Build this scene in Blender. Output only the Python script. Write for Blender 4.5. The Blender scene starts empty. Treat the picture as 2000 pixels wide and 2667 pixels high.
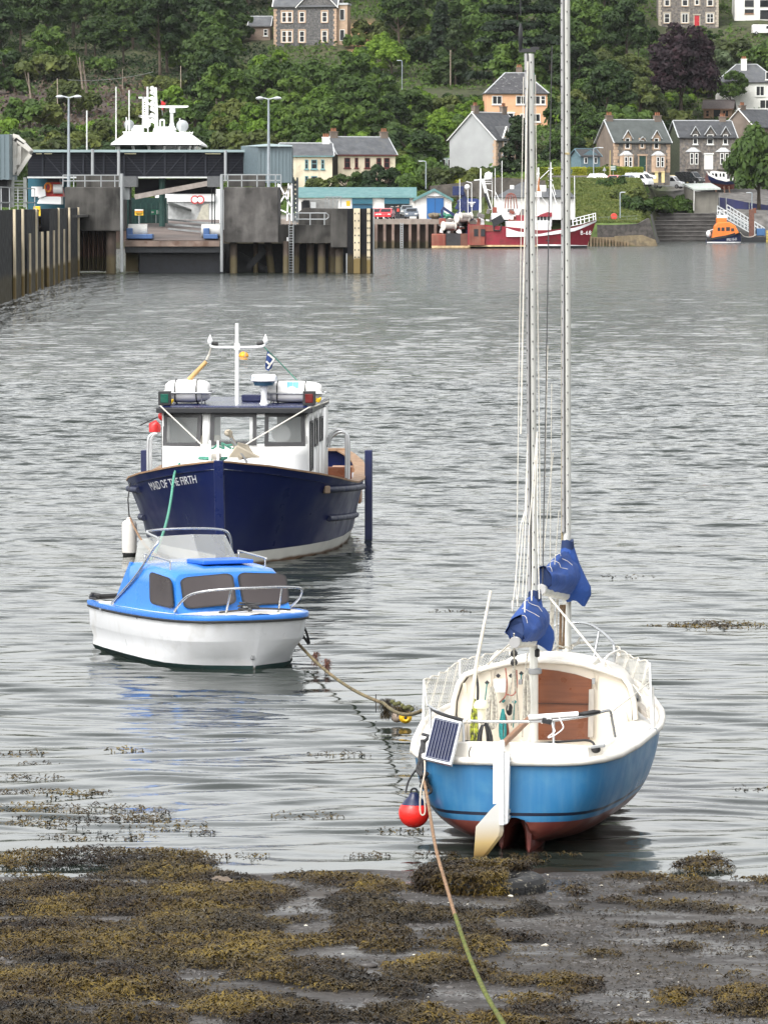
import bpy, bmesh, math, random
import numpy as np
from mathutils import Vector, Matrix, noise
R = math.radians
SC = bpy.context.scene
C = SC.collection
random.seed(7)
RNG = np.random.default_rng(11)
# ---------------------------------------------------------------- camera
FOC, EYE, HORIZ = 12500.0, 5.94, 526.0          # focal length in photo pixels, eye height (m), horizon row
PITCH = math.atan((1333.5 - HORIZ) / FOC)
cam_data = bpy.data.cameras.new('camera')
cam_data.sensor_fit = 'VERTICAL'; cam_data.sensor_height = 36.0; cam_data.sensor_width = 27.0
cam_data.lens = 36.0 * FOC / 2667.0
cam_data.clip_start = 0.5; cam_data.clip_end = 6000
cam = bpy.data.objects.new('camera', cam_data); C.objects.link(cam)
cam.location = (0, 0, EYE); cam.rotation_euler = (R(90) - PITCH, 0, 0)
SC.camera = cam
# ---------------------------------------------------------------- sky, sun, exposure (bright overcast)
SUN_EL, SUN_AZ = R(52), R(215)
world = bpy.data.worlds.new('World'); SC.world = world; world.use_nodes = True
wn, wl = world.node_tree.nodes, world.node_tree.links
wn.clear()
w_out = wn.new('ShaderNodeOutputWorld'); w_bg = wn.new('ShaderNodeBackground')
w_sky = wn.new('ShaderNodeTexSky'); w_sky.sky_type = 'NISHITA'; w_sky.sun_disc = False
w_sky.sun_elevation = SUN_EL; w_sky.sun_rotation = SUN_AZ
w_sky.air_density = 1.6; w_sky.dust_density = 6.0; w_sky.ozone_density = 1.0
w_hs = wn.new('ShaderNodeHueSaturation'); w_hs.inputs['Saturation'].default_value = 0.13
w_tc = wn.new('ShaderNodeTexCoord'); w_mp = wn.new('ShaderNodeMapping'); w_mp.inputs['Scale'].default_value = (1, 1, 3.2)
w_nz = wn.new('ShaderNodeTexNoise'); w_nz.inputs['Scale'].default_value = 2.2; w_nz.inputs['Detail'].default_value = 7
w_mr = wn.new('ShaderNodeMapRange'); w_mr.inputs['From Min'].default_value = .3; w_mr.inputs['From Max'].default_value = .7
w_mr.inputs['To Min'].default_value = .72; w_mr.inputs['To Max'].default_value = 1.2
w_mx = wn.new('ShaderNodeMix'); w_mx.data_type = 'RGBA'; w_mx.blend_type = 'MULTIPLY'; w_mx.inputs[0].default_value = 1
wl.new(w_sky.outputs[0], w_hs.inputs['Color']); wl.new(w_tc.outputs['Generated'], w_mp.inputs[0]); wl.new(w_mp.outputs[0], w_nz.inputs[0])
wl.new(w_nz.outputs[0], w_mr.inputs[0]); wl.new(w_hs.outputs[0], w_mx.inputs[6])
w_sx = wn.new('ShaderNodeSeparateXYZ'); w_hz = wn.new('ShaderNodeMapRange'); w_ml = wn.new('ShaderNodeMath'); w_ml.operation = 'MULTIPLY'   # bright band of thin cloud low in the sky
for i_, v_ in enumerate((.02, .65, 2.3, .93)): w_hz.inputs[i_ + 1].default_value = v_
wl.new(w_tc.outputs['Generated'], w_sx.inputs[0]); wl.new(w_sx.outputs[2], w_hz.inputs[0]); wl.new(w_hz.outputs[0], w_ml.inputs[0]); wl.new(w_mr.outputs[0], w_ml.inputs[1]); wl.new(w_ml.outputs[0], w_mx.inputs[7])
wl.new(w_mx.outputs[2], w_bg.inputs[0]); w_bg.inputs[1].default_value = 0.15
wl.new(w_bg.outputs[0], w_out.inputs[0])
sun_d = bpy.data.lights.new('sun', 'SUN'); sun_d.energy = 0.7; sun_d.angle = R(28); sun_d.color = (1, .965, .91)
sun = bpy.data.objects.new('sun', sun_d); C.objects.link(sun)
sun.rotation_euler = (R(90) - SUN_EL, 0, R(180) - SUN_AZ)
SC.view_settings.view_transform = 'Standard'; SC.view_settings.look = 'None'
SC.view_settings.exposure = 0.85; SC.view_settings.gamma = 1; SC.view_settings.use_curve_mapping = False
SC.render.engine = 'CYCLES'
SC.cycles.use_denoising = True; SC.cycles.max_bounces = 6; SC.cycles.diffuse_bounces = 3; SC.cycles.glossy_bounces = 3
SC.cycles.transparent_max_bounces = 12; SC.cycles.caustics_reflective = False; SC.cycles.caustics_refractive = False
# ---------------------------------------------------------------- photo pixel <-> world
_cp, _sp = math.cos(PITCH), math.sin(PITCH)
def ray(px, py):
 a, b = px - 1000.0, 1333.5 - py
 return Vector((a, FOC * _cp + b * _sp, -FOC * _sp + b * _cp))
def W(px, py, D):                               # the point seen at a photo pixel, D metres away
 d = ray(px, py); t = D / d.y
 return Vector((d.x * t, D, EYE + d.z * t))
def G(px, py, z=0.0):                           # ... on the level plane z
 d = ray(px, py); t = (z - EYE) / d.z
 return Vector((d.x * t, d.y * t, z))
def proj(p):
 x, y, z = p[0], p[1], p[2] - EYE
 f = y * _cp - z * _sp; u = y * _sp + z * _cp
 return (1000 + FOC * x / f, 1333.5 - FOC * u / f)
def frame(loc, rz): return Matrix.Translation(Vector(loc)) @ Matrix.Rotation(rz, 4, 'Z')
def at(M, px, py, axis, val):                   # the same ray, met with a plane of a thing's own frame
 Mi = M.inverted(); o = Mi @ Vector((0, 0, EYE)); d = Mi.to_3x3() @ ray(px, py)
 i = 'xyz'.index(axis); t = (val - o[i]) / d[i]
 return o + d * t
# ---------------------------------------------------------------- mesh builder
class MB:
 def __init__(s): s.v = []; s.f = []; s.mi = []; s.cur = 0
 def add(s, vs, fs):
  o = len(s.v); s.v += [tuple(v) for v in vs]; s.f += [tuple(i + o for i in f) for f in fs]; s.mi += [s.cur] * len(fs)
  return s
 def bx(s, x0, x1, y0, y1, z0, z1):
  return s.add([(x0,y0,z0),(x1,y0,z0),(x1,y1,z0),(x0,y1,z0),(x0,y0,z1),(x1,y0,z1),(x1,y1,z1),(x0,y1,z1)],
                     [(0,3,2,1),(4,5,6,7),(0,1,5,4),(1,2,6,5),(2,3,7,6),(3,0,4,7)])
 def obox(s, c, size, rot=(0,0,0)):
  from mathutils import Euler
  m = Euler(rot).to_matrix(); c = Vector(c); h = [a / 2 for a in size]
  vs = [c + m @ Vector((sx*h[0], sy*h[1], sz*h[2])) for sz in (-1,1) for sx, sy in ((-1,-1),(1,-1),(1,1),(-1,1))]
  return s.add(vs, [(0,3,2,1),(4,5,6,7),(0,1,5,4),(1,2,6,5),(2,3,7,6),(3,0,4,7)])
 def bar(s, a, b, w, h=None, up=(0,0,1)):
  a, b = Vector(a), Vector(b); d = (b - a).normalized(); up = Vector(up)
  if abs(d.dot(up)) > .99: up = Vector((0,1,0))
  x = d.cross(up).normalized() * w / 2; z = x.cross(d).normalized() * (h or w) / 2
  vs = [p + sx*x + sz*z for p in (a, b) for sx, sz in ((-1,-1),(1,-1),(1,1),(-1,1))]
  return s.add(vs, [(0,1,2,3),(7,6,5,4),(0,4,5,1),(1,5,6,2),(2,6,7,3),(3,7,4,0)])
 def tube(s, pts, r, n=6, closed=False, cap=True):
  pts = [Vector(p) for p in pts]; k = len(pts); rs = list(r) if hasattr(r, '__len__') else [r] * k
  vs = []; prev = None
  for i, p in enumerate(pts):
   if closed: t = pts[(i+1) % k] - pts[i-1]
   else: t = pts[min(i+1, k-1)] - pts[max(i-1, 0)]
   if t.length < 1e-9: t = Vector((0,0,1))
   t.normalize()
   if prev is None:
    u = Vector((0,0,1)) if abs(t.z) < .9 else Vector((1,0,0))
    x = t.cross(u).normalized()
   else:
    x = prev - t * prev.dot(t); x = x.normalized() if x.length > 1e-6 else t.orthogonal().normalized()
   prev = x; y = t.cross(x)
   vs += [p + (x * math.cos(a) + y * math.sin(a)) * rs[i] for a in (2*math.pi*j/n for j in range(n))]
  fs = []
  for i in range(k if closed else k - 1):
   a, b = i * n, ((i + 1) % k) * n
   fs += [(a + j, a + (j+1) % n, b + (j+1) % n, b + j) for j in range(n)]
  if cap and not closed: fs += [tuple(range(n))[::-1], tuple(range((k-1)*n, k*n))]
  return s.add(vs, fs)
 def loft(s, rings, closed=True, cap0=True, cap1=True):
  n = len(rings[0]); vs = [p for r in rings for p in r]; fs = []
  for i in range(len(rings) - 1):
   a, b = i*n, (i+1)*n
   for j in range(n if closed else n - 1): fs.append((a+j, a+(j+1) % n, b+(j+1) % n, b+j))
  if closed and cap0: fs.append(tuple(range(n))[::-1])
  if closed and cap1: fs.append(tuple(range((len(rings)-1)*n, len(rings)*n)))
  return s.add(vs, fs)
 def lathe(s, prof, c=(0,0,0), n=16, axis='z', rot=None):
  c = Vector(c); rings = []
  for r, z in prof:
   ring = []
   for j in range(n):
    a = 2*math.pi*j/n; p = Vector((r*math.cos(a), r*math.sin(a), z))
    if axis == 'x': p = Vector((p.z, p.x, p.y))
    elif axis == 'y': p = Vector((p.y, p.z, p.x))
    if rot is not None: p = rot @ p
    ring.append(c + p)
   rings.append(ring)
  return s.loft(rings)
 def ball(s, c, r, n=14, m=9):
  r = r if hasattr(r, '__len__') else (r, r, r)
  prof = [(math.sin(math.pi*i/m), -math.cos(math.pi*i/m)) for i in range(m+1)]
  prof[0] = (1e-3, -1); prof[-1] = (1e-3, 1)
  return s.loft([[Vector(c) + Vector((a*math.cos(2*math.pi*j/n)*r[0], a*math.sin(2*math.pi*j/n)*r[1], z*r[2])) for j in range(n)] for a, z in prof])
 def ext(s, poly, vec):                       # a polygon pushed along a vector
  vec = Vector(vec); poly = [Vector(p) for p in poly]; n = len(poly)
  return s.add(poly + [p + vec for p in poly], [tuple(range(n))[::-1], tuple(range(n, 2*n))] + [(j, (j+1) % n, n+(j+1) % n, n+j) for j in range(n)])
 def poly(s, pts): return s.add(pts, [tuple(range(len(pts)))])
 def build(s, name, m, parent=None, smooth=None, bevel=0, loc=None, fix=True, weld=False):
  me = bpy.data.meshes.new(name); me.from_pydata([tuple(v) for v in s.v], [], s.f)
  ms = m if isinstance(m, (list, tuple)) else [m]
  for q in ms: me.materials.append(q)
  if len(ms) > 1: me.polygons.foreach_set('material_index', s.mi)
  if fix:
   b = bmesh.new(); b.from_mesh(me)
   if weld: bmesh.ops.remove_doubles(b, verts=b.verts, dist=1e-4)
   bmesh.ops.recalc_face_normals(b, faces=b.faces); b.to_mesh(me); b.free()
  if smooth is not None:
   me.polygons.foreach_set('use_smooth', [True] * len(me.polygons)); me.set_sharp_from_angle(angle=R(smooth))
  o = bpy.data.objects.new(name, me); C.objects.link(o)
  if loc is not None: o.location = loc
  if parent is not None: o.parent = parent
  if bevel:
   bv = o.modifiers.new('bevel', 'BEVEL'); bv.width = bevel; bv.segments = 2; bv.limit_method = 'ANGLE'; bv.angle_limit = R(40)
  return o
def tag(o, label=None, cat=None, group=None, kind=None):
 if label: o['label'] = label
 if cat: o['category'] = cat
 if group: o['group'] = group
 if kind: o['kind'] = kind
 return o
def thing(name, label, cat, loc=(0,0,0), rz=0.0, group=None):
 o = bpy.data.objects.new(name, None); C.objects.link(o); o.empty_display_size = .2
 o.location = loc; o.rotation_euler = (0, 0, rz)
 return tag(o, label, cat, group)
def dup(root, loc=None, rz=None, label=None, scale=None):
 def cp(o, par):
  c = o.copy(); C.objects.link(c); c.parent = par
  for ch in list(kids.get(o, ())): cp(ch, c)
  return c
 kids = {}
 for o in [root] + list(root.children_recursive):
  for ch in o.children: kids.setdefault(o, []).append(ch)
 c = cp(root, root.parent)
 if loc is not None: c.location = loc
 if rz is not None: c.rotation_euler = (0, 0, rz)
 if scale is not None: c.scale = scale if hasattr(scale, '__len__') else (scale,) * 3
 if label: c['label'] = label
 return c
def smoothpath(pts, k=6):                        # Catmull-Rom
 P = [Vector(p) for p in pts]; P = [P[0]*2 - P[1]] + P + [P[-1]*2 - P[-2]]; out = []
 for i in range(1, len(P) - 2):
  a, b, c, d = P[i-1:i+3]
  for j in range(k):
   t = j / k
   out.append(.5 * ((2*b) + (c - a)*t + (2*a - 5*b + 4*c - d)*t*t + (3*b - a - 3*c + d)*t**3))
 return out + [P[-2]]
def sag(a, b, s, k=10):
 a, b = Vector(a), Vector(b)
 return [a.lerp(b, i/k) - Vector((0, 0, s * 4 * (i/k) * (1 - i/k))) for i in range(k + 1)]
def lettering(text, size=1.0, space=1.0):        # flat letter faces: 2-D points and faces
 cu = bpy.data.curves.new('lettering', 'FONT'); cu.body = text; cu.size = size; cu.space_character = space; cu.resolution_u = 3
 ob = bpy.data.objects.new('lettering', cu); C.objects.link(ob)
 dg = bpy.context.evaluated_depsgraph_get(); me = bpy.data.meshes.new_from_object(ob.evaluated_get(dg))
 vs = [(v.co.x, v.co.y) for v in me.vertices]; fs = [tuple(p.vertices) for p in me.polygons]
 bpy.data.objects.remove(ob); bpy.data.meshes.remove(me); bpy.data.curves.remove(cu)
 return vs, fs
# ---------------------------------------------------------------- materials
MATS = {}
def mat(name, col, rough=.6, metal=0.0, var=.12, scale=3.0, bump=0.0, bscale=25.0, dirt=None, streak=None, tide=None, spec=.5, coat=0.0, alpha=1.0, hue=None, trans=0.0):
 """paint, stone, metal ...: base colour with noise variation, optional blotches (dirt = colour, amount, scale), vertical run marks
 (streak = colour, amount) and a tide mark (tide = colour, height, softness, in object space)."""
 if name in MATS: return MATS[name]
 m = bpy.data.materials.new(name); m.use_nodes = True; N, Lk = m.node_tree.nodes, m.node_tree.links
 bs = N['Principled BSDF']; tc = N.new('ShaderNodeTexCoord')
 def noisef(sc, det=6, mapscale=None, dist=0.0):
  nz = N.new('ShaderNodeTexNoise'); nz.inputs['Scale'].default_value = sc; nz.inputs['Detail'].default_value = det; nz.inputs['Distortion'].default_value = dist
  if mapscale:
   mp = N.new('ShaderNodeMapping'); mp.inputs['Scale'].default_value = mapscale
   Lk.new(tc.outputs['Object'], mp.inputs[0]); Lk.new(mp.outputs[0], nz.inputs[0])
  else: Lk.new(tc.outputs['Object'], nz.inputs[0])
  return nz.outputs[0]
 def rng(x, a, b, c, d):
  q = N.new('ShaderNodeMapRange'); q.inputs[1].default_value = a; q.inputs[2].default_value = b; q.inputs[3].default_value = c; q.inputs[4].default_value = d
  Lk.new(x, q.inputs[0]); return q.outputs[0]
 def mixc(fac, a, b, mode='MIX'):
  q = N.new('ShaderNodeMix'); q.data_type = 'RGBA'; q.blend_type = mode
  for i, x in ((0, fac), (6, a), (7, b)):
   if hasattr(x, 'is_linked'): Lk.new(x, q.inputs[i])
   elif i == 0: q.inputs[0].default_value = x
   else: q.inputs[i].default_value = (*x, 1) if len(x) == 3 else x
  return q.outputs[2]
 cur = tuple(col)
 if hue:
  cur = mixc(rng(noisef(scale * .7, 4), .35, .65, 0, 1), col, hue)
 if var:
  f = rng(noisef(scale), .3, .7, 1 - var, 1 + var)
  cur = mixc(1.0, cur, f, 'MULTIPLY')
 if dirt: cur = mixc(rng(noisef(dirt[2], 8, dist=.4), .62 - .25*dirt[1], .72 - .12*dirt[1], 0, min(1, .4 + .6*dirt[1])), cur, dirt[0])
 if streak:
  mp = streak[2] if len(streak) > 2 else (3, 3, .25)
  cur = mixc(rng(noisef(2.0, 6, mp), .45, .75, 0, streak[1]), cur, streak[0])
 if tide:
  sx = N.new('ShaderNodeSeparateXYZ'); Lk.new(tc.outputs['Object'], sx.inputs[0])
  wob = N.new('ShaderNodeMath'); wob.operation = 'MULTIPLY_ADD'; wob.inputs[1].default_value = -tide[2] * 2; Lk.new(noisef(1.5, 6), wob.inputs[0]); Lk.new(sx.outputs[2], wob.inputs[2])
  cur = mixc(rng(wob.outputs[0], tide[1] - tide[2]*2, tide[1] - tide[2], 1, 0), cur, tide[0])
 if hasattr(cur, 'is_linked'): Lk.new(cur, bs.inputs['Base Color'])
 else: bs.inputs['Base Color'].default_value = (*cur, 1)
 bs.inputs['Metallic'].default_value = metal; bs.inputs['Specular IOR Level'].default_value = spec
 if rough > .12 and var:
  Lk.new(rng(noisef(scale * 2.3), .3, .7, max(.04, rough - .12), min(1, rough + .12)), bs.inputs['Roughness'])
 else: bs.inputs['Roughness'].default_value = rough
 if coat: bs.inputs['Coat Weight'].default_value = coat; bs.inputs['Coat Roughness'].default_value = .12
 if alpha < 1: bs.inputs['Alpha'].default_value = alpha
 if trans: bs.inputs['Transmission Weight'].default_value = trans
 if bump:
  bp = N.new('ShaderNodeBump'); bp.inputs['Strength'].default_value = min(1, bump); bp.inputs['Distance'].default_value = .02 if bscale > 8 else .12
  Lk.new(noisef(bscale, 5), bp.inputs['Height']); Lk.new(bp.outputs[0], bs.inputs['Normal'])
 MATS[name] = m
 return m
# ================================================================ the setting: sea, foreshore, hillside
def grid_mesh(name, X, Y, Z, m, smooth=True, attr=None):
 r, c = X.shape; n = r * c
 co = np.empty((n, 3), np.float32); co[:, 0] = X.ravel(); co[:, 1] = Y.ravel(); co[:, 2] = Z.ravel()
 i = np.arange(n).reshape(r, c)
 q = np.stack([i[:-1, :-1], i[:-1, 1:], i[1:, 1:], i[1:, :-1]], -1).reshape(-1, 4).astype(np.int32)
 me = bpy.data.meshes.new(name); me.vertices.add(n); me.vertices.foreach_set('co', co.ravel())
 me.loops.add(q.size); me.loops.foreach_set('vertex_index', q.ravel())
 me.polygons.add(len(q)); me.polygons.foreach_set('loop_start', np.arange(0, q.size, 4, dtype=np.int32))
 me.polygons.foreach_set('loop_total', np.full(len(q), 4, np.int32))
 if smooth: me.polygons.foreach_set('use_smooth', np.ones(len(q), bool))
 if attr is not None:
  at_ = me.color_attributes.new('ground', 'FLOAT_COLOR', 'POINT'); at_.data.foreach_set('color', attr.astype(np.float32).ravel())
 me.update(); me.validate(); me.materials.append(m)
 o = bpy.data.objects.new(name, me); C.objects.link(o)
 return o
def vnoise(x, y, seed=0, oct=5):                 # value noise on arrays
 out = np.zeros_like(x, dtype=float); amp = 1.0; tot = 0
 rg = np.random.default_rng(seed); tab = rg.random((256, 256))
 for o in range(oct):
  f = 2.0 ** o; xs, ys = x*f + 37.3*o, y*f + 11.9*o
  xi, yi = np.floor(xs).astype(int), np.floor(ys).astype(int); fx, fy = xs - xi, ys - yi
  fx = fx*fx*(3 - 2*fx); fy = fy*fy*(3 - 2*fy)
  a, b = tab[xi & 255, yi & 255], tab[(xi+1) & 255, yi & 255]; c, d = tab[xi & 255, (yi+1) & 255], tab[(xi+1) & 255, (yi+1) & 255]
  out += amp * ((a*(1-fx) + b*fx)*(1-fy) + (c*(1-fx) + d*fx)*fy); tot += amp; amp *= .5
 return out / tot
def sstep(a, b, x): t = np.clip((x - a) / (b - a), 0, 1); return t*t*(3 - 2*t)
# ---- sea
def sea_material():
 m = bpy.data.materials.new('sea water'); m.use_nodes = True; N, Lk = m.node_tree.nodes, m.node_tree.links
 b = N['Principled BSDF']; b.inputs['Base Color'].default_value = (.020, .026, .022, 1); b.inputs['IOR'].default_value = 1.333
 tc = N.new('ShaderNodeTexCoord'); sp = N.new('ShaderNodeSeparateXYZ'); Lk.new(tc.outputs['Object'], sp.inputs[0])
 def mr(x, a, bb, c, d):
  q = N.new('ShaderNodeMapRange'); Lk.new(x, q.inputs[0])
  for i, v in enumerate((a, bb, c, d)): q.inputs[i+1].default_value = v
  return q.outputs[0]
 def nz(sc, det, msc):
  mp = N.new('ShaderNodeMapping'); mp.inputs['Scale'].default_value = msc; Lk.new(tc.outputs['Object'], mp.inputs[0])
  q = N.new('ShaderNodeTexNoise'); q.inputs['Scale'].default_value = sc; q.inputs['Detail'].default_value = det; Lk.new(mp.outputs[0], q.inputs[0]); return q.outputs[0]
 rough = mr(sp.outputs[1], 60, 330, .02, .11); Lk.new(rough, b.inputs['Roughness'])
 h1 = nz(1.0, 7, (1.3, 1.5, 1)); h2 = nz(.16, 5, (.8, 1.1, 1))
 add = N.new('ShaderNodeMath'); add.operation = 'MULTIPLY_ADD'; add.inputs[1].default_value = 1.6; Lk.new(h2, add.inputs[0]); Lk.new(h1, add.inputs[2])
 h3 = nz(1.0, 4, (.75, .10, 1)); far = N.new('ShaderNodeMath'); far.operation = 'MULTIPLY'; Lk.new(h3, far.inputs[0]); Lk.new(mr(sp.outputs[1], 130, 330, 0, 6.5), far.inputs[1]); ad2 = N.new('ShaderNodeMath'); ad2.operation = 'ADD'; Lk.new(add.outputs[0], ad2.inputs[0]); Lk.new(far.outputs[0], ad2.inputs[1])
 bp = N.new('ShaderNodeBump'); bp.inputs['Distance'].default_value = .55; Lk.new(ad2.outputs[0], bp.inputs['Height'])
 Lk.new(mr(sp.outputs[1], 60, 240, .04, .75), bp.inputs['Strength']); Lk.new(bp.outputs[0], b.inputs['Normal'])
 return m
def build_sea():
 rows = [33.0]
 while rows[-1] < 760: rows.append(rows[-1] * (1.0008 if rows[-1] < 160 else 1.0014 if rows[-1] < 320 else 1.004))
 D = np.array(rows)
 ang = np.concatenate([np.linspace(-.75, -.1, 26)[:-1], np.linspace(-.1, .1, 430), np.linspace(.1, .75, 26)[1:]])
 Y, A = np.meshgrid(D, ang, indexing='ij'); X = Y * np.tan(A)
 Z = np.zeros_like(X); rg = np.random.default_rng(5)
 dy = np.gradient(D)[:, None]
 calm = sstep(68, 135, Y); gust = .65 + .7 * vnoise(X/14 + 50, Y/26, 3, 3)
 edge = sstep(.25, .12, np.abs(A))
 wx = X + .5*vnoise(X/3 + 9, Y/3, 21, 2); wy = Y + .9*vnoise(X/2.2, Y/2.2 + 40, 22, 3)
 n = 84
 for k in range(n):
  lam = .17 * (24.0 ** (k / (n - 1)))
  th = rg.normal(0, .36) + .12 if k % 2 else rg.normal(-.08, .20)
  kx, ky = math.sin(th) * 2*math.pi/lam, math.cos(th) * 2*math.pi/lam
  slope = .048 if lam < .9 else (.018 if lam < 1.6 else .008)
  a_open = slope * lam / (2*math.pi) * 1.0
  a_calm = slope * lam / (2*math.pi) * 1.0; calm_k = k % 2 == 0 and .42 < lam < 1.5; a_calm *= (.75 if lam < .9 else .7) if calm_k else .10
  vis = np.clip(lam / (3.2 * dy) - .55, 0, 1)
  if vis.max() <= 0: continue
  amp = (a_calm * (1 - calm) + a_open * calm * gust) * vis * edge
  Z += amp * np.sin(kx * (wx if lam < 1.5 else X) + ky * (1.0 + .0 * k) * (wy if lam < 1.5 else Y) + rg.random() * 6.28)
 Z *= sstep(41.5, 46, Y) * .75 + .25
 o = grid_mesh('sea', X, Y, Z, sea_material()); return tag(o, kind='structure')
sea = build_sea()
# ---- foreshore: wet mud sloping up towards the camera
def shore_h(x, y):
 return (42.4 - y) * .0560 + (vnoise(x/2.3 + 20, y/2.3, 1, 4) - .5) * .10 + (vnoise(x/.35 + 5, y/.35, 2, 3) - .5) * .022 + .012*np.sin(x*.9 + 1)
def mud_material():
 m = bpy.data.materials.new('wet mud'); m.use_nodes = True; N, Lk = m.node_tree.nodes, m.node_tree.links
 b = N['Principled BSDF']; b.inputs['Specular IOR Level'].default_value = .35; tc = N.new('ShaderNodeTexCoord')
 def nz(sc, det, msc=(1,1,1)):
  mp = N.new('ShaderNodeMapping'); mp.inputs['Scale'].default_value = msc; Lk.new(tc.outputs['Object'], mp.inputs[0])
  q = N.new('ShaderNodeTexNoise'); q.inputs['Scale'].default_value = sc; q.inputs['Detail'].default_value = det; Lk.new(mp.outputs[0], q.inputs[0]); return q.outputs[0]
 def ramp(x, stops):
  q = N.new('ShaderNodeValToRGB'); Lk.new(x, q.inputs[0]); e = q.color_ramp.elements
  while len(e) < len(stops): e.new(.5)
  for k, (p, c) in zip(e, stops): k.position = p; k.color = (*c, 1)
  return q.outputs[0]
 c1 = ramp(nz(.8, 6), [(.32, (.022, .018, .016)), (.5, (.042, .036, .032)), (.68, (.070, .061, .053))])
 c2 = ramp(nz(22, 4), [(.35, (.6, .6, .6)), (.62, (1.1, 1.1, 1.1))])
 mx = N.new('ShaderNodeMix'); mx.data_type = 'RGBA'; mx.blend_type = 'MULTIPLY'; mx.inputs[0].default_value = 1
 Lk.new(c1, mx.inputs[6]); Lk.new(c2, mx.inputs[7]); Lk.new(mx.outputs[2], b.inputs['Base Color'])
 r = ramp(nz(1.1, 5, (1, 1.6, 1)), [(.36, (.24,)*3), (.6, (.78,)*3)]); Lk.new(r, b.inputs['Roughness'])
 bp = N.new('ShaderNodeBump'); bp.inputs['Strength'].default_value = .5; bp.inputs['Distance'].default_value = .03
 Lk.new(nz(14, 6), bp.inputs['Height']); Lk.new(bp.outputs[0], b.inputs['Normal'])
 return m
def build_shore():
 D = np.concatenate([np.linspace(14, 28, 30)[:-1], np.linspace(28, 48, 330), np.linspace(48, 90, 30)[1:]])
 px = np.concatenate([np.linspace(-.6, -.11, 20)[:-1], np.linspace(-.11, .11, 240), np.linspace(.11, .6, 20)[1:]])
 Y, A = np.meshgrid(D, px, indexing='ij'); X = Y * A
 return tag(grid_mesh('foreshore', X, Y, shore_h(X, Y), mud_material()), kind='structure')
shore = build_shore()
# ---- hillside
_pa = np.array([(600,3.6),(626,3.6),(660,3.8),(690,5.5),(720,8.0),(750,10.4),(780,13.4),(815,17),(850,21),(900,28),(950,37),(1000,46.5),(1060,58),(1150,72),(1320,92),(1700,110)])
_pb = np.array([(600,-2),(648,-1),(652,3.1),(662,3.4),(690,8.8),(740,10.4),(780,13.2),(815,17),(850,21),(900,28),(950,37),(1000,46.5),(1060,58),(1150,72),(1320,92),(1700,110)])
_pc = np.array([(600,-3),(700,-2.5),(738,-1),(742,4.1),(770,5.4),(800,7.4),(850,11.0),(880,14.5),(915,23),(950,33),(1000,45.5),(1060,58),(1150,72),(1320,92),(1700,110)])
def land(px, D):
 a, b, c = (np.interp(D, q[:, 0], q[:, 1]) for q in (_pa, _pb, _pc))
 u = sstep(1225, 1300, px); v = sstep(1660, 1730, px)
 z = (a*(1-u) + b*u)*(1-v) + c*v
 k = sstep(1655, 1690, px)*sstep(1822, 1800, px); return np.where(D > 742.5, np.maximum(z, z*(1-k) + k*np.interp(D, (742, 752, 800, 850), (4.2, 8.0, 9.0, 11.0))), z)
def hill(px, py, lo=640.0, hi=1500.0):           # where a photo pixel's ray meets the hillside
 for D in np.arange(lo, hi, 1.0):
  p = W(px, py, D)
  if p.z <= float(land(np.array(px), np.array(D))): return p
 return W(px, py, hi)
def land_xy(x, y): return float(land(np.array(1000 + FOC * x / y), np.array(y)))
def ground_material():
 m = bpy.data.materials.new('hillside ground'); m.use_nodes = True; N, Lk = m.node_tree.nodes, m.node_tree.links
 b = N['Principled BSDF']; b.inputs['Roughness'].default_value = .95
 at_ = N.new('ShaderNodeAttribute'); at_.attribute_name = 'ground'
 tc = N.new('ShaderNodeTexCoord'); q = N.new('ShaderNodeTexNoise'); q.inputs['Scale'].default_value = .9; q.inputs['Detail'].default_value = 8; Lk.new(tc.outputs['Object'], q.inputs[0])
 mr = N.new('ShaderNodeMapRange'); Lk.new(q.outputs[0], mr.inputs[0])
 for i, v in enumerate((.3, .7, .45, 1.5)): mr.inputs[i+1].default_value = v
 mx = N.new('ShaderNodeMix'); mx.data_type = 'RGBA'; mx.blend_type = 'MULTIPLY'; mx.inputs[0].default_value = 1
 Lk.new(at_.outputs['Color'], mx.inputs[6]); Lk.new(mr.outputs[0], mx.inputs[7]); Lk.new(mx.outputs[2], b.inputs['Base Color'])
 return m
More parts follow.
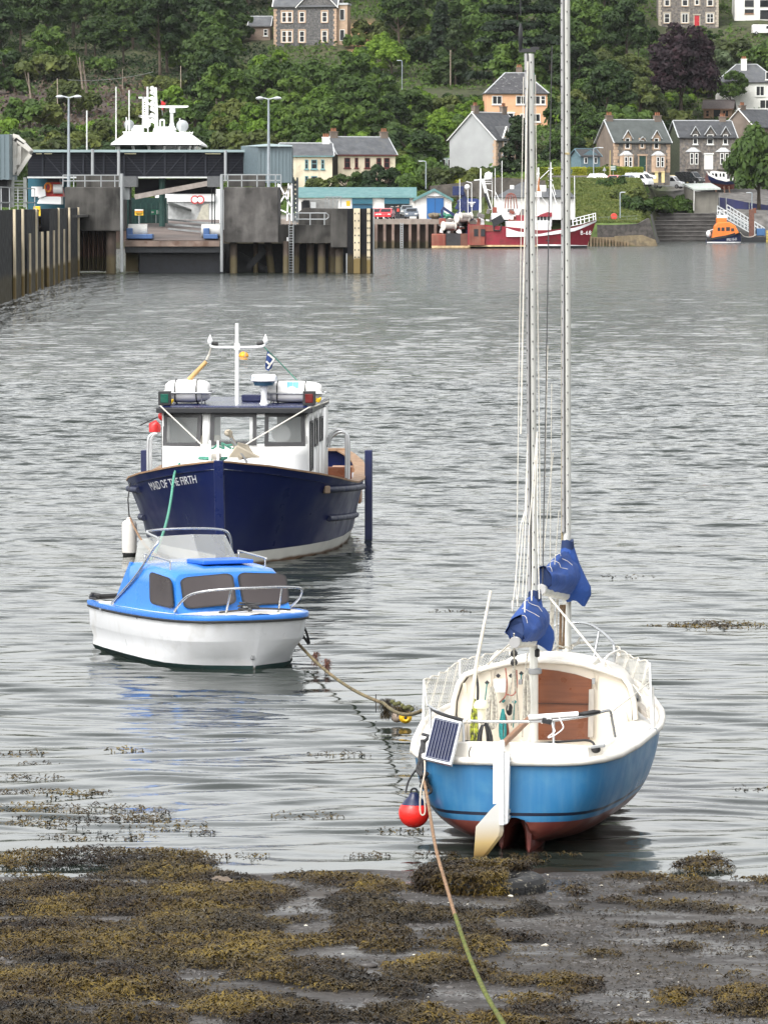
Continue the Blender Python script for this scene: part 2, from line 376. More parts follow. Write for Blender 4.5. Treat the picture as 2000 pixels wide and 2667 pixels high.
def build_hill():
 D = np.concatenate([np.arange(600, 760, 2.0), np.arange(760, 1080, 4.0), np.arange(1080, 1700, 20.0)])
 px = np.concatenate([np.linspace(-7000, -600, 24)[:-1], np.linspace(-600, 2600, 170), np.linspace(2600, 9000, 24)[1:]])
 Y, PX = np.meshgrid(D, px, indexing='ij'); X = (PX - 1000) / FOC * Y
 Z = land(PX, Y) + np.where(Y > 655, (vnoise(X/11, Y/11, 8, 4) - .5) * np.clip((Y - 655) / 60, 0, 1) * 1.6, 0)
 u = sstep(1225, 1300, PX)
 Z = np.where((Y < 632) & (PX < 1260), -3.0, Z)    # the berth and the harbour basin
 col = np.ones(X.shape + (4,)); n1 = vnoise(X/9, Y/9, 4, 4)[..., None]
 grass = np.array((.085, .115, .03)) * (1 - n1) + np.array((.05, .085, .02)) * n1 * 1.4
 scrub = np.array((.035, .055, .016)) * (1 - n1) + np.array((.06, .055, .025)) * n1
 bare = np.array((.055, .040, .032)) * (.7 + .6*n1)
 apron = np.array((.20, .19, .18)) * np.ones_like(n1)
 c = scrub
 gz = (sstep(1230, 1280, PX) * sstep(700, 690, Y))[..., None]; c = c*(1-gz) + grass*gz
 rd = (sstep(1380, 1420, PX) * sstep(692, 697, Y) * sstep(726, 720, Y) * sstep(1850, 1800, PX))[..., None]; c = c*(1-rd) + apron*.55*rd
 br = (sstep(520, 420, PX) * sstep(775, 800, Y) * sstep(925, 880, Y) * sstep(-500, -300, PX))[..., None]; c = c*(1-br) + bare*br
 br = (sstep(900, 930, PX) * sstep(1010, 970, PX) * sstep(930, 945, Y) * sstep(985, 970, Y))[..., None]; c = c*(1-br) + np.array((.30, .17, .08))*br
 ap = (sstep(1240, 1225, PX) * sstep(668, 660, Y))[..., None]; c = c*(1-ap) + apron*ap
 dk = (sstep(1720, 1760, PX) * sstep(2120, 2060, PX) * sstep(850, 835, Y))[..., None]; c = c*(1-dk) + apron*.6*dk
 col[..., :3] = c
 return tag(grid_mesh('hillside', X, Y, Z, ground_material(), attr=col.reshape(-1, 4)), kind='structure')
hillside = build_hill()
# ================================================================ shared materials
white_gel = mat('white gelcoat', (.77, .74, .68), .4, var=.07, scale=1.5, dirt=((.50,.44,.35), .22, 4.5), streak=((.56,.51,.43), .35, (4, 4, .8)), coat=.2)
cream_gel = mat('cream gelcoat', (.78, .71, .60), .45, var=.05, scale=2, dirt=((.52,.45,.36), .15, 3), streak=((.5,.44,.36), .25))
white_paint = mat('white paint', (.80, .80, .78), .4, var=.06, scale=2, dirt=((.5,.48,.44), .12, 3), streak=((.55,.52,.48), .25))
clean_white = mat('white enamel', (.86, .87, .87), .35, var=.03)
steel = mat('stainless tube', (.55, .56, .57), .28, .85, var=.04, scale=3)
dull_steel = mat('weathered steel', (.36, .37, .38), .5, .7, var=.2, scale=6)
alloy = mat('mast alloy', (.66, .66, .62), .5, .2, var=.10, scale=2, streak=((.30,.30,.25), .5, (9, 9, .3)))
alloy_dark = mat('mast track alloy', (.34, .34, .34), .5, .4, var=.15, scale=2)
black_rub = mat('black rubber', (.018, .018, .019), .6, var=.2, scale=6)
black_plastic = mat('black plastic', (.02, .021, .024), .4, var=.15)
rope_white = mat('white rope', (.66, .63, .56), .85, var=.2, scale=30)
rope_grey = mat('grey flecked rope', (.40, .38, .33), .9, var=.45, scale=45)
rope_dark = mat('dark rope', (.045, .045, .048), .85, var=.3, scale=30)
rope_teal = mat('teal rope', (.03, .22, .22), .85, var=.35, scale=40)
rope_green = mat('green rope', (.09, .30, .22), .85, var=.3, scale=30)
rope_yellow = mat('yellow and black rope', (.42, .46, .04), .8, var=.5, scale=40, hue=(.03, .035, .03))
rope_red = mat('red fleck rope', (.30, .11, .08), .85, var=.4, scale=40)
rope_brown = mat('weathered brown rope', (.25, .15, .085), .9, var=.4, scale=14, bump=.5, bscale=60)
wood_ply = mat('varnished mahogany ply', (.17, .056, .024), .35, var=.15, scale=3, streak=((.10,.03,.013), .6, (1.2, 1.2, 22)), coat=.15)
wood_grey = mat('weathered grey wood', (.40, .37, .33), .8, var=.2, streak=((.25,.22,.19), .6, (20, 20, 1.5)))
wood_brown = mat('oiled wood', (.28, .15, .085), .55, var=.2, streak=((.16,.08,.045), .6, (4, 4, 4)))
blue_canvas = mat('blue canvas', (.020, .068, .27), .85, var=.25, scale=3, bump=.9, bscale=13, dirt=((.035,.09,.27), .2, 5))
navy_canvas = mat('dark blue canvas', (.012, .03, .10), .85, var=.2)
def weed_material(name, cols, rough=.42):
 m = bpy.data.materials.new(name); m.use_nodes = True; N, Lk = m.node_tree.nodes, m.node_tree.links
 b = N['Principled BSDF']; b.inputs['Roughness'].default_value = rough; b.inputs['Specular IOR Level'].default_value = .3
 tc = N.new('ShaderNodeTexCoord'); out = None
 def nz(sc, det):
  q = N.new('ShaderNodeTexNoise'); q.inputs['Scale'].default_value = sc; q.inputs['Detail'].default_value = det; Lk.new(tc.outputs['Object'], q.inputs[0]); return q.outputs[0]
 a = N.new('ShaderNodeMath'); a.operation = 'MULTIPLY_ADD'; a.inputs[1].default_value = .55; a.inputs[2].default_value = -.275
 Lk.new(nz(34, 2), a.inputs[0]); s = N.new('ShaderNodeMath'); s.operation = 'ADD'; Lk.new(a.outputs[0], s.inputs[0]); Lk.new(nz(1.3, 4), s.inputs[1])
 r = N.new('ShaderNodeValToRGB'); Lk.new(s.outputs[0], r.inputs[0]); e = r.color_ramp.elements
 while len(e) < len(cols): e.new(.5)
 for i, (k, c) in enumerate(zip(e, cols)): k.position = .3 + .4 * i / (len(cols) - 1); k.color = (*c, 1)
 Lk.new(r.outputs[0], b.inputs['Base Color'])
 return m
WEED = weed_material('bladder wrack', [(.010,.006,.004), (.023,.014,.006), (.052,.034,.009), (.095,.064,.013), (.155,.108,.020)])
WEED_DARK = weed_material('dark wrack', [(.009,.007,.005), (.021,.015,.008), (.042,.029,.011), (.075,.053,.014)])
def hull_ring(y, b, zr, zb, p=2.6, q=2.0, fl=0.0, n=13):
 pts = []
 for i in range(n):
  s = math.sin(math.pi/2 * i/(n-1)) if p < 4 else (i/(n-1))**.7
  x = b * (1 - fl*s) * max(0.0, 1 - s**p) ** (1/q)
  pts.append(Vector((x, y, zr + (zb - zr) * s)))
 left = [Vector((-v.x, v.y, v.z)) for v in pts]
 return left[:-1] + [Vector((0, y, zb))] + pts[:-1][::-1]
# ================================================================ the two-masted sailing boat
SB_YAW = R(8.7); SB = frame((1.15, 43.6, 0), -SB_YAW)
def sb(px, py, d): return at(SB, px, py, 'y', d)
SB_ST = np.array([(-.12,.12),(-.115,.30),(-.10,.44),(-.08,.54),(-.05,.635),(0,.72),(.12,.83),(.45,.945),(1.2,1.04),(2.4,1.13),(3.2,1.09),(4.4,.85),(5.3,.60),(6.0,.36),(6.4,.18),(6.6,.05)])
SB_Z = np.array([(-.1,.83),(0,.84),(1.2,.86),(2.4,.90),(3.4,.94),(4.4,.98),(5.3,1.03),(6.0,1.08),(6.6,1.13)])
def sb_b(d): return float(np.interp(d, SB_ST[:,0], SB_ST[:,1]))
def sb_z(d): return float(np.interp(d, SB_Z[:,0], SB_Z[:,1]))
def sail_hull_material():
 m = mat('blue topsides over red antifouling', (.026, .155, .335), .38, var=.12, scale=1.6, coat=.1, dirt=((.06,.21,.36), .45, 3.2), streak=((.10,.24,.38), .4, (7, 7, .6)))
 N, Lk = m.node_tree.nodes, m.node_tree.links; b = N['Principled BSDF']; src = b.inputs['Base Color'].links[0].from_socket
 tc = N.new('ShaderNodeTexCoord'); sx = N.new('ShaderNodeSeparateXYZ'); Lk.new(tc.outputs['Object'], sx.inputs[0])
 nz = N.new('ShaderNodeTexNoise'); nz.inputs['Scale'].default_value = 3.5; nz.inputs['Detail'].default_value = 7; Lk.new(tc.outputs['Object'], nz.inputs[0])
 red = N.new('ShaderNodeValToRGB'); Lk.new(nz.outputs[0], red.inputs[0]); e = red.color_ramp.elements
 e[0].position = .35; e[0].color = (.10, .020, .018, 1); e[1].position = .7; e[1].color = (.19, .055, .040, 1)
 def band(lo, hi, col, prev):
  g = N.new('ShaderNodeMath'); g.operation = 'GREATER_THAN'; g.inputs[1].default_value = lo; Lk.new(sx.outputs[2], g.inputs[0])
  l = N.new('ShaderNodeMath'); l.operation = 'LESS_THAN'; l.inputs[1].default_value = hi; Lk.new(sx.outputs[2], l.inputs[0])
  mu = N.new('ShaderNodeMath'); mu.operation = 'MULTIPLY'; Lk.new(g.outputs[0], mu.inputs[0]); Lk.new(l.outputs[0], mu.inputs[1])
  q = N.new('ShaderNodeMix'); q.data_type = 'RGBA'; Lk.new(mu.outputs[0], q.inputs[0]); Lk.new(prev, q.inputs[6])
  if hasattr(col, 'is_linked'): Lk.new(col, q.inputs[7])
  else: q.inputs[7].default_value = (*col, 1)
  return q.outputs[2]
 c = band(.355, .385, (.008, .012, .03), src); c = band(-9, .30, red.outputs[0], c); Lk.new(c, b.inputs['Base Color'])
 return m
def build_sailboat():
 t = thing('sailing_boat', 'light blue and white sailing boat with two masts, aground at the water edge', 'sailboat', (1.15, 43.6, 0), -SB_YAW)
 # hull
 zb = np.array([(-.12,.22),(-.05,.15),(0,.11),(.3,.05),(1.2,-.04),(2.4,-.08),(4,-.03),(5.3,.12),(6,.3),(6.4,.55),(6.6,.9)])
 rings = []; RD = [-.12,-.115,-.1,-.08,-.05,-.025,0,.05,.12,.28,.45,.8,1.2,1.8,2.4,2.9,3.4,3.9,4.4,4.9,5.3,5.7,6.0,6.25,6.4,6.52,6.6]
 for d in [-.12,-.115,-.1,-.08,-.05,-.025,0,.05,.12,.28,.45,.8,1.2,1.8,2.4,2.9,3.4,3.9,4.4,4.9,5.3,5.7,6.0,6.25,6.4,6.52,6.6]:
  zz = float(np.interp(d, zb[:,0], zb[:,1])); fl = .10 if d < 3 else .10 + .16*(d-3)/3.6
  rings.append(hull_ring(d, sb_b(d), sb_z(d), zz, 3.0 if d < 3.5 else 3.0 - .45*(d - 3.5), 2.3 if d < 4 else 1.9, fl, 18))
 for d_, r_ in zip(RD, rings):
  if d_ < 1.1:
   for p_ in r_:
    if abs(p_.x - .03) < .15: p_.z = max(p_.z, .34 - .10*max(0, d_ - .5))
 h = MB().loft(rings, closed=False); h.poly(rings[0]); hm = sail_hull_material()
 h.build('hull', hm, t, smooth=80)
 # twin skegs under the stern
 for x, ya, dp in ((.17, .02, -.02), (-.10, .18, -.01)):
  sec = lambda y, w, zb_: [Vector((x - w*2.4, y, .34)), Vector((x - w, y, .2)), Vector((x - w*.7, y, zb_ + .04)), Vector((x, y, zb_)), Vector((x + w*.7, y, zb_ + .04)), Vector((x + w*1.5, y, .2)), Vector((x + w*6, y, .36))]
  MB().loft([sec(ya, .02, dp + .02), sec(ya + .06, .045, dp), sec(ya + .5, .075, dp - .02), sec(ya + 2.2, .09, -.05), sec(ya + 3.4, .03, .05)]).build('skeg', hm, t, smooth=40)
 # rubbing strake / rail round the deck edge
 ds = [-.12,-.115,-.1,-.08,-.05,-.025,0,.05,.12,.28,.45,.8,1.2,1.8,2.4,2.9,3.4,3.9,4.4,4.9,5.3,5.7,6.0,6.25,6.4,6.52,6.6]
 port = [Vector((-sb_b(d) - .012, d - (.015 if d <= 0 else 0), sb_z(d) + .02)) for d in ds]
 star = [Vector((-v.x, v.y, v.z)) for v in port]
 MB().tube(port[::-1] + star, .036, 8).build('rubbing_strake', white_gel, t, smooth=60)
 # deck: side decks, foredeck, aft deck
 dk = MB(); inner = lambda d: float(np.interp(d, [0,.12,.3,1.2,2.66], [.60,.66,.70,.79,.86]))
 dd = [.16,.28,.45,.8,1.2,1.8,2.4,2.7]
 for s in (-1, 1):
  dk.loft([[Vector((s*sb_b(d), d, sb_z(d) + .02)), Vector((s*inner(d), d, sb_z(d) + .05))] for d in dd], closed=False)
 dk.loft([[Vector((-sb_b(d)*k, d, sb_z(d) + .02 + .05*(1 - k*k))) for k in (1,.5,0,-.5,-1)] for d in (2.7,2.9,3.4,3.9,4.4,4.9,5.3,5.7,6.0,6.25,6.4,6.6)], closed=False)
 dk.loft([[Vector((-sb_b(d)*k, d, sb_z(d) + .02 + .03*(1-k*k))) for k in (1,.5,0,-.5,-1)] for d in (-.12,-.1,-.08,-.05,0,.05,.16)], closed=False)
 dk.build('deck', white_gel, t, smooth=40, fix=False)
 # cockpit coaming: a low white wall round the well, and the well itself
 co = MB(); path = [(-.80,2.6,.94),(-.78,1.2,.93),(-.74,.35,.95),(-.66,.14,.98),(-.40,.05,1.01),(0,.02,1.015),(.40,.05,1.01),(.68,.14,.98),(.76,.35,.95),(.80,1.2,.93),(.84,2.6,.94)]
 ring = []
 for i, (x, y, z) in enumerate(path):
  a = Vector(path[max(0,i-1)]); b = Vector(path[min(len(path)-1,i+1)]); tdir = (b - a).normalized(); nrm = Vector((tdir.y, -tdir.x, 0)).normalized()
  p = Vector((x, y, 0))
  ring.append([p + nrm*.055 + Vector((0,0,.80)), p + nrm*.03 + Vector((0,0,z-.012)), p + nrm*.012 + Vector((0,0,z)), p - nrm*.03 + Vector((0,0,z)), p - nrm*.045 + Vector((0,0,z-.015)), p - nrm*.05 + Vector((0,0,.62))])
 co.loft(ring); co.bx(-.7, .74, .12, 2.62, .60, .63); co.build('coaming', white_gel, t, smooth=35)
 # cabin trunk
 def arch(d, w, zs, zc, zlow, n=9):
  pts = [Vector((-w, d, zlow)), Vector((-w*.985, d, zs - .22)), Vector((-w*.93, d, zs - .06))]
  for i in range(n):
   u = -.86 + 1.72*i/(n-1); pts.append(Vector((w*u, d, zs + (zc - zs)*(1 - (u/.92)**2))))
  return pts + [Vector((w*.93, d, zs - .06)), Vector((w*.985, d, zs - .22)), Vector((w, d, zlow))]
 cab = MB().loft([arch(2.66,.88,1.33,1.50,.9), arch(3.3,.86,1.33,1.49,.92), arch(4.2,.68,1.31,1.45,.96), arch(5.0,.46,1.26,1.37,1.0), arch(5.45,.30,1.12,1.18,1.03)], closed=False, cap0=False)
 cab.poly(arch(5.45,.30,1.12,1.18,1.03)); cab.build('cabin', white_gel, t, smooth=40)
 lip = MB(); a = [p + Vector((0, 0, .012)) for p in arch(2.60,.89,1.335,1.51,.95)]
 lip.tube(a, .028, 8); lip.build('cabin_edge', white_gel, t, smooth=60)
 bh = MB(); prof = arch(2.64,.86,1.32,1.49,.45); bh.ext(prof, (0,.04,0)); bh.build('bulkhead', cream_gel, t)
 # companionway: brown washboards, grey runner
 pl = [sb(*q, 2.60) for q in ((1401,1742),(1450,1747),(1500,1757),(1540,1770),(1534,1929),(1401,1927))]
 MB().ext(pl, (0,.03,0)).build('companionway_door', wood_ply, t)
 a, b = sb(1401,1832,2.585), sb(1534,1834,2.585); MB().bar(a, b, .006, .012).build('door_seam', mat('dark joint',(.05,.016,.008),.6), t)
 MB().ext([sb(*q, 2.57) for q in ((1533,1796),(1547,1796),(1544,1921),(1530,1920))], (0,.03,0)).build('door_runner', wood_grey, t)
 MB().ext([sb(*q, 2.57) for q in ((1541,1767),(1549,1767),(1548,1782),(1541,1782))], (0,.03,0)).build('hinge', dull_steel, t)
 hz = MB(); hz.loft([arch(2.62,.52,1.46,1.54,1.42,5), arch(3.5,.5,1.46,1.53,1.42,5)], closed=False); hz.build('sliding_hatch', white_gel, t, smooth=40)
 for s, ptsd in ((-1, None), (1, None)):
  gr = MB(); q = [Vector((s*.55, y, z)) for y, z in ((2.9,1.44),(2.92,1.50),(3.4,1.51),(3.9,1.49),(4.35,1.46),(4.37,1.40))]
  gr.tube(smoothpath(q, 3), .014, 6); gr.build('grab_rail', white_gel, t, smooth=60)
 for s in (-1, 1):                                # dark cabin side windows
  w = MB().ext([Vector((s*.878, 2.95, 1.04)), Vector((s*.853, 3.5, 1.05)), Vector((s*.853, 3.5, 1.13)), Vector((s*.878, 2.95, 1.13))], (-s*.05, 0, 0)); w.build('cabin_window', black_plastic, t)
 # masts with a sail track of slotted holes
 def mast(d, base, top, r, px0, px1, pyb):
  a = sb(px0, pyb, d); a = Vector((a.x, d, base)); k = sb(px1, 526 if px1 else 0, d); x1 = sb(*px1k[d], d)
  b = Vector((x1.x, d, top)) if abs(x1.z - a.z) < .01 else a + (Vector((x1.x, d, x1.z)) - a) * ((top - base) / (x1.z - base))
  m = MB(); nseg = 12
  m.loft([[a.lerp(b, i/nseg) + Vector((r*math.cos(an), r*1.35*math.sin(an), 0)) for an in (2*math.pi*j/14 for j in range(14))] for i in range(nseg+1)])
  return m.build('mast', alloy, t, smooth=60), a, b
 px1k = {2.34: (1379, 130), 5.0: (1472, 5)}
 mz, mza, mzb = mast(2.34, .46, 7.35, .041, 1391, 1379, 1915)
 mm, mma, mmb = mast(5.0, 1.0, 9.6, .045, 1476, 1472, 1700)
 for mo, a, b, x, z0 in ((mz, mza, mzb, -.030, 2.2), (mm, mma, mmb, -.028, 2.6)):
  trk = MB(); off = Vector((x, -.058, 0)); p0 = a.lerp(b, (z0 - a.z)/(b.z - a.z)) + off; p1 = b + off
  trk.bar(p0, p1, .026, .03, up=(0,1,0)); tk = trk.build('sail_track', alloy_dark, mo)
  ho = MB(); L = (p1 - p0).length; n = int(L / .165)
  for i in range(n):
   for dx in (-.004, .048):
    c = p0.lerp(p1, (i + .5*(dx > 0)) / n) + Vector((dx, -.017 if dx < 0 else .004, 0)); ho.obox(c, (.009, .006, .016))
  ho.build('track_hole', black_plastic, mo)['kind'] = 'stuff'
  g = MB().bar(p0 + Vector((.020, .0, 0)), p1 + Vector((.020, .0, 0)), .007, .03, up=(0,1,0)); g.build('track_groove', black_plastic, mo)
 # mizzen head: black aerial and crane, green halyard
 hd = MB(); top = mzb
 hd.obox(top + Vector((-.02,-.02,.03)), (.16,.05,.035)); hd.obox(top + Vector((.05,-.02,.05)), (.08,.04,.03)); hd.lathe([(.012,-.08),(.019,-.07),(.021,.10),(.012,.17),(.006,.19)], top + Vector((-.085,-.03,.10)), 8)
 hd.bar(top + Vector((-.02,-.05,.0)), top + Vector((-.03,-.05,-.15)), .02); hd.build('masthead_fitting', black_plastic, mz, smooth=40)
 MB().tube([top + Vector((-.085,-.03,.36)), top + Vector((-.088,-.03,1.6))], .0065, 6).build('aerial', black_plastic, mz)
 rl = MB()
 rl.tube([sb(1374,160,2.25), sb(1356,1130,2.2)], .0075, 5); rl.tube([sb(1363,200,2.3), sb(1352,900,2.25), sb(1344,1560,2.2)], .004, 5)
 rl.tube([top + Vector((.05,.02,-.2)), mza + Vector((.055,.02,2.0))], .006, 5); rl.build('halyard', rope_white, t)
 MB().tube([sb(1390,190,2.4), sb(1391,240,2.4)], .008, 5).build('halyard', rope_teal, t)
 # lazy jacks on the mizzen: white lines from mast to cover
 lz = MB(); apex = sb(1374, 1130, 1.9); ap2 = sb(1398, 1125, 1.9)
 for q in ((1334,1592),(1347,1580),(1360,1555)): lz.tube([sb(*q, 1.5), sb((q[0]+1372)/2 + 3, (q[1]+1140)/2, 1.7), sb(1367 + (q[0]-1334)*.15, 1330, 1.8), apex], [.005,.005,.005,.0045], 5)
 for q in ((1366,1595),(1384,1565),(1404,1560)): lz.tube([sb(*q, 1.4), sb((q[0]+1393)/2, 1350, 1.7), ap2], .005, 5)
 for q in ((1334,1592),(1347,1580),(1366,1595),(1384,1565),(1404,1560)): lz.tube([sb(q[0], q[1]-28, 1.45), sb(q[0], q[1]-2, 1.45)], [.010,.007], 6)
 lz.build('lazy_jack', rope_white, t)
 l2 = MB()
 for a, b in (((1412,1530),(1426,900)),((1432,1478),(1436,1000)),((1444,1470),(1455,1330)),((1406,1530),(1440,1180))): l2.tube([sb(*a, 3.6), sb(*b, 4.6)], .0045, 5)
 l2.build('lazy_jack', rope_grey, t)
 MB().tube([sb(1412,1530,3.4), sb(1418,1200,3.9), sb(1428,600,4.6), sb(1437,120,4.9)], .006, 5).build('halyard', rope_dark, t)
 r2 = MB(); r2.tube([sb(1463,400,4.95), sb(1463,1440,4.95)], .009, 5); r2.tube([sb(1483,400,5), sb(1484,900,5)], .006, 5); r2.bar(sb(1462,400,4.95), sb(1483,400,4.95), .02); r2.build('halyard', mat('tan rope',(.33,.27,.15),.9,var=.3,scale=30), t)
 # boom, gooseneck and canvas cover: one set for each mast
 def sailset(d0, d1, xa, za, xb, zb_, top_z, mx, skirt):
  boom = MB(); A, B = Vector((xa, d1, za)), Vector((xb, d0, zb_))
  ax = (A - B).normalized()
  bm_ = boom.tube([B + ax*.02, B + ax*.3, A], .055, 12).build('boom', alloy, t, smooth=50)
  MB().tube([A - ax*.01, A + ax*.025], .052, 12).build('boom_end', alloy_dark, bm_, smooth=50)
  cv = MB(); rings = []; n = 22; K = 11
  rg = random.Random(int(d0*100))
  for i in range(K):                          # the bag along the boom, open at the end
   u = i/(K-1); c = (A + ax*-.06).lerp(B + Vector((0,.02,0)), u); hgt = .20 + .16*u**1.3 - .03*math.sin(u*6); wid = .105 + .06*math.sin(u*2.2)
   ring = []
   for j in range(n):
    a_ = 2*math.pi*j/n; x = wid*math.sin(a_); z = math.cos(a_)
    z = z*hgt*.62 + hgt*.58; x *= (1.0 if z < hgt*.5 else max(.25, 1.05 - .8*((z/hgt) - .5)))
    w = .009*math.sin(11*u*3 + 3*a_) + .026*noise.noise(Vector((math.cos(a_)*2.2, math.sin(a_)*2.2 + u*5, d0)))
    ring.append(c + Vector((x + w*1.4, w, z + w)))
   rings.append(ring)
  cv.loft(rings, cap0=False, cap1=True)
  apr = []; m = 20                            # apron: collar round the mast falling to a flared skirt
  for i, (z, rx, ry, dx) in enumerate(skirt):
   ring = []
   for j in range(m):
    a_ = 2*math.pi*j/m; fold = 1 + .10*math.sin(5*a_ + i*.35)*(i/len(skirt)) + .05*noise.noise(Vector((a_*2, z*5, d0*3)))
    dz = -.05*max(0, math.cos(a_))*(i == len(skirt)-1)
    ring.append(Vector((mx + dx + rx*fold*math.cos(a_), d0 + .02 + ry*fold*math.sin(a_), z + dz + .012*math.sin(3*a_+i))))
   apr.append(ring)
  cv.loft(apr[1:], cap0=False, cap1=False)
  c = cv.build('sail_cover', blue_canvas, t, smooth=70, fix=True)
  MB().loft(apr[:2], cap0=True, cap1=False).build('cover_collar', navy_canvas, c, smooth=60)
  dark = MB().poly([A*.97 + B*.03 + (p - A)*.93 for p in rings[0]]); dark.build('cover_mouth_shade', navy_canvas, c)  # dark disc filling the bag's open end, painted shade of its inside
  # reef lines tied round the bag
  for u in (.25,.5,.75):
   tie = MB(); i = int(u*(K-1)); tie.tube([rings[i][j] + (rings[i][j] - sum(rings[i], Vector())/n).normalized()*.006 for j in (4,3,2,1,0,-1,-2)], .003, 5); tie.build('cover_tie', rope_white, c)
  return bm_
 e1 = sb(1340,1640,1.0); g1 = sb(1388,1664,2.28)
 sailset(2.28, 1.0, e1.x, e1.z - .12, g1.x, g1.z - .02, 0, g1.x,
   [(2.22,.062,.075,.01),(2.13,.068,.08,.01),(2.02,.085,.09,.01),(1.92,.12,.11,.02),(1.84,.15,.13,.04),(1.77,.15,.13,.045),(1.70,.11,.12,.06)])
 e2 = sb(1408,1530,3.4); g2 = sb(1474,1555,4.92)
 sailset(4.92, 3.4, e2.x, e2.z - .02, g2.x, g2.z + .02, 0, g2.x + .01,
   [(2.52,.062,.08,0),(2.44,.068,.085,0),(2.28,.105,.10,.015),(2.14,.145,.12,.04),(2.06,.17,.14,.06),(1.98,.155,.13,.075),(1.91,.09,.10,.085)])
 # mast collar at the cabin top, lines down the mizzen
 MB().lathe([(.05,-.03),(.072,-.02),(.072,.02),(.05,.03)], (mza.x, 2.34, sb(1388,1748,2.34).z), 14).build('mast_collar', dull_steel, t, smooth=30)
 MB().lathe([(.044,-.04),(.05,-.03),(.05,.03),(.044,.04)], (mza.x, 2.34, sb(1388,1700,2.34).z), 14).build('mast_collar', black_rub, t, smooth=30)
 dl = MB()
 for p in (((1337,1660),(1338,1720),(1330,1790),(1322,1850)), ((1340,1655),(1338,1740),(1340,1800),(1331,1890)), ((1374,1700),(1366,1760),(1362,1850),(1360,1920))): dl.tube(smoothpath([sb(*q, 2.5) for q in p], 4), .007, 5)
 dl.build('sheet', rope_grey, t)
 bk = MB()
 for q in ((1338,1702),(1338,1725)): bk.lathe([(.012,-.02),(.035,-.012),(.035,.012),(.012,.02)], sb(*q, 1.6), 10, axis='y')
 bk.build('block', black_plastic, t, smooth=40)
 ms = MB(); ms.tube(smoothpath([sb(1338,1650,1.0), sb(1338,1705,1.3), sb(1345,1800,1.9), sb(1352,1900,2.2)], 4), .008, 5); ms.build('mainsheet', rope_grey, t)
 cf = MB()                                        # brown halyard falls below the main
 for x in (1459,1463,1467,1471): cf.tube(smoothpath([sb(x,1575,4.7), sb(x+random.uniform(-3,3),1630,4.7), sb(x-3,1690,4.6)], 4), .009, 5)
 cf.build('halyard_fall', mat('brown rope',(.14,.09,.05),.9,var=.4,scale=30), t)
 cg = MB()
 for x in (1434,1438,1443,1449,1453): cg.tube(smoothpath([sb(x,1560,4.4), sb(x+random.uniform(-4,4),1640,4.4), sb(x+1,1703,4.4)], 4), .007, 5)
 cg.build('halyard_fall', rope_grey, t)
 # stern rail, bow rail, posts and netting
 sr = MB(); rail = [sb(1116,1838,.75), sb(1150,1858,.42), sb(1205,1875,.15), sb(1262,1879,.06), sb(1330,1880,.04), sb(1430,1877,.06), sb(1520,1866,.14), sb(1575,1852,.3), sb(1588,1853,.36), sb(1594,1880,.38), sb(1601,1920,.40)]
 sr.tube(smoothpath(rail, 5), .0135, 8); sr.build('stern_rail', steel, t, smooth=60)
 for a, b in (((1206,1875,.14),(1208,1942,.10)), ((1441,1877,.08),(1441,1948,.04)), ((1120,1842,.7),(1120,1925,.45))): MB().tube([sb(*a), sb(*b)], .0125, 8).build('rail_post', steel, t, smooth=60)
 pw = MB(); pw.tube(smoothpath([sb(1122,1845,.7), sb(1150,1860,.4), sb(1206,1876,.13)], 4), .017, 8); pw.build('rail_padding', black_rub, t, smooth=60)
 for g_ in (((1216,1873),(1222,1879),(1211,1879)), ((1250,1877),(1256,1881))):
  k = MB()
  for q in g_: k.ball(sb(*q,.10), .024, 8, 6)
  k.build('rope_knot', rope_white, t, smooth=60)
 MB().tube([sb(1376,1869,.02), sb(1505,1860,.12)], .026, 10).build('boathook', clean_white, t, smooth=60)
 MB().tube([sb(1505,1860,.12), sb(1516,1859,.13), sb(1517,1859,.13), sb(1545,1855,.15), sb(1562,1853,.18)], [.015,.015,.02,.022,.012], 10).build('boathook_grip', black_rub, t, smooth=60)
 hk = MB(); hk.tube(smoothpath([sb(1434,1872,.02), sb(1440,1895,.0), sb(1444,1905,0), sb(1428,1918,0), sb(1430,1921,0), sb(1448,1912,0), sb(1466,1896,0), sb(1461,1880,.02), sb(1455,1868,.03)], 5), .006, 6); hk.tube(smoothpath([sb(1410,1884,.02), sb(1425,1872,.0), sb(1434,1872,.0)], 4), .006, 6); hk.build('wire_hook', clean_white, t)
 MB().obox(sb(1424,1878,.02), (.09,.05,.05), (0,.2,0)).build('rail_clamp', black_plastic, t, bevel=.008)
 tr = MB(); tr.tube(smoothpath([sb(1205,1930,.3), sb(1300,1938,.1), sb(1400,1936,.05), sb(1500,1929,.1), sb(1528,1928,.12), sb(1543,1934,.12), sb(1550,1948,.1)], 5), .011, 8); tr.build('black_hose', black_rub, t, smooth=60)
 cl = MB(); cl.bar(sb(1539,1946,.06), sb(1575,1941,.06), .035, .03); cl.build('cleat', dull_steel, t, bevel=.006); MB().ball(sb(1551,1952,.08), (.045,.03,.035), 12, 8).build('cleat_base', black_rub, t, smooth=60)
 pr = MB(); pr.tube(smoothpath([sb(1430,1660,5.55), sb(1436,1637,5.9), sb(1456,1626,6.35), sb(1490,1622,6.6), sb(1530,1625,6.45), sb(1560,1641,6.2), sb(1590,1668,5.75), sb(1598,1686,5.6), sb(1601,1730,5.6), sb(1606,1782,5.55)], 5), .014, 8)
 pr.tube([sb(1559,1645,6.2), sb(1541,1740,6.1)], .0125, 8); pr.tube([sb(1436,1640,5.9), sb(1434,1712,5.85)], .0125, 8); pr.build('bow_rail', steel, t, smooth=60)
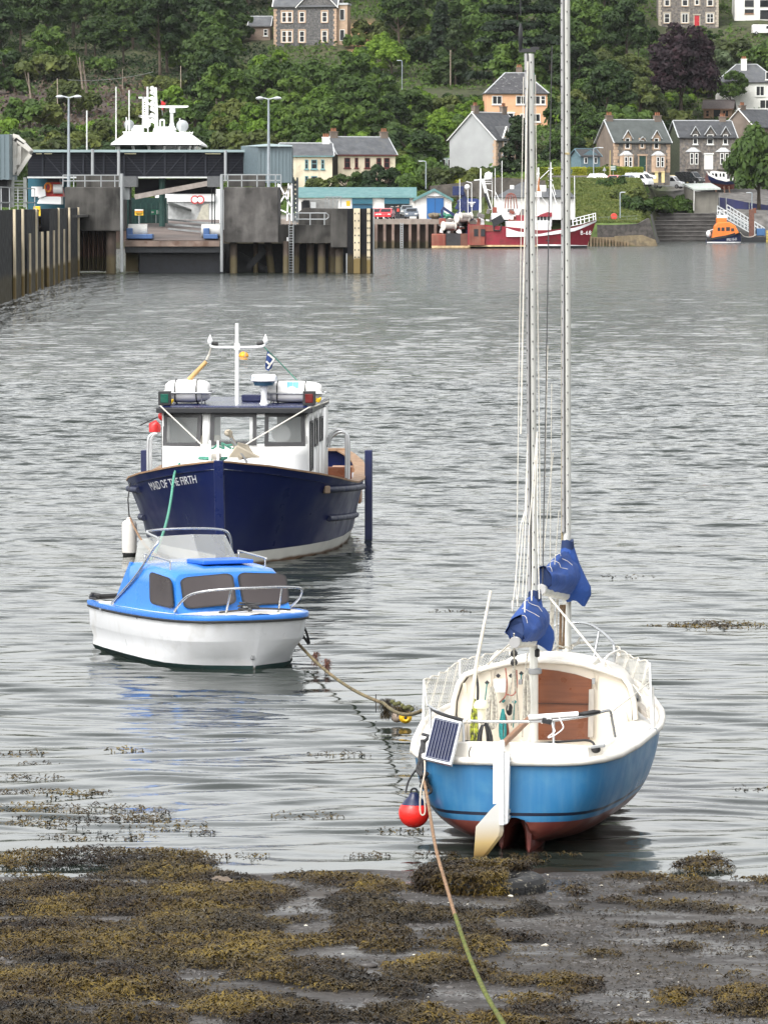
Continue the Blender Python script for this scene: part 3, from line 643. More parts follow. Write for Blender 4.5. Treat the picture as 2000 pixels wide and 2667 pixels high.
 posts = {'a': (sb(1104,1770,2.2), sb(1101,1908,2.2)), 'b': (sb(1197,1719,4.5), sb(1199,1800,4.5)), 'c': (sb(1691,1726,2.2), sb(1698,1908,2.1))}
 for a, b in posts.values(): MB().tube([a, b], .011, 8).build('stanchion', clean_white, t, smooth=60)
 MB().tube([sb(1698,1790,2.2), sb(1701,1905,2.1)], .016, 8).build('stanchion', mat('chalky grey tube',(.5,.49,.46),.7,var=.2), t, smooth=60)
 MB().lathe([(.05,0),(.05,.03),(.03,.06)], sb(1700,1912,2.05), 10).build('stanchion_base', dull_steel, t, smooth=30)
 def net(c00, c10, c01, c11, nu, nv, dip):        # corners: top-a, top-b, low-a, low-b
  g = MB(); P = lambda u, v: (c00.lerp(c10, u)).lerp(c01.lerp(c11, u), v) - Vector((0, 0, dip*4*u*(1-u)*(1 - v))) + Vector((.012*math.sin(u*23+v*9), 0, .010*math.sin(u*31 + 4*v)))
  for i in range(-nv, nu):
   for sgn in (0, 1):
    pts = []
    for j in range(nv + 1):
     ii = i + j if sgn == 0 else i + nv - j
     if 0 <= ii <= nu: pts.append(P(ii/nu, j/nv))
    if len(pts) > 1: g.tube(pts, .0017, 3, cap=False)
  for v in (0, 1): g.tube([P(i/nu, v) for i in range(nu + 1)], .007 if v == 0 else .005, 5)
  return g
 g = net(posts['a'][0], posts['b'][0], posts['a'][1] + Vector((0,0,.03)), sb(1205,1826,4.5), 30, 9, .03).build('safety_net', rope_white, t)
 g2 = net(posts['b'][0], sb(1345,1678,6.0), sb(1205,1800,4.5), sb(1345,1722,6.0), 26, 7, .02).build('safety_net', rope_white, t)
 g3 = net(sb(1603,1684,5.6), posts['c'][0], sb(1606,1770,5.55), sb(1694,1880,2.15), 44, 12, .02).build('safety_net', rope_white, t)
 ln = MB()
 ln.tube([sb(1430,1556,3.5), sb(1500,1640,3.2), sb(1560,1712,3.0), sb(1597,1752,2.9)], .010, 6)
 ln.tube(smoothpath([sb(1597,1752,2.9), sb(1610,1800,2.8), sb(1622,1825,2.7), sb(1633,1880,2.6)], 4), .008, 5)
 ln.tube([sb(1595,1852,.35), sb(1640,1818,1.2), sb(1692,1775,2.2)], .006, 5); ln.tube([sb(1648,1783,2.5), sb(1690,1842,2.2)], .006, 5)
 ln.tube([sb(1337,1668,1.0), sb(1270,1730,2.6), sb(1240,1755,2.6)], .008, 5); ln.tube([sb(1104,1770,2.2), sb(1112,1835,1.6), sb(1122,1850,.8)], .006, 5)
 ln.build('guy_line', rope_white, t)
 pk = MB(); pk.bar(sb(1630,1808,3.4), sb(1692,1866,2.4), .07, .05); pk.build('deck_plank', wood_grey, t, bevel=.008)
 # rudder: stock box, swung blade, tiller
 st = MB(); st.ext([sb(*q, -.30) for q in ((1284,1962),(1310,1958),(1312,2150),(1299,2150),(1299,2092),(1283,2095))], (0,.05,0)); st.ext([sb(*q, -.26) for q in ((1308,1960),(1327,1962),(1322,2145),(1310,2150))], (0,.10,0))
 st.build('rudder_stock', clean_white, t, bevel=.006)
 bl = MB(); q0 = [(1277,2108),(1298,2088),(1300,2165),(1297,2178),(1242,2251),(1232,2240),(1238,2153)]
 bl.ext([sb(*q, -.30 - .0022*(1300 - q[0])) for q in q0], (.035,.05,0))
 bm_ = mat('stained rudder blade', (.78,.77,.73), .5, var=.06, scale=2); N, Lk = bm_.node_tree.nodes, bm_.node_tree.links; bsd = N['Principled BSDF']; src = bsd.inputs['Base Color'].links[0].from_socket
 tc = N.new('ShaderNodeTexCoord'); sx = N.new('ShaderNodeSeparateXYZ'); Lk.new(tc.outputs['Object'], sx.inputs[0]); rr = N.new('ShaderNodeValToRGB'); Lk.new(sx.outputs[2], rr.inputs[0]); e = rr.color_ramp.elements
 e[0].position = 0.0; e[0].color = (.03,.03,.015,1); e[1].position = .34; e[1].color = (1,1,1,1); z = e.new(.04); z.color = (.35,.22,.07,1); z = e.new(.14); z.color = (.75,.55,.25,1)
 mx = N.new('ShaderNodeMix'); mx.data_type = 'RGBA'; mx.blend_type = 'MULTIPLY'; mx.inputs[0].default_value = 1; Lk.new(src, mx.inputs[6]); Lk.new(rr.outputs[0], mx.inputs[7]); Lk.new(mx.outputs[2], bsd.inputs['Base Color'])
 bl.build('rudder_blade', bm_, t, bevel=.006)
 hd = MB(); hd.ext([sb(*q, -.28) for q in ((1291,1962),(1294,1938),(1302,1929),(1311,1930),(1313,1958))], (0,.08,0)); hd.build('rudder_head', clean_white, t, bevel=.008)
 for y in (1975, 1990, 2112, 2128): MB().obox(sb(1322, y, -.20), (.05,.06,.035)).build('rudder_fitting', dull_steel, t, bevel=.004)
 tl = MB(); tl.bar(sb(1306,1942,-.18), sb(1382,1868,1.0), .045, .05); tl.build('tiller', wood_brown, t, bevel=.01)
 MB().tube(smoothpath([sb(1383,1886,1.5), sb(1379,1920,1.5), sb(1367,1936,1.5), sb(1352,1926,1.5)], 5), .007, 5).build('tiller_line', rope_white, t)
 # solar panel lashed to the rail
 q = [Vector(sb(1131,1863,.10)), Vector(sb(1201,1879,-.04)), Vector(sb(1176,1999,-.3)), Vector(sb(1103,1976,-.19))]
 q[2] = q[1] + q[3] - q[0]; nrm = (q[1] - q[0]).cross(q[3] - q[0]).normalized(); nrm = nrm if nrm.y < 0 else -nrm
 fr = MB(); fr.ext(q, -nrm*.035); fo = fr.build('solar_panel', mat('panel frame alloy',(.52,.55,.58),.35,.6), t, bevel=.003)
 inn = lambda u, v: q[0].lerp(q[1], u).lerp(q[3].lerp(q[2], u), v) + nrm*.002
 MB().poly([inn(.05,.05), inn(.94,.05), inn(.94,.955), inn(.05,.955)]).build('solar_cell', mat('solar cell',(.012,.016,.045),.5,var=.25,scale=9,spec=.2), fo)
 sl = MB()
 for i in range(1, 8): sl.bar(inn(.05 + .89*i/8, .075) + nrm*.002, inn(.05 + .89*i/8, .935) + nrm*.002, .0022, .001, up=nrm)
 for v in (.075, .935): sl.bar(inn(.05, v) + nrm*.002, inn(.94, v) + nrm*.002, .003, .001, up=nrm)
 sl.build('cell_line', mat('cell busbar',(.35,.37,.42),.4,.5), fo)
 MB().tube(smoothpath([sb(1226,1945,-.02), sb(1221,1965,-.09), sb(1232,1990,-.10), sb(1246,2003,-.10), sb(1270,1998,-.11), sb(1283,2003,-.12)], 5), .005, 5).build('panel_cable', black_plastic, t)
 # danbuoy pole and deck lamp
 MB().tube([sb(1226,1845,1.4), sb(1242,1720,1.4), sb(1278,1539,1.4)], [.020,.018,.014], 8).build('danbuoy_pole', mat('ivory pole',(.72,.68,.58),.5), t, smooth=60)
 la = MB(); p = sb(1253,1862,1.3); la.lathe([(.035,-.05),(.04,.06),(.068,.065),(.075,.09),(.06,.125),(.03,.14),(.005,.143)], p, 14); la.build('pole_lamp', mat('ivory lamp',(.78,.76,.58),.4), t, smooth=40)
 # instruments on the bulkhead
 MB().obox(sb(1301,1786,2.55), (.12,.05,.13)).build('switch_box', clean_white, t, bevel=.008)
 for x, y, mm_ in ((1297,1760,rope_dark),(1268,1778,rope_dark),(1310,1825,rope_teal),(1339,1828,rope_teal),(1330,1760,black_plastic),(1357,1754,black_plastic)): MB().obox(sb(x,y,2.6), (.034,.02,.034), (0,R(45),0)).build('rope_hook', mm_, t, bevel=.004)
 MB().ball(sb(1326,1848,2.55), (.035,.02,.06), 10, 8).build('jam_cleat', black_plastic, t, smooth=60); MB().obox(sb(1355,1776,2.56), (.035,.05,.05)).build('jam_cleat', dull_steel, t, bevel=.006)
 MB().obox(sb(1211,1792,2.55), (.035,.02,.10), (0,-.15,0)).build('name_plate', mat('aged plate',(.62,.57,.42),.6), t, bevel=.003)
 for a, b in (((1268,1780),(1262,1830)),((1339,1830),(1336,1895)),((1357,1756),(1356,1775))): MB().tube([sb(*a,2.57), sb(*b,2.56)], .006, 5).build('shock_cord', rope_teal, t)
 vb = MB(); vb.tube(smoothpath([sb(1238,1750,2.55), sb(1244,1790,2.5), sb(1243,1840,2.3)], 4), .014, 6); vb.build('black_hose', black_rub, t)
 v3 = MB(); v3.tube(smoothpath([sb(1316,1740,2.56), sb(1320,1780,2.52), sb(1316,1812,2.5), sb(1300,1830,2.5)], 4), .007, 5); v3.tube(smoothpath([sb(1345,1745,2.56), sb(1346,1790,2.5), sb(1336,1810,2.5), sb(1318,1808,2.5)], 4), .007, 5); v3.build('loose_line', rope_red, t)
 mm2 = MB()                                       # heap of sheets on the cabin roof
 for i in range(9):
  y = 2.8 + i*.22; mm2.tube(smoothpath([Vector((-.62 + .1*i + random.uniform(-.1,.1), y + random.uniform(-.3,.3), 1.40 + .13*(i/9) + random.uniform(0,.03))) for _ in range(5)], 4), .011, 5)
 mm2.build('loose_line', rope_grey, t)
 return t
sailboat = build_sailboat()
def hank(name, label, m, px, py0, py1, w, d, loops=9, r=.008, waist=.4):   # a coil of rope hung up by its end
 t = MB(); rg = random.Random(px)
 for i in range(loops):
  o = rg.uniform(-1, 1); ww = w * rg.uniform(.35, 1)
  pts = []
  for k in range(17):
   a = 2*math.pi*k/16; yy = (py0 + py1)/2 - (py1 - py0)/2 * math.cos(a); wid = ww*(.25 + .75*((yy - py0)/(py1 - py0))**.8)
   pts.append(sb(px + wid*math.sin(a) + o*w*.15, yy + rg.uniform(-2, 2), d - .05*abs(o)))
  t.tube(pts, r, 5)
 ob = t.build('rope_coil', m); ob.matrix_world = SB.copy()
 return tag(ob, label, 'rope coil', 'coils of rope hanging in the cockpit')
hank('rope_coil', 'cream and grey flecked rope coil hanging under the white switch box', rope_grey, 1281, 1790, 1898, 17, 2.45, 14, .009)
hank('rope_coil', 'teal rope coil hanging left of the mizzen mast', rope_teal, 1309, 1848, 1928, 12, 2.45, 12, .008)
hank('rope_coil', 'yellow and black rope coil beside the ivory pole lamp', rope_yellow, 1235, 1822, 1945, 12, 2.3, 14, .008)
hank('rope_coil', 'grey braided rope coil hung tight against the mizzen mast', rope_grey, 1371, 1742, 1872, 10, 2.2, 10, .010)
hank('rope_coil', 'loose dark rope coil slumped on the cockpit seat', rope_dark, 1262, 1880, 1950, 24, 1.9, 9, .008)
hank('rope_coil', 'red fleck rope coil half behind the teal one', rope_red, 1314, 1862, 1938, 13, 2.5, 5, .008)
# ================================================================ small blue-and-white cabin boat
DB = frame((-3.14, 64.1, 0), R(180 + 24)); DBZ = R(204)
def db(px, py, ax, v): return at(DB, px, py, ax, v)
blue_gloss = mat('bright blue paint', (.035, .20, .66), .3, var=.06, scale=2, coat=.3, dirt=((.10,.25,.6), .15, 3))
blue_dark = mat('blue hatch paint', (.015, .13, .56), .4, var=.08, scale=3)
hull_white = mat('white hull gelcoat', (.72, .73, .75), .35, var=.05, scale=1.2, coat=.2, dirt=((.52,.51,.48), .12, 2.2), streak=((.58,.58,.56), .2, (6,6,.6)), tide=((.30,.29,.22), .05, .03))
smoked = mat('smoked acrylic', (.060, .052, .053), .15, var=.15, scale=1.2, spec=.3)
tinted = mat('scratched clear acrylic', (.42, .43, .41), .35, var=.06, scale=2, alpha=.42)
weedy_green = mat('dark green antifouling', (.008, .03, .028), .7, var=.3)
def build_dayboat():
 t = thing('cabin_boat', 'small white motor boat with a bright blue cabin, afloat beside the launch', 'motor boat', (-3.14, 64.1, 0), DBZ)
 ST = [(0,.86,.79,.62),(.6,.91,.845,.62),(1.4,.95,.885,.63),(2.2,.96,.90,.645),(2.8,.95,.86,.66),(3.2,.90,.74,.67),(3.5,.80,.55,.68),(3.7,.64,.28,.685),(3.82,.42,.12,.69),(3.87,.2,.05,.69),(3.88,.03,.015,.69)]
 def ring(y, b, w, z):
  yo = max(0, (y - 2.6)) * .28                # the stem rakes forward above the water
  prof = [(1.0, z), (.995, z - .10), (.985, z - .30), (None, z - .312), (None, .17), (1.02*w/b, .06), (.93*w/b, -.05), (.55*w/b, -.12), (0, -.16)]
  out = []
  for k, (f, zz) in enumerate(prof):
   if f is None: f = (.985 - (.045 if y < 3.4 else .03)) + (w/b - .94) * ((z - .31 - zz) / max(.1, z - .31 - .05)) if k == 4 else .98
   s = (z - zz) / z; out.append(Vector((b*f, y - yo*min(1, max(0, s))*.75, zz)))
  left = [Vector((-p.x, p.y, p.z)) for p in out]
  return left[:-1] + [out[-1]] + out[:-1][::-1]
 rings = [ring(*q) for q in ST]
 h = MB().loft(rings, closed=False); h.poly(rings[0]); h.poly(rings[-1])
 h.build('hull', hull_white, t, smooth=32)
 bt = MB().loft([[p*1.012 + Vector((0,0,-.001)) for p in r[5:-5]] for r in rings], closed=False); bt.build('boot_stripe', weedy_green, t, smooth=60)
 edge = [(b, y, z) for y, b, w, z in ST]
 gun = [Vector((-b - .012, y, z)) for b, y, z in edge]; gun = smoothpath(gun, 3); star = [Vector((-p.x, p.y, p.z)) for p in gun]
 MB().loft([[p + Vector((0,0,dz)) * 1 + (Vector((p.x, p.y - 1.6, 0)).normalized()*dx) for dx, dz in ((-.06,.035),(.012,.03),(.022,.0),(.012,-.03),(-.03,-.03))] for p in gun + star[::-1]]).build('gunwale', blue_gloss, t, smooth=50)
 MB().tube([p + Vector((0,0,-.045)) for p in gun + star[::-1]], .018, 6).build('rubbing_strip', black_rub, t, smooth=60)
 d = MB(); dy = [1.2,1.6,2.2,2.8,3.2,3.5,3.7,3.82,3.87]
 bb = lambda y: float(np.interp(y, [q[0] for q in ST], [q[1] for q in ST])); zz = lambda y: float(np.interp(y, [q[0] for q in ST], [q[3] for q in ST]))
 d.loft([[Vector((bb(y)*k, y, zz(y) + .02 + .03*(1-k*k))) for k in (-1,-.5,0,.5,1)] for y in dy], closed=False)
 for s in (-1, 1): d.loft([[Vector((s*bb(y), y, zz(y) + .02)), Vector((s*(bb(y) - .16), y, zz(y) + .025)), Vector((s*(bb(y) - .18), y, .2))] for y in (0,.4,.8,1.2,1.25)], closed=False)
 d.bx(-.8,.8,.0,.14,.25,.60); d.bx(-.7,.7,.1,1.3,.15,.2); d.build('deck', white_gel, t, smooth=40, fix=False)
 # cabin
 def sec(y, w0, w1, z0, z1, crown): return [Vector((-w0,y,z0)), Vector((-(w0*.35+w1*.65),y,z0+(z1-z0)*.62)), Vector((-w1-.01,y,z1-.06)), Vector((-w1+.05,y,z1)), Vector((-w1*.5,y,z1+crown)), Vector((0,y,z1+crown*1.3)), Vector((w1*.5,y,z1+crown)), Vector((w1-.05,y,z1)), Vector((w1+.01,y,z1-.06)), Vector((w0*.35+w1*.65,y,z0+(z1-z0)*.62)), Vector((w0,y,z0))]
 fy0, fy1 = 3.02, 2.72
 c = MB(); body = [sec(1.25,.83,.74,.64,1.235,.02), sec(1.5,.83,.74,.64,1.24,.02), sec(2.2,.82,.735,.655,1.225,.025), sec(2.66,.80,.72,.665,1.205,.02)]
 front = [Vector((p.x*(1.0), fy0 - (fy0-fy1)*min(1, (p.z - .66)/.54) + .10*(1-abs(p.x)/.8), p.z - (.015 if p.z > 1.15 else 0))) for p in sec(2.7,.79,.70,.68,1.19,.015)]
 c.loft(body + [front], closed=False); c.poly(front)
 cb = c.build('cabin', blue_gloss, t, smooth=38)
 for s in (-1, 1): MB().ext([Vector((s*.83,1.25,.64)), Vector((s*.74,1.25,1.235)), Vector((s*.74,1.2,1.235)), Vector((s*.83,.82,.64))], (-s*.03, 0, 0)).build('cabin_cheek', blue_gloss, t)
 # windows (rounded, black rubber surround)
 def pane(quad, off, name, m, k=.0):
  q = [Vector(p) for p in quad]; n = (q[1]-q[0]).cross(q[3]-q[0]).normalized()
  if n.dot(DB.inverted() @ Vector((0,0,EYE)) - q[0]) < 0: n = -n
  P = lambda u, v: q[0].lerp(q[1], u).lerp(q[3].lerp(q[2], u), v)
  def rr(e, r):
   out = []
   for cx, cy, a0 in ((1-e-r,e+r,-90),(1-e-r,1-e-r,0),(e+r,1-e-r,90),(e+r,e+r,180)):
    for i in range(5): a = R(a0 + 90*i/4); out.append((cx + r*math.cos(a), cy + r*math.sin(a)))
   return [P(u, v) for u, v in out]
  fr = MB().ext([p + n*off for p in rr(0, .16)], n*.012).build('window', black_rub, cb, smooth=30)
  MB().ext([p + n*(off + .011) for p in rr(.035, .14)], n*.003).build('pane', m, fr)
 def onfront(px, py):                            # meet the slanted front plane of the cabin
  o = DB.inverted() @ Vector((0,0,EYE)); dr = DB.inverted().to_3x3() @ ray(px, py)
  best = None
  for i in range(400):
   y = 3.2 - i*.002; tt = (y - o.y)/dr.y; p = o + dr*tt
   if p.y <= fy0 - (fy0-fy1)*min(1.1, (p.z - .66)/.54) + .10*(1-abs(p.x)/.8): return p
  return p
 pane([onfront(*q) for q in ((468,1506),(606,1493),(617,1574),(480,1588))], .004, 'w', smoked)
 pane([onfront(*q) for q in ((617,1492),(745,1495),(754,1574),(632,1577))], .004, 'w', smoked)
 sd = lambda px, py: db(px, py, 'x', .81 - .08*max(0, min(1, (1600 - py)/110)))
 pane([sd(393,1488), sd(449,1507), sd(456,1586), sd(394,1572)], .008, 'w', smoked)
 pane([Vector((-p.x, p.y, p.z)) for p in (sd(393,1488), sd(449,1507), sd(456,1586), sd(394,1572))], .008, 'w', smoked)
 MB().obox((-.15,2.15,1.285), (.70,.6,.05), (.02,0,0)).build('roof_hatch', blue_dark, t, bevel=.012)
 # windscreen on the roof
 w = MB(); base = [Vector((-.70,1.28,1.23)), Vector((-.62,1.62,1.235)), Vector((0,1.86,1.25)), Vector((.62,1.62,1.235)), Vector((.70,1.28,1.23))]
 topl = [Vector((-.60,1.16,1.50)), Vector((-.52,1.42,1.57)), Vector((0,1.58,1.60)), Vector((.52,1.42,1.57)), Vector((.60,1.16,1.50))]
 w.loft([base, topl], closed=False); w.loft([[p + Vector((0,-.012,0)) for p in base], [p + Vector((0,-.012,0)) for p in topl]], closed=False); ws = w.build('windscreen', tinted, t, fix=False)
 for p in topl: MB().ball(p + Vector((0,.01,-.03)), .014, 8, 6).build('screw_cap', dull_steel, ws)
 # tubular rails
 arch = [db(291,1572,'x',.84), db(345,1512,'x',.80), db(375,1470,'x',.76), db(398,1432,'x',.70), db(414,1405,'x',.62), Vector((.5,1.22,1.63)), Vector((0,1.25,1.655)), Vector((-.5,1.22,1.63)), Vector((-.66,1.2,1.56)), Vector((-.74,1.1,1.35)), Vector((-.78,.9,1.0)), Vector((-.84,.55,.66))]
 MB().tube(smoothpath(arch, 4), .017, 8).build('canopy_frame', steel, t, smooth=60)
 bw = [Vector((.80,2.95,.72)), Vector((.82,3.2,.85)), Vector((.77,3.42,.97)), Vector((.62,3.63,1.03)), Vector((.3,3.78,1.06)), Vector((0,3.83,1.065)), Vector((-.3,3.78,1.06)), Vector((-.62,3.63,1.03)), Vector((-.77,3.42,.97)), Vector((-.82,3.2,.85)), Vector((-.80,2.95,.72))]
 MB().tube(smoothpath(bw, 4), .016, 8).build('bow_rail', steel, t, smooth=60)
 for s in (-1, 1): MB().tube([Vector((s*.35,3.76,1.055)), Vector((s*.36,3.6,.72))], .014, 8).build('rail_post', steel, t, smooth=60)
 for s in (-1, 1):
  MB().tube(smoothpath([Vector((s*.66,1.55,1.24)), Vector((s*.66,1.55,1.34)), Vector((s*.66,1.6,1.36)), Vector((s*.66,2.4,1.33)), Vector((s*.66,2.45,1.31)), Vector((s*.66,2.45,1.21))], 3), .013, 8).build('grab_rail', steel, t, smooth=60)
 # bow bits: cleat with dark rope, fairleads, eye bolts
 b = MB(); b.bx(-.015,.015,3.5,3.54,.72,.80); b.bx(-.09,.09,3.505,3.535,.785,.81); b.build('cleat', dull_steel, t, bevel=.005)
 kn = MB(); rg = random.Random(3)
 kn.tube(smoothpath([Vector((.14*math.sin(1.9*i) + rg.uniform(-.02,.02), 3.52 + .06*math.cos(2.3*i), .76 + .012*i)) for i in range(9)], 4), .015, 6); kn.tube(smoothpath([Vector((.05,3.5,.76)), Vector((.3,3.45,.74)), Vector((.36,3.4,.73)), Vector((.26,3.38,.73))], 4), .014, 6); kn.tube(smoothpath([Vector((0,3.52,.78)), Vector((-.3,3.62,.77)), Vector((-.52,3.62,.75))], 4), .014, 6); kn.build('mooring_turns', rope_dark, t)
 for x in (.55, -.55): MB().obox((x,3.42,.715), (.11,.05,.035), (0,0,.5*(1 if x<0 else -1))).build('fairlead', clean_white, t, bevel=.01)
 for q in ((262,1587),(358,1609)):
  p = db(*q, 'x', .95); MB().obox(p, (.02,.05,.03)).build('eye_bolt', dull_steel, t, bevel=.004)
 MB().obox(Vector((.02,3.67,.18)), (.05,.03,.09)).build('towing_eye', dull_steel, t, bevel=.008)
 MB().lathe([(.12,0),(.12,.012),(.05,.02)], Vector((.80,.55,.645)), 14).build('deck_filler', clean_white, t)
 bl = MB(); bl.tube([Vector((.78,.05,.69)), Vector((.2,.1,.70)), Vector((-.3,.15,.70))], .035, 8); bl.build('stern_bar', black_rub, t, smooth=60)
 kt = MB(); kt.tube(smoothpath([Vector((.8 + .07*math.sin(2.1*i), .06 + .05*math.cos(2.6*i), .67 + .01*i)) for i in range(8)], 4), .017, 6); kt.build('rope_knot', rope_dark, t)
 MB().tube(smoothpath([Vector((.5,.8,.95)), Vector((.56,.9,1.08)), Vector((.62,1.0,1.16)), Vector((.6,.75,.9)), Vector((.55,.6,.65))], 4), .02, 6).build('ladder_strap', rope_white, t)
 return t
dayboat = build_dayboat()
# ================================================================ the dark blue passenger launch
LA = frame((-2.06, 88.8, 0), R(177)); LAZ = R(177); LL = 11.5
def la(px, py, ax, v): return at(LA, px, py, ax, v)
navy = mat('navy topsides', (.0025, .008, .060), .38, var=.14, scale=.9, spec=.22, dirt=((.012,.02,.065), .25, 1.6), streak=((.012,.02,.065), .35, (3,3,.4)))
navy_roof = mat('navy roof paint', (.012, .018, .075), .25, var=.15, coat=.3)
trim_black = mat('black trim paint', (.014, .015, .018), .4, var=.15)
frame_grey = mat('charcoal window frame', (.030, .030, .033), .5, var=.15)
cab_white = mat('wheelhouse white', (.82, .82, .81), .4, var=.04, scale=2, streak=((.58,.55,.48), .22, (4,4,.4)))
boot_white = mat('stained white boot top', (.66, .65, .60), .55, var=.12, scale=2, tide=((.16,.09,.05), .06, .04))
teak = mat('teak capping', (.27, .165, .095), .6, var=.25, scale=6, streak=((.2,.11,.05), .5, (6, 1.2, 6)))
glass = mat('window glass', (.25, .27, .27), .05, var=0, alpha=.34, spec=.7)
LST = np.array([(0,1.35,1.05,1.36),(.6,1.55,1.25,1.30),(1.6,1.76,1.5,1.22),(3.0,1.90,1.66,1.14),(4.8,1.96,1.72,1.09),(6.4,1.95,1.66,1.13),(7.6,1.90,1.48,1.22),(8.6,1.76,1.18,1.33),(9.4,1.50,.86,1.44),(10.1,1.14,.56,1.54),(10.7,.74,.31,1.64),(11.15,.40,.14,1.70),(11.4,.16,.05,1.74),(11.5,.07,.02,1.75)])
def lst(y, k): return float(np.interp(y, LST[:,0], LST[:,k]))
def lhull(y, z):                                     # half-breadth of the launch at station y, height z
 zr = lst(y,3); u = max(0, min(1, z/zr)); return lst(y,2) + (lst(y,1) - lst(y,2)) * (u**1.25)
def lrake(y, z): return -max(0, y - 9) * .14 * (1 - z/1.75)
def build_launch():
 t = thing('passenger_launch', 'navy blue wooden launch with a white wheelhouse, bow towards the shore', 'launch', (-2.06, 88.8, 0), LAZ)
 ys = [0,.3,.6,1.1,1.6,2.3,3,4,4.8,5.6,6.4,7,7.6,8.1,8.6,9,9.4,9.8,10.1,10.4,10.7,10.95,11.15,11.3,11.4,11.5]
 def ring(y, z0, z1, k, grow=0.0):
  zs = [z1 + (z0 - z1)*i/(k-1) for i in range(k)]; r = [Vector((lhull(y,z) + grow, y + lrake(y,z), z)) for z in zs]
  return r, [Vector((-p.x, p.y, p.z)) for p in r]
 h = MB(); rg = []
 for y in ys:
  r, l = ring(y, .215, lst(y,3), 9); rg.append((r, l))
 h.loft([a for a, b in rg], closed=False); h.loft([b for a, b in rg], closed=False)
 h.poly(rg[0][0] + rg[0][1][::-1]); h.build('hull', navy, t, smooth=60)
 b = MB(); bg = []
 for y in ys:
  r = [Vector((lhull(y,z)*k + .004, y + lrake(y,z), z)) for z, k in ((.217,1),(.12,.985),(0,.96),(-.25,.8))]; bg.append((r, [Vector((-p.x,p.y,p.z)) for p in r]))
 b.loft([a for a, _ in bg], closed=False); b.loft([c for _, c in bg], closed=False); b.build('boot_top', boot_white, t, smooth=60)
 st = MB(); st.loft([[Vector((-.085, 11.5 + lrake(11.5,z) - .04, z)), Vector((-.075, 11.56 + lrake(11.5,z), z)), Vector((.075, 11.56 + lrake(11.5,z), z)), Vector((.085, 11.5 + lrake(11.5,z) - .04, z))] for z in (1.78,1.2,.6,.26,-.2)]); st.build('stem', mat('stem navy', (.006,.014,.08), .35, var=.1, coat=.2), t, bevel=.01)
 cap = MB()
 for s in (-1, 1):
  cap.loft([[Vector((s*(lst(y,1) + .016), y, lst(y,3) - .005)), Vector((s*(lst(y,1) + .016), y, lst(y,3) + .022)), Vector((s*max(.02, lst(y,1) - (.20 if y < 7 else .07)), y, lst(y,3) + .022)), Vector((s*max(.01, lst(y,1) - (.20 if y < 7 else .07)), y, lst(y,3) - .005))] for y in ys])
 cap.bx(-1.35,1.35,-.03,.18,1.35,1.395); cap.build('gunwale_capping', teak, t, smooth=30)
 dk = MB(); dk.loft([[Vector((lst(y,1)*k, y, lst(y,3) - (.12 if y > 7.4 else .62) + (.04*(1-k*k)))) for k in (-.97,0,.97)] for y in [q for q in ys if q >= 7.4]], closed=False)
 dk.loft([[Vector((lhull(y,.45)*k, y, .45)) for k in (-.97,0,.97)] for y in [q for q in ys if q <= 7.6]], closed=False)
 dk.build('deck', mat('grey deck paint', (.33,.35,.38), .7, var=.15), t, fix=False)
 # wheelhouse, from y=5.4 (aft) to 8.35
 yb, yf = 5.45, 8.30; hw0, hw1 = 1.36, 1.215; z0, zt = .75, 2.40
 def side(y, s): return s*(hw0 + (hw1-hw0)*(y - yb)/(yf - yb))
 def fr_y(x, z): return yf + .16*(1 - (x/1.25)**2) - max(0, z - 1.86)*.16
 wh = MB(); xs = [-1.215,-.95,-.6,-.3,0,.3,.6,.95,1.215]
 wh.loft([[Vector((x, fr_y(x,z) + (.40*(1-(x/1.3)**2) if z < 1.84 else 0), z)) for x in xs] for z in (.9,1.3,1.70,1.835)], closed=False)   # bowed trunk front
 wh.loft([[Vector((x, fr_y(x,1.835) + (.40*(1-(x/1.3)**2))*k, 1.835)) for x in xs] for k in (1,0)], closed=False)
 wh.loft([[Vector((x, fr_y(x,z), z)) for x in xs] for z in (1.835,1.885)], closed=False)
 for xa, xb in ((-1.215,-1.13),(-.36,-.25),(.51-.10,.51+.03),(1.14,1.215)): wh.loft([[Vector((x, fr_y(x,z), z)) for x in (xa, xb)] for z in (1.885,2.40)], closed=False)
 wh.loft([[Vector((x, fr_y(x,z), z)) for x in xs] for z in (2.36,2.40)], closed=False)
 for s in (-1, 1):                                # sides with three openings
  ops = [(7.75,8.12,1.42,2.26),(7.05,7.5,1.80,2.27),(6.3,6.75,1.85,2.27)]; cuts = [yf] + [v for a, b_, _, _ in ops for v in (b_, a)] + [yb]
  for i in range(len(cuts) - 1):
   a, c = cuts[i], cuts[i+1]
   if i % 2 == 0: zr = [(z0, zt)]
   else: o = ops[i//2]; zr = [(z0, o[2]), (o[3], zt)]
   for za, zb_ in zr: wh.poly([Vector((side(a,s), a, za)), Vector((side(c,s), c, za)), Vector((side(c,s), c, zb_)), Vector((side(a,s), a, zb_))])
 wh.bx(-1.34,-.5,yb,yb+.04,z0,zt); wh.bx(.5,1.34,yb,yb+.04,z0,zt); wh.bx(-.5,.5,yb,yb+.04,2.25,zt)
 wo = wh.build('wheelhouse', cab_white, t, smooth=40, fix=False); sm = wo.modifiers.new('wall', 'SOLIDIFY'); sm.thickness = .03; sm.offset = 0
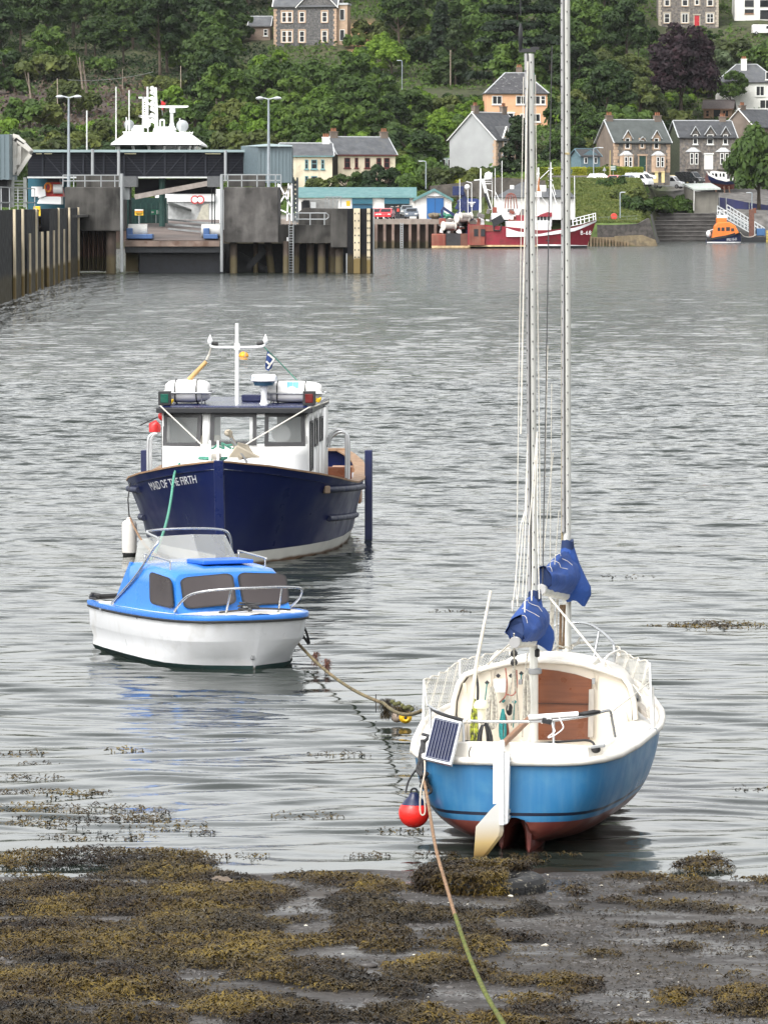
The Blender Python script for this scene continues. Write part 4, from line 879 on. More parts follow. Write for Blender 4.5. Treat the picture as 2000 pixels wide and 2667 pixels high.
 def win(px4, side_=None):
  if side_ is None:
   P = []
   for q in px4:
    o = LA.inverted() @ Vector((0,0,EYE)); dr = LA.inverted().to_3x3() @ ray(*q); p = None
    for i in range(600):
     y = 8.7 - i*.002; k = (y - o.y)/dr.y; p = o + dr*k
     if p.y <= fr_y(p.x, p.z) + .02: break
    P.append(p)
  else: P = px4
  n = (P[1]-P[0]).cross(P[3]-P[0]).normalized(); c = sum(P, Vector())/4
  if n.dot(c - Vector((0,6.5,1.9))) < 0: n = -n
  f = MB(); th = .065 if side_ is None else .035
  inn = [p + ((P[(i+1)%4] - p).normalized() + (P[i-1] - p).normalized())*th for i, p in enumerate(P)]
  for i in range(4):
   j = (i+1) % 4; f.ext([P[i], P[j], inn[j], inn[i]], n*.022)
  fo = f.build('window', frame_grey, wo); MB().poly([p + n*.006 for p in inn]).build('pane', glass, fo)
 win([(427,1077),(527,1077),(522,1163),(425,1163)]); win([(550,1076),(669,1076),(669,1160),(547,1160)]); win([(690,1076),(794,1076),(795,1162),(689,1162)])
 for s in (-1, 1):
  for a, b_, za, zb_ in ((7.75,8.12,1.42,2.26),(7.05,7.5,1.80,2.27),(6.3,6.75,1.85,2.27)):
   win([Vector((side(b_,s) + s*.012, b_, zb_)), Vector((side(a,s) + s*.012, a, zb_)), Vector((side(a,s) + s*.012, a, za)), Vector((side(b_,s) + s*.012, b_, za))], s)
 it = MB(); it.bx(-1.1,1.1,7.9,8.25,1.2,1.78); it.build('dash', mat('grey dash', (.35,.35,.34), .6), t)
 MB().obox((.45,7.95,1.90), (.34,.2,.2), (.25,0,0)).build('instrument_box', mat('cream plastic', (.66,.62,.52), .5), t, bevel=.01)
 MB().lathe([(.16,0),(.16,.02)], (-.72,7.6,2.02), 18, axis='y').build('wheel_disc', clean_white, t)
 MB().bx(-.5,-.12,5.6,5.9,.6,1.7).build('seat_back', mat('grey seat', (.3,.3,.31), .8), t, bevel=.03)
 # roof slab
 rf = MB(); rf.loft([[Vector((sx*w_, y, z)) for sx, y, z in ((-1,8.52,2.41),(1,8.52,2.41),(1.06,5.3,2.44),(-1.06,5.3,2.44))] for w_ in (1.31,)] + [[Vector((sx*1.31, y, z)) for sx, y, z in ((-1,8.52,2.50),(1,8.52,2.50),(1.06,5.3,2.53),(-1.06,5.3,2.53))]])
 ro = rf.build('roof', trim_black, t, bevel=.012)
 MB().loft([[Vector((x, y, z)) for x, y, z in ((-1.27,8.48,2.505),(1.27,8.48,2.505),(1.33,5.34,2.535),(-1.33,5.34,2.535))], [Vector((x, y, z)) for x, y, z in ((-1.2,8.40,2.53),(1.2,8.40,2.53),(1.27,5.4,2.56),(-1.27,5.4,2.56))]]).build('roof_skin', navy_roof, ro)
 MB().bx(-.38,.0,6.6,7.0,2.55,2.66).build('roof_hatch', navy_roof, ro, bevel=.01)
 # mast and cross-tree
 mx = la(618,1050,'y',7.9).x
 ms = MB(); ms.tube([Vector((mx,7.9,2.5)), Vector((mx+.0,7.9,la(618,842,'y',7.9).z))], [.036,.030], 10); mo = ms.build('mast', clean_white, t, smooth=60)
 ct = MB(); zc = la(618,903,'y',7.9).z; L_, Rr = la(548,893,'y',7.9), la(692,892,'y',7.9)
 ct.tube(smoothpath([L_, Vector((mx + .40,7.9,zc - .005)), Vector((mx,7.9,zc - .01)), Vector((mx - .40,7.9,zc)), Rr], 4), .022, 8); ct.obox((mx,7.88,zc), (.09,.09,.11)); ct.build('crosstree', clean_white, mo, smooth=40)
 for e, f in ((L_, .3), (Rr, .3)):
  MB().tube([e.lerp(Vector((mx,7.9,zc)), .06), e.lerp(Vector((mx,7.9,zc)), f)], .03, 8).build('tape_sleeve', black_rub, mo)
  MB().lathe([(.004,.12),(.045,.02),(.035,-.03),(.01,-.05)], e + Vector((0,0,.02)), 10).build('tip_lamp', clean_white, mo, smooth=50)
 for px in (579, 602, 640, 656): MB().tube([la(px,905,'y',7.9), la(px - 1,930,'y',7.9)], .008, 5).build('antenna_drop', dull_steel, mo)
 # life-raft canisters
 def raft(c, sx, sy, sz, blue):
  m = MB(); prof = []
  for i in range(13):
   a = -math.pi/2 + math.pi*i/12; prof.append((max(.02, abs(math.cos(a))**.35), math.sin(a)))
  rings = [[c + Vector((sx*z, sy*r*math.cos(an)*abs(math.cos(an))**-.25 if abs(math.cos(an)) > .01 else 0, sz*r*math.sin(an)*(abs(math.sin(an))+1e-3)**-.25)) for an in (2*math.pi*j/18 for j in range(18))] for r, z in prof]
  o = m.loft(rings).build('life_raft', mat('raft canister', (.80,.79,.77), .4, var=.05, dirt=((.55,.52,.46), .12, 4)), t, smooth=60)
  MB().obox(c, (sx*2.02, sy*2.04, .03)).build('seam_band', mat('grey seam', (.55,.55,.54), .5), o, bevel=.005)
  for dx in (-.45, .5): MB().tube([c + Vector((sx*dx, sy*1.03*math.cos(a), sz*1.03*math.sin(a))) for a in (math.pi*2*k/20 for k in range(21))], .010, 5).build('strap', black_plastic, o)
  cr = MB(); zb = c.z - sz - .03
  for s in (-1, 1):
   cr.tube([c + Vector((-sx*1.12, s*sy*1.06, -sz*.1)), c + Vector((sx*1.12, s*sy*1.06, -sz*.1))], .014, 6)
   for dx in (-.7, .7): cr.tube([c + Vector((sx*dx, s*sy*1.06, -sz*.1)), c + Vector((sx*dx, s*sy*.8, -sz*1.12))], .013, 6)
  for dx in (-1.12, 1.12): cr.tube([c + Vector((sx*dx, -sy*1.06, -sz*.1)), c + Vector((sx*dx, sy*1.06, -sz*.1))], .014, 6)
  cr.build('cradle', dull_steel, o)
  if blue:
   for dx in (-.13, .07): MB().obox(c + Vector((sx*dx, sy*.80, sz*.60)), (sx*.19, .04, sz*.62), (.55,0,0)).build('blue_label', mat('light blue label', (.12,.38,.70), .5), o)
 ca = la(490,1018,'y',7.6); raft(ca, .38, .36, .20, False)
 cb_ = la(763,1020,'y',7.3); raft(cb_, .50, .28, .185, True)
 # radar on a pedestal with lettering round the drum
 rc = la(688,1058,'y',7.7); rc.z = 2.53; zt_ = la(688,975,'y',7.7).z; zm = la(688,990,'y',7.7).z; zn = la(688,1003,'y',7.7).z
 rd = MB(); rd.lathe([(.085,0),(.06,.03),(.05,.1),(.055,zn - 2.53 - .06),(.085,zn - 2.53)], rc, 14); ro_ = rd.build('radar_pedestal', clean_white, t, smooth=40)
 MB().lathe([(.16,zn - 2.535),(.185,zn - 2.48),(.18,zm - 2.55)], rc, 24).build('radar_base', mat('slate blue plastic', (.04,.10,.16), .4), ro_, smooth=40)
 drum = MB().lathe([(.2,zm - 2.555),(.225,zm - 2.54),(.215,zt_ - 2.56),(.19,zt_ - 2.53),(.005,zt_ - 2.52)], rc, 28).build('radar_drum', clean_white, ro_, smooth=40)
 vs, fs = lettering('FURUNO', .075, 1.15); wd = max(v[0] for v in vs)
 for a0 in (R(-62), R(118)):
  out = []
  for x, y in vs:
   a = a0 + (wd/2 - x)/-.222 * 1.15; out.append(rc + Vector((-.2245*math.sin(a), .2245*math.cos(a), zm - 2.52 + y)))
  MB().add(out, fs).build('lettering', mat('lettering blue', (.02,.08,.25), .5), drum, fix=False)
 # navigation lights, spar, flag, hoops
 for px, lens in ((430, (.01,.10,.07)), (806, (.12,.01,.01))):
  p = la(px,1037,'y',8.35); o = MB().obox(p, (.21,.14,.24)).build('navigation_light', black_plastic, t, bevel=.012)
  MB().obox(p + Vector((0,.075,0)), (.13,.02,.15)).build('lens', mat('lens %d' % px, lens, .15), o, bevel=.006)
 sp = MB(); sp.tube([la(538,942,'y',7.7), la(492,990,'y',7.7)], [.035,.042], 10); sp.build('wooden_spar', mat('bare pine spar', (.50,.32,.13), .6, var=.2), t, smooth=60)
 MB().tube([la(552,900,'y',7.9), la(546,922,'y',7.8), la(540,936,'y',7.75)], [.012,.02,.03], 6).build('spar_lashing', rope_white, t)
 f = MB(); P = [la(*q,'y',7.85 + .03*math.sin(k)) for k, q in enumerate(((697,912),(706,928),(717,935),(712,945),(708,958),(700,966),(692,962),(691,948),(694,930)))]
 fo = f.ext(P, (0,-.006,0)).build('flag', mat('saltire blue', (.025,.06,.22), .8, var=.2), t)
 cr = MB()
 for a, b_ in (((698,922),(716,936)),((694,941),(705,952)),((713,937),(697,960))): cr.bar(la(*a,'y',7.90), la(*b_,'y',7.90), .03, .004, up=(0,1,0))
 cr.build('flag_cross', rope_white, fo)
 MB().tube([la(685,900,'y',7.9), la(697,913,'y',7.87), la(722,937,'y',7.6), la(812,1030,'y',6.8)], .010, 5).build('mast_stay', rope_green, t)
 MB().tube([la(418,1057,'y',8.52), la(523,1156,'y',8.75)], .012, 6).build('roof_stay', rope_white, t); MB().tube([la(805,1061,'y',8.52), la(640,1158,'y',8.75)], .012, 6).build('roof_stay', rope_white, t)
 MB().tube([la(806,1061,'y',8.5), la(820,1058,'y',8.2), la(855,1045,'y',6.0)], .012, 6).build('roof_rope', rope_white, t)
 for px, py in ((446,1046),(830,1042)): MB().tube(smoothpath([la(px + 8*math.sin(2.4*i), py + 5*math.cos(3.1*i), 'y', 8.1) for i in range(6)], 3), .018, 5).build('yellow_rope', mat('yellow rope', (.75,.5,.02), .8, var=.2), t)
 for pts in (((855,1165),(862,1140),(882,1126),(900,1128),(908,1150),(908,1250)), ((850,1160),(858,1138),(876,1120),(894,1123),(902,1140),(902,1245))):
  MB().tube(smoothpath([la(*q,'y',5.6 - .15*i*0) for i, q in enumerate(pts)], 4), .028, 8).build('hoop_rail', mat('galvanised tube', (.50,.51,.52), .4, .7), t, smooth=60)
 for dx in (0, 7): MB().tube(smoothpath([la(386+dx,1235,'y',6.6), la(386+dx,1160,'y',6.6), la(390+dx,1138,'y',6.6), la(400+dx,1130,'y',6.6), la(410,1131,'y',6.6)], 4), .026, 8).build('hoop_rail', mat('galvanised tube', (.5,.51,.52), .4, .7), t, smooth=60)
 MB().lathe([(.02,-.06),(.085,-.05),(.09,.05),(.05,.09),(.01,.1)], la(427,1083,'y',8.1), 14, axis='y').build('red_lamp', mat('red plastic', (.55,.02,.02), .35), t, smooth=50)
 o = MB().tube([la(412,1100,'y',7.6), la(404,1108,'y',7.6), la(404,1125,'y',7.6)], [.06,.11,.10], 10).build('horn', mat('red plastic', (.55,.02,.02), .35), t, smooth=50)
 MB().tube([la(412,1086,'y',7.9), la(365,1108,'y',7.9)], .012, 5).build('whip_aerial', black_plastic, t)
 # bench and side lockers aft
 MB().bx(-1.7,-1.0,2.2,5.2,.5,.95).build('side_bench', mat('bench ply', (.30,.15,.075), .55, var=.2), t, bevel=.01); MB().bx(1.0,1.7,2.2,5.2,.5,.95).build('side_bench', mat('bench ply', (.3,.15,.075), .55), t, bevel=.01)
 MB().bx(-1.75,-1.22,1.6,2.1,.5,1.16).build('locker', mat('oiled hatch', (.33,.17,.09), .5, var=.3, scale=5), t, bevel=.01); MB().bx(-1.72,-1.15,4.2,4.26,.95,1.28).build('bench_back', wood_ply, t, bevel=.01)
 MB().bx(-1.70,-1.2,1.3,3.6,1.02,1.06).build('bench_top', mat('pale grey board', (.45,.47,.5), .6), t, bevel=.008)
 # beaching legs, rubbing strakes
 for q, ya in (((960,1172,1388), 4.2), ((378,1172,1260), 4.6)):
  a, b_ = la(q[0],q[1],'y',ya), la(q[0],q[2],'y',ya); b_.z = -.3 if q[0] > 500 else .95; b_.x = a.x; MB().bar(a, b_, .13, .16, up=(0,1,0)).build('beaching_leg', mat('navy timber', (.008,.015,.07), .45, var=.2), t, bevel=.01)
 def strake(ya, yb_, za, zb_, s, r):
  pts = []
  for i in range(13):
   u = i/12; y = ya + (yb_-ya)*u; z = za + (zb_-za)*u; pts.append(Vector((s*(lhull(y,z) + r*.5), y, z)))
  return MB().tube(pts, r, 8)
 navy_r = mat('worn rubber strake', (.018,.024,.06), .55, var=.25)
 strake(5.0,8.9,.98,1.16,-1,.055).build('rubbing_strake', navy_r, t, smooth=60); strake(5.0,8.9,.98,1.14,1,.055).build('rubbing_strake', navy_r, t, smooth=60)
 strake(4.6,8.1,.46,.62,-1,.05).build('rubbing_strake', navy_r, t, smooth=60); strake(4.6,8.1,.46,.62,1,.05).build('rubbing_strake', navy_r, t, smooth=60)
 y, z = 8.9, 1.16; MB().obox((-lhull(y,z) - .02, y + .02, z), (.10,.16,.13), (0,0,.4)).build('strake_end', mat('frayed rope end', (.30,.22,.16), .9, var=.3), t, bevel=.02)
 # name on the starboard bow, following the planking
 vs, fs = lettering('MAID OF THE FIRTH', .185, .95); wd = max(v[0] for v in vs)
 y0, y1 = (min((abs(proj(LA @ Vector((lhull(k*.01, z_), k*.01 + lrake(k*.01, z_), z_)))[0] - px_), k*.01) for k in range(760, 1149))[1] for px_, z_ in ((400, 1.15), (515, 1.4))); out = []
 zA, zB = la(400, 1278, 'y', y0).z, la(515, 1258, 'y', y1).z
 for x, yv in vs:
  u = x/wd; y = y0 + (y1-y0)*u; z = zA + (zB - zA)*u + yv; e = .012
  out.append(Vector((lhull(y,z) + e, y + lrake(y,z) + e*.4, z)))
 MB().add(out, fs).build('name_lettering', mat('lettering silver', (.68,.69,.72), .5), t, fix=False)
 # bow fittings
 MB().lathe([(.07,0),(.06,.1),(.09,.14),(.09,.2),(.04,.24)], (.10,10.9,1.66), 10).build('samson_post', white_gel, t, smooth=40)
 an = MB(); an.ext([Vector(p) for p in ((-.30,11.05,1.76),(-.55,10.75,1.80),(-.42,10.8,2.0),(-.28,11.0,2.05))], (.02,.05,.0)); an.bar(Vector((-.30,10.9,1.8)), Vector((-.12,11.1,2.25)), .05); an.ext([Vector(p) for p in ((-.62,10.95,1.79),(-.25,11.1,1.99),(-.12,11.12,1.80))], (0,-.03,.03)); an.build('anchor', mat('sandy galvanised', (.42,.37,.29), .75, var=.25), t, bevel=.01)
 MB().ball((-.12,11.05,2.20), (.07,.06,.06), 8, 6).build('anchor_shank', mat('sandy galvanised', (.42,.37,.29), .75), t)
 MB().bar(Vector((-.16,11.1,2.12)), Vector((-.42,11.0,1.72)), .045, .03).build('anchor_arm', dull_steel, t)
 rg2 = random.Random(5); gh = MB()
 gh.tube(smoothpath([Vector((.15 + .25*math.sin(2*i), 10.7 + .2*math.cos(2.4*i), 1.75 + .03*rg2.random())) for i in range(12)], 4), .022, 5); gh.tube(smoothpath([Vector((.2 - .45*i/9 + .08*math.sin(3*i), 10.95, 1.98 + .05*math.cos(2.5*i))) for i in range(10)], 4), .018, 5); gh.build('rope_heap', rope_green, t)
 for x in (.05, .18): MB().tube([Vector((x,11.05,1.75)), Vector((x,11.05,2.08))], .02, 6).build('bow_roller_post', clean_white, t)
 return t
launch = build_launch()
# ---- loose things round the boats
def lathe_thing(name, label, cat, m, prof, loc, n=18, group=None):
 return tag(MB().lathe(prof, (0,0,0), n).build(name, m, None, smooth=45, loc=loc), label, cat, group)
fe = thing('boat_fender', 'white cylindrical fender with a black foot, hanging off the launch', 'fender', W(338, 1455, 80.6))
MB().lathe([(.03,.13),(.12,.10),(.125,.12),(.125,.58),(.11,.62),(.05,.66),(.03,.70)], (0,0,0), 18).build('fender_body', mat('grubby white vinyl', (.70,.68,.64), .45, dirt=((.45,.42,.36), .3, 4)), fe, smooth=50)
MB().lathe([(.03,0),(.09,.02),(.12,.08),(.122,.12)], (0,0,0), 18).build('fender_foot', black_rub, fe, smooth=50)
MB().tube([(0,0,.68),(-.02,-.05,1.0),(.02,.05,1.32)], .012, 5).build('fender_line', rope_dark, fe)
bu = thing('mooring_buoy', 'scuffed red round buoy with a navy neck, hanging at the sailing boat stern', 'buoy', W(1078, 2117, 43.9))
MB().ball((0,0,0), (.142,.142,.138), 24, 16).build('buoy_ball', mat('red vinyl', (.72,.022,.016), .35, var=.08, dirt=((.05,.015,.012), .10, 6)), bu, smooth=80)
MB().lathe([(.118,.08),(.085,.12),(.05,.155),(.042,.18),(.025,.19)], (0.0,0,0), 18).build('buoy_neck', mat('navy vinyl', (.014,.02,.06), .4), bu, smooth=50)
MB().tube([(.03*math.cos(a),0,.195 + .03*math.sin(a)) for a in (2*math.pi*i/12 for i in range(12))], .011, 5, closed=True).build('buoy_eye', black_plastic, bu)
yb = thing('mooring_buoy', 'small orange-yellow buoy floating far behind the launch mast', 'buoy', G(635, 930, 0))
MB().ball((0,0,.04), (.19,.19,.17), 18, 12).build('buoy_ball', mat('amber vinyl', (.80,.36,.01), .4, var=.1), yb, smooth=80)
MB().lathe([(.188,-.03),(.194,.0),(.19,.03)], (0,0,0), 18).build('weed_ring', mat('weed stain', (.05,.04,.02), .8), yb)
def rope(name, label, m, pts, r, cat='rope', n=7): return tag(MB().tube(pts, r, n).build(name, m, None, smooth=60), label, cat)
mud_a = W(1105, 2040, 43.75)
moor = [W(1105,2035,43.7), W(1118,2110,41.9), W(1135,2210,39.8), W(1163,2310,37.6), W(1190,2400,35.6), W(1225,2500,33.4), W(1266,2592,31.3), W(1312,2672,29.4), W(1340,2740,28), W(1420,2900,25)]
mp = smoothpath(moor, 6)
mr_ = rope('mooring_rope', 'taut brown rope turning mossy green, running from the sailing boat to the foreground', rope_brown, mp, [.0145 + .003*noise.noise(Vector((i*.9, 0, 2))) for i in range(len(mp))], n=8)
g = [p for p in mp if proj(p)[1] > 2375]
tag_g = MB().tube([p + Vector((0, -.002, .003)) for p in g], [.0165 + .0045*noise.noise(Vector((i*1.3, 4, 2))) for i in range(len(g))], 8).build('moss_coat', mat('rope moss', (.095,.115,.016), .95, var=.45, scale=14, dirt=((.15,.10,.045), .35, 16), bump=.6, bscale=50), mr_, smooth=60)
kn = MB(); rgk = random.Random(9)
kn.tube(smoothpath([W(1105 + 9*math.sin(2.2*i), 2015 + 4.2*i + 5*math.cos(2.9*i), 43.75 - .05*math.sin(1.7*i)) for i in range(10)], 4), .020, 6)
for k in range(5): kn.tube(smoothpath([W(1106 + rgk.uniform(-8,5), 1928, 43.95), W(1099 + rgk.uniform(-8,10), 1965, 43.8), W(1088 + rgk.uniform(-3,12), 2003, 43.75), W(1098 + rgk.uniform(-6,10), 2022, 43.7)], 4), .014, 6)
kn.tube(smoothpath([W(1095,1990,43.8), W(1066,2030,43.9), W(1056,2065,43.9)], 4), .010, 5); kn.tube(smoothpath([W(1108,2035,43.7), W(1120,2052,43.7), W(1122,2062,43.7), W(1112,2068,43.7)], 4), .017, 6)
kn.tube(smoothpath([W(1105,1932,43.9), W(1116,1918,43.95), W(1100,1912,44.0)], 4), .016, 6)
tag(kn.build('mooring_warps', rope_dark, None, smooth=60), 'bunch of dark mooring warps knotted at the sailing boat quarter', 'rope')
tag(MB().tube(smoothpath([W(1104,1950,43.9), W(1106,2010,43.65), W(1096,2060,43.6), W(1094,2110,43.6), W(1100,2123,43.6), W(1107,2112,43.6), W(1103,2060,43.6)], 5), .008, 5).build('rope_loop', mat('dirty white rope', (.55,.48,.40), .9, var=.25), None), 'thin off-white rope loop dangling over the red buoy', 'rope')
rope('mooring_line', 'pale green rope from the launch bow down to the cabin boat', rope_green, smoothpath([la_w for la_w in (LA @ Vector((.75,10.3,1.66)), W(455,1235,78.2), W(446,1300,77.3), W(434,1360,74.5), W(412,1425,69), W(392,1460,64.5))], 6), .022)
rope('mooring_line', 'tan rope from the launch side to the cabin boat roof', rope_brown, sag(W(338,1345,81.2), W(418,1452,63.2), .12), .018)
tail = sag(W(765,1662,62.6), W(1000,1832,54.0), .12, 16) + sag(W(1000,1832,54.0), W(1100,1850,47.2), .08, 10)[1:]
lr = rope('mooring_line', 'weedy brown rope from the cabin boat bow to the floats by the sailing boat', mat('weedy rope', (.17,.12,.06), .9, var=.45, scale=6, hue=(.11,.10,.05)), tail, .020)
tag(MB().tube(smoothpath([W(757,1600,61.3), W(772,1618,61.4), W(786,1650,61.6), W(803,1676,61.8)], 5), .016, 6).tube(smoothpath([W(760,1601,61.3), W(780,1612,61.4), W(797,1644,61.6), W(806,1675,61.8)], 5), .016, 6).build('bow_line', rope_dark, None), 'dark doubled bow line dropping from the cabin boat to the weedy rope', 'rope')
# ================================================================ ferry pier, link-span and walkway
conc = mat('stained pier concrete', (.055,.052,.048), .9, var=.45, scale=.35, bump=.4, bscale=1.5, streak=((.13,.125,.115), .7, (.5,.5,.09)), dirt=((.010,.010,.009), .75, .42))
conc_l = mat('paler pier concrete', (.085,.08,.076), .9, var=.45, scale=.5, bump=.4, bscale=1.5, streak=((.22,.21,.20), .7, (.35,.35,.12)), dirt=((.018,.017,.016), .6, .5))
fender_blk = mat('tarred fender', (.008,.0085,.011), .7, var=.35, scale=.8, spec=.2, tide=((.045,.035,.016), 1.7, .35))
fender_crm = mat('cream fender board', (.56,.48,.34), .7, var=.15, scale=1, tide=((.17,.12,.04), 1.5, .3))
pile_wet = mat('tidal pile', (.10,.075,.06), .8, var=.4, scale=.7, tide=((.11,.088,.045), 1.6, .3), streak=((.03,.02,.015), .7, (1,1,.1)))
sheet = mat('rusty sheet piling', (.085,.045,.032), .85, var=.45, scale=.5, tide=((.075,.06,.028), 1.5, .35), streak=((.20,.12,.09), .5, (.8,.8,.05)))
dark_void = mat('black steel and painted shade', (.012,.014,.018), .6, var=.3)  # near-black: steel parts, and painted shade in doorways and under decks
pontoon = mat('dark pontoon', (.008,.011,.02), .4, var=.3)
galv = mat('galvanised steel', (.34,.36,.37), .5, .4, var=.15, scale=.6)
cladding = mat('grey blue cladding', (.13,.175,.195), .55, var=.08, scale=.3, streak=((.09,.12,.135), .4, (.8,.8,.08)))
teal_trim = mat('pale teal trim', (.26,.34,.35), .55, var=.1, scale=.3)
walk_glass = mat('dark walkway glazing', (.008,.009,.014), .5, var=.3, scale=.4, spec=.15)
teal_pan = mat('teal panel', (.018,.105,.15), .6, var=.12, scale=.5)
ferry_white = mat('ferry white', (.84,.85,.85), .4, var=.04, scale=.3)
def bpx(mb, px0, px1, py0, py1, D, depth):          # a block whose near face fills the photo rectangle at distance D
 a, b = W(px0, py1, D), W(px1, py0, D); return mb.bx(a.x, b.x, D, D + depth, min(a.z, b.z), max(a.z, b.z))
def local(o_loc): return Matrix.Translation(-Vector(o_loc))
class TB:                                            # build parts in world places under one root
 def __init__(s, name, label, cat, loc, group=None): s.loc = Vector(loc); s.root = thing(name, label, cat, loc, 0, group)
 def part(s, mb, name, m, parent=None, **k):
  mb.v = [tuple(Vector(v) - s.loc) for v in mb.v]; return mb.build(name, m, parent or s.root, **k)
def corr(mb, px0, px1, py0, py1, D, depth, step=.35, amp=.06):   # block with vertical corrugations on the near face
 a, b = W(px0, py1, D), W(px1, py0, D); bpx(mb, px0, px1, py0, py1, D + .0, depth)
 x = a.x + step/2
 while x < b.x - step/2: mb.bx(x - step*.25, x + step*.25, D - amp, D - .003, a.z + .02, b.z - .02); x += step
 return mb
# ---- left pier: wall with fender panels, receding along the berth
lp = TB('ferry_pier', 'long dark pier wall with black fender panels and cream rubbing boards at the left edge', 'pier', W(90, 760, 330).xy.to_3d())
def pier_pt(px): u = px / 205.0; D = 281*393/(393 + (281 - 393)*u) if False else 1/((1-u)/281 + u/393); return W(px, 526, D).x, D
def pier_seg(mb, px0, px1, z0, z1, out=0.0, th=6.0):
 xa, da = pier_pt(px0); xb, db_ = pier_pt(px1)
 return mb.add([(xa+out,da,z0),(xb+out,db_,z0),(xb-th,db_,z0),(xa-th,da,z0),(xa+out,da,z1),(xb+out,db_,z1),(xb-th,db_,z1),(xa-th,da,z1)], [(0,3,2,1),(4,5,6,7),(0,1,5,4),(1,2,6,5),(2,3,7,6),(3,0,4,7)])
b = MB(); pier_seg(b, -420, 204, -2, 3.85, -.25, 9); lp.part(b, 'pier_wall', fender_blk)
for a, c in ((-400,-260),(-240,-90),(-70,-12),(-8,26),(38,50),(66,88),(125,148),(153,172),(182,199)):
 lp.part(pier_seg(MB(), a, c, -1, 5.45, .12, .5), 'fender_panel', fender_blk)
for a, c in ((54,66),(95,124)): lp.part(pier_seg(MB(), a, c, -1, 5.40 if a > 60 else 3.9, -.6, 1.2), 'concrete_pier', conc)
for px, short in ((-70,0),(-30,0),(32,0),(54,0),(72,1),(89,0),(105,1),(120,1),(135,1),(148,0),(162,1),(176,0),(200,0)):
 x, D = pier_pt(px); lp.part(MB().bx(x + .1, x + .24, D - .5, D + .1, -1, 3.9 if short else 5.5), 'rubbing_board', fender_crm)
fl = MB(); fl.bx(-45, -24.5, 290, 420, 4.7, 4.9); lp.part(fl, 'pier_deck', conc)
rl = MB()
for px in range(5, 150, 20):
 x, D = pier_pt(px); rl.bar((x - 1.5, D, 4.9), (x - 1.5, D, 6.9), .07)
for z in (5.9, 6.9): xa, da = pier_pt(0); xb, db_ = pier_pt(145); rl.bar((xa - 1.5, da, z), (xb - 1.5, db_, z), .07)
lp.part(rl, 'guard_rail', galv)
tag(MB().obox((0,0,.55), (.7,.5,1.1)).obox((0,-.1,1.2), (.5,.4,.35)).build('winch_box', mat('safety yellow', (.72,.48,.02), .5, var=.12), None, loc=W(98,585,360), bevel=.05), 'small yellow box on the left pier between black fenders', 'box')
# ---- left gangway tower and its white machinery
gt = TB('gangway_tower', 'grey-blue clad tower cut by the left edge of the photo', 'tower', W(0, 600, 372))
gt.part(corr(MB(), -90, 25, 350, 468, 372, 8), 'clad_wall', cladding)
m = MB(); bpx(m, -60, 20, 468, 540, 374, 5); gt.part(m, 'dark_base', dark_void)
gm = TB('gangway_machinery', 'off-white lifting gangway machinery beside the grey tower', 'machinery', W(55, 545, 376))
wm = mat('machinery off white', (.62,.60,.55), .55, var=.2, scale=.6, dirt=((.35,.30,.22), .25, .8))
m = MB(); m.ext([W(*q,376) for q in ((28,352),(42,350),(82,392),(62,424),(40,455),(28,452))], (0,3,0)); gm.part(m, 'machinery_hood', wm)
m = MB(); bpx(m, 24, 32, 350, 540, 375.5, 1)
for i in range(9): y = 470 + i*8; bpx(m, 34, 66, y, y + 3, 375.6, 1.2)
m.bar(W(34,462,375.5), W(34,540,375.5), .25); m.bar(W(66,462,375.5), W(66,540,375.5), .25); gm.part(m, 'stair_frame', mat('pale stair steel', (.42,.44,.42), .6, var=.2))
m = MB()
for a, c in (((40,362),(80,392)),((44,455),(80,402)),((40,362),(40,455)),((52,380),(50,430)),((34,352),(66,372))): m.bar(W(*a,375.5), W(*c,375.5), .3)
gm.part(m, 'lattice', wm)
# ---- concrete pier blocks each side of the ramp
b1 = TB('pier_block', 'dark stained concrete block with railings left of the ferry ramp', 'concrete block', W(242, 712, 400))
m = MB(); bpx(m, 170, 315, 487, 602, 400, 10); b1.part(m, 'block', conc, bevel=.08)
m = MB(); bpx(m, 200, 312, 456, 487, 404, 4); b1.part(m, 'upper_block', conc)
m = MB()
for i in range(13): x0 = 206 + i*6; bpx(m, x0, x0 + 3.4, 600, 704, 403 + .6*(i % 2), 1)
bpx(m, 204, 288, 600, 706, 404.6, 1); b1.part(m, 'sheet_piles', sheet)
m = MB(); m.tube([W(290,602,401), W(290,716,401)], .42, 12); b1.part(m, 'support_pile', pile_wet, smooth=50)
m = MB()
for px in (165,193,222,264,300,312): m.bar(W(px,487,400.4), W(px,456,400.4), .08)
for y in (456, 471): m.bar(W(165,y,400.4), W(316,y,400.4), .08)
b1.part(m, 'guard_rail', galv)
m = MB(); m.tube([W(318,452,399.6), W(318,708,399.6)], .14, 10); b1.part(m, 'guide_pole', galv)
b2 = TB('pier_block', 'large pale-stained concrete block with railings right of the ferry ramp', 'concrete block', W(655, 712, 402))
m = MB(); bpx(m, 584, 725, 487, 632, 402, 10); b2.part(m, 'block', conc_l, bevel=.08)
for i, (px, w, lean) in enumerate(((609,.62,0),(698,.62,10),(745,.5,0),(556+110,.4,0))): b2.part(MB().tube([W(px,628,403 + (i % 2)*3), W(px + lean,718,403 + (i % 2)*3)], w*.5, 12), 'support_pile', pile_wet, smooth=50)
m = MB(); bpx(m, 582, 960, 634, 712, 409, 1); m.bar(W(645,700,406), W(690,650,406), .5); m.bar(W(620,660,407), W(700,705,407), .4); b2.part(m, 'brace_and_shade', dark_void)  # dark sheet behind the piles paints the shade there; bars are braces
m = MB()
for px in (575,594,630,670,718,732): m.bar(W(px,487,402.4), W(px,455,402.4), .09)
for y in (455, 470): m.bar(W(575,y,402.4), W(732,y,402.4), .09)
b2.part(m, 'guard_rail', galv)
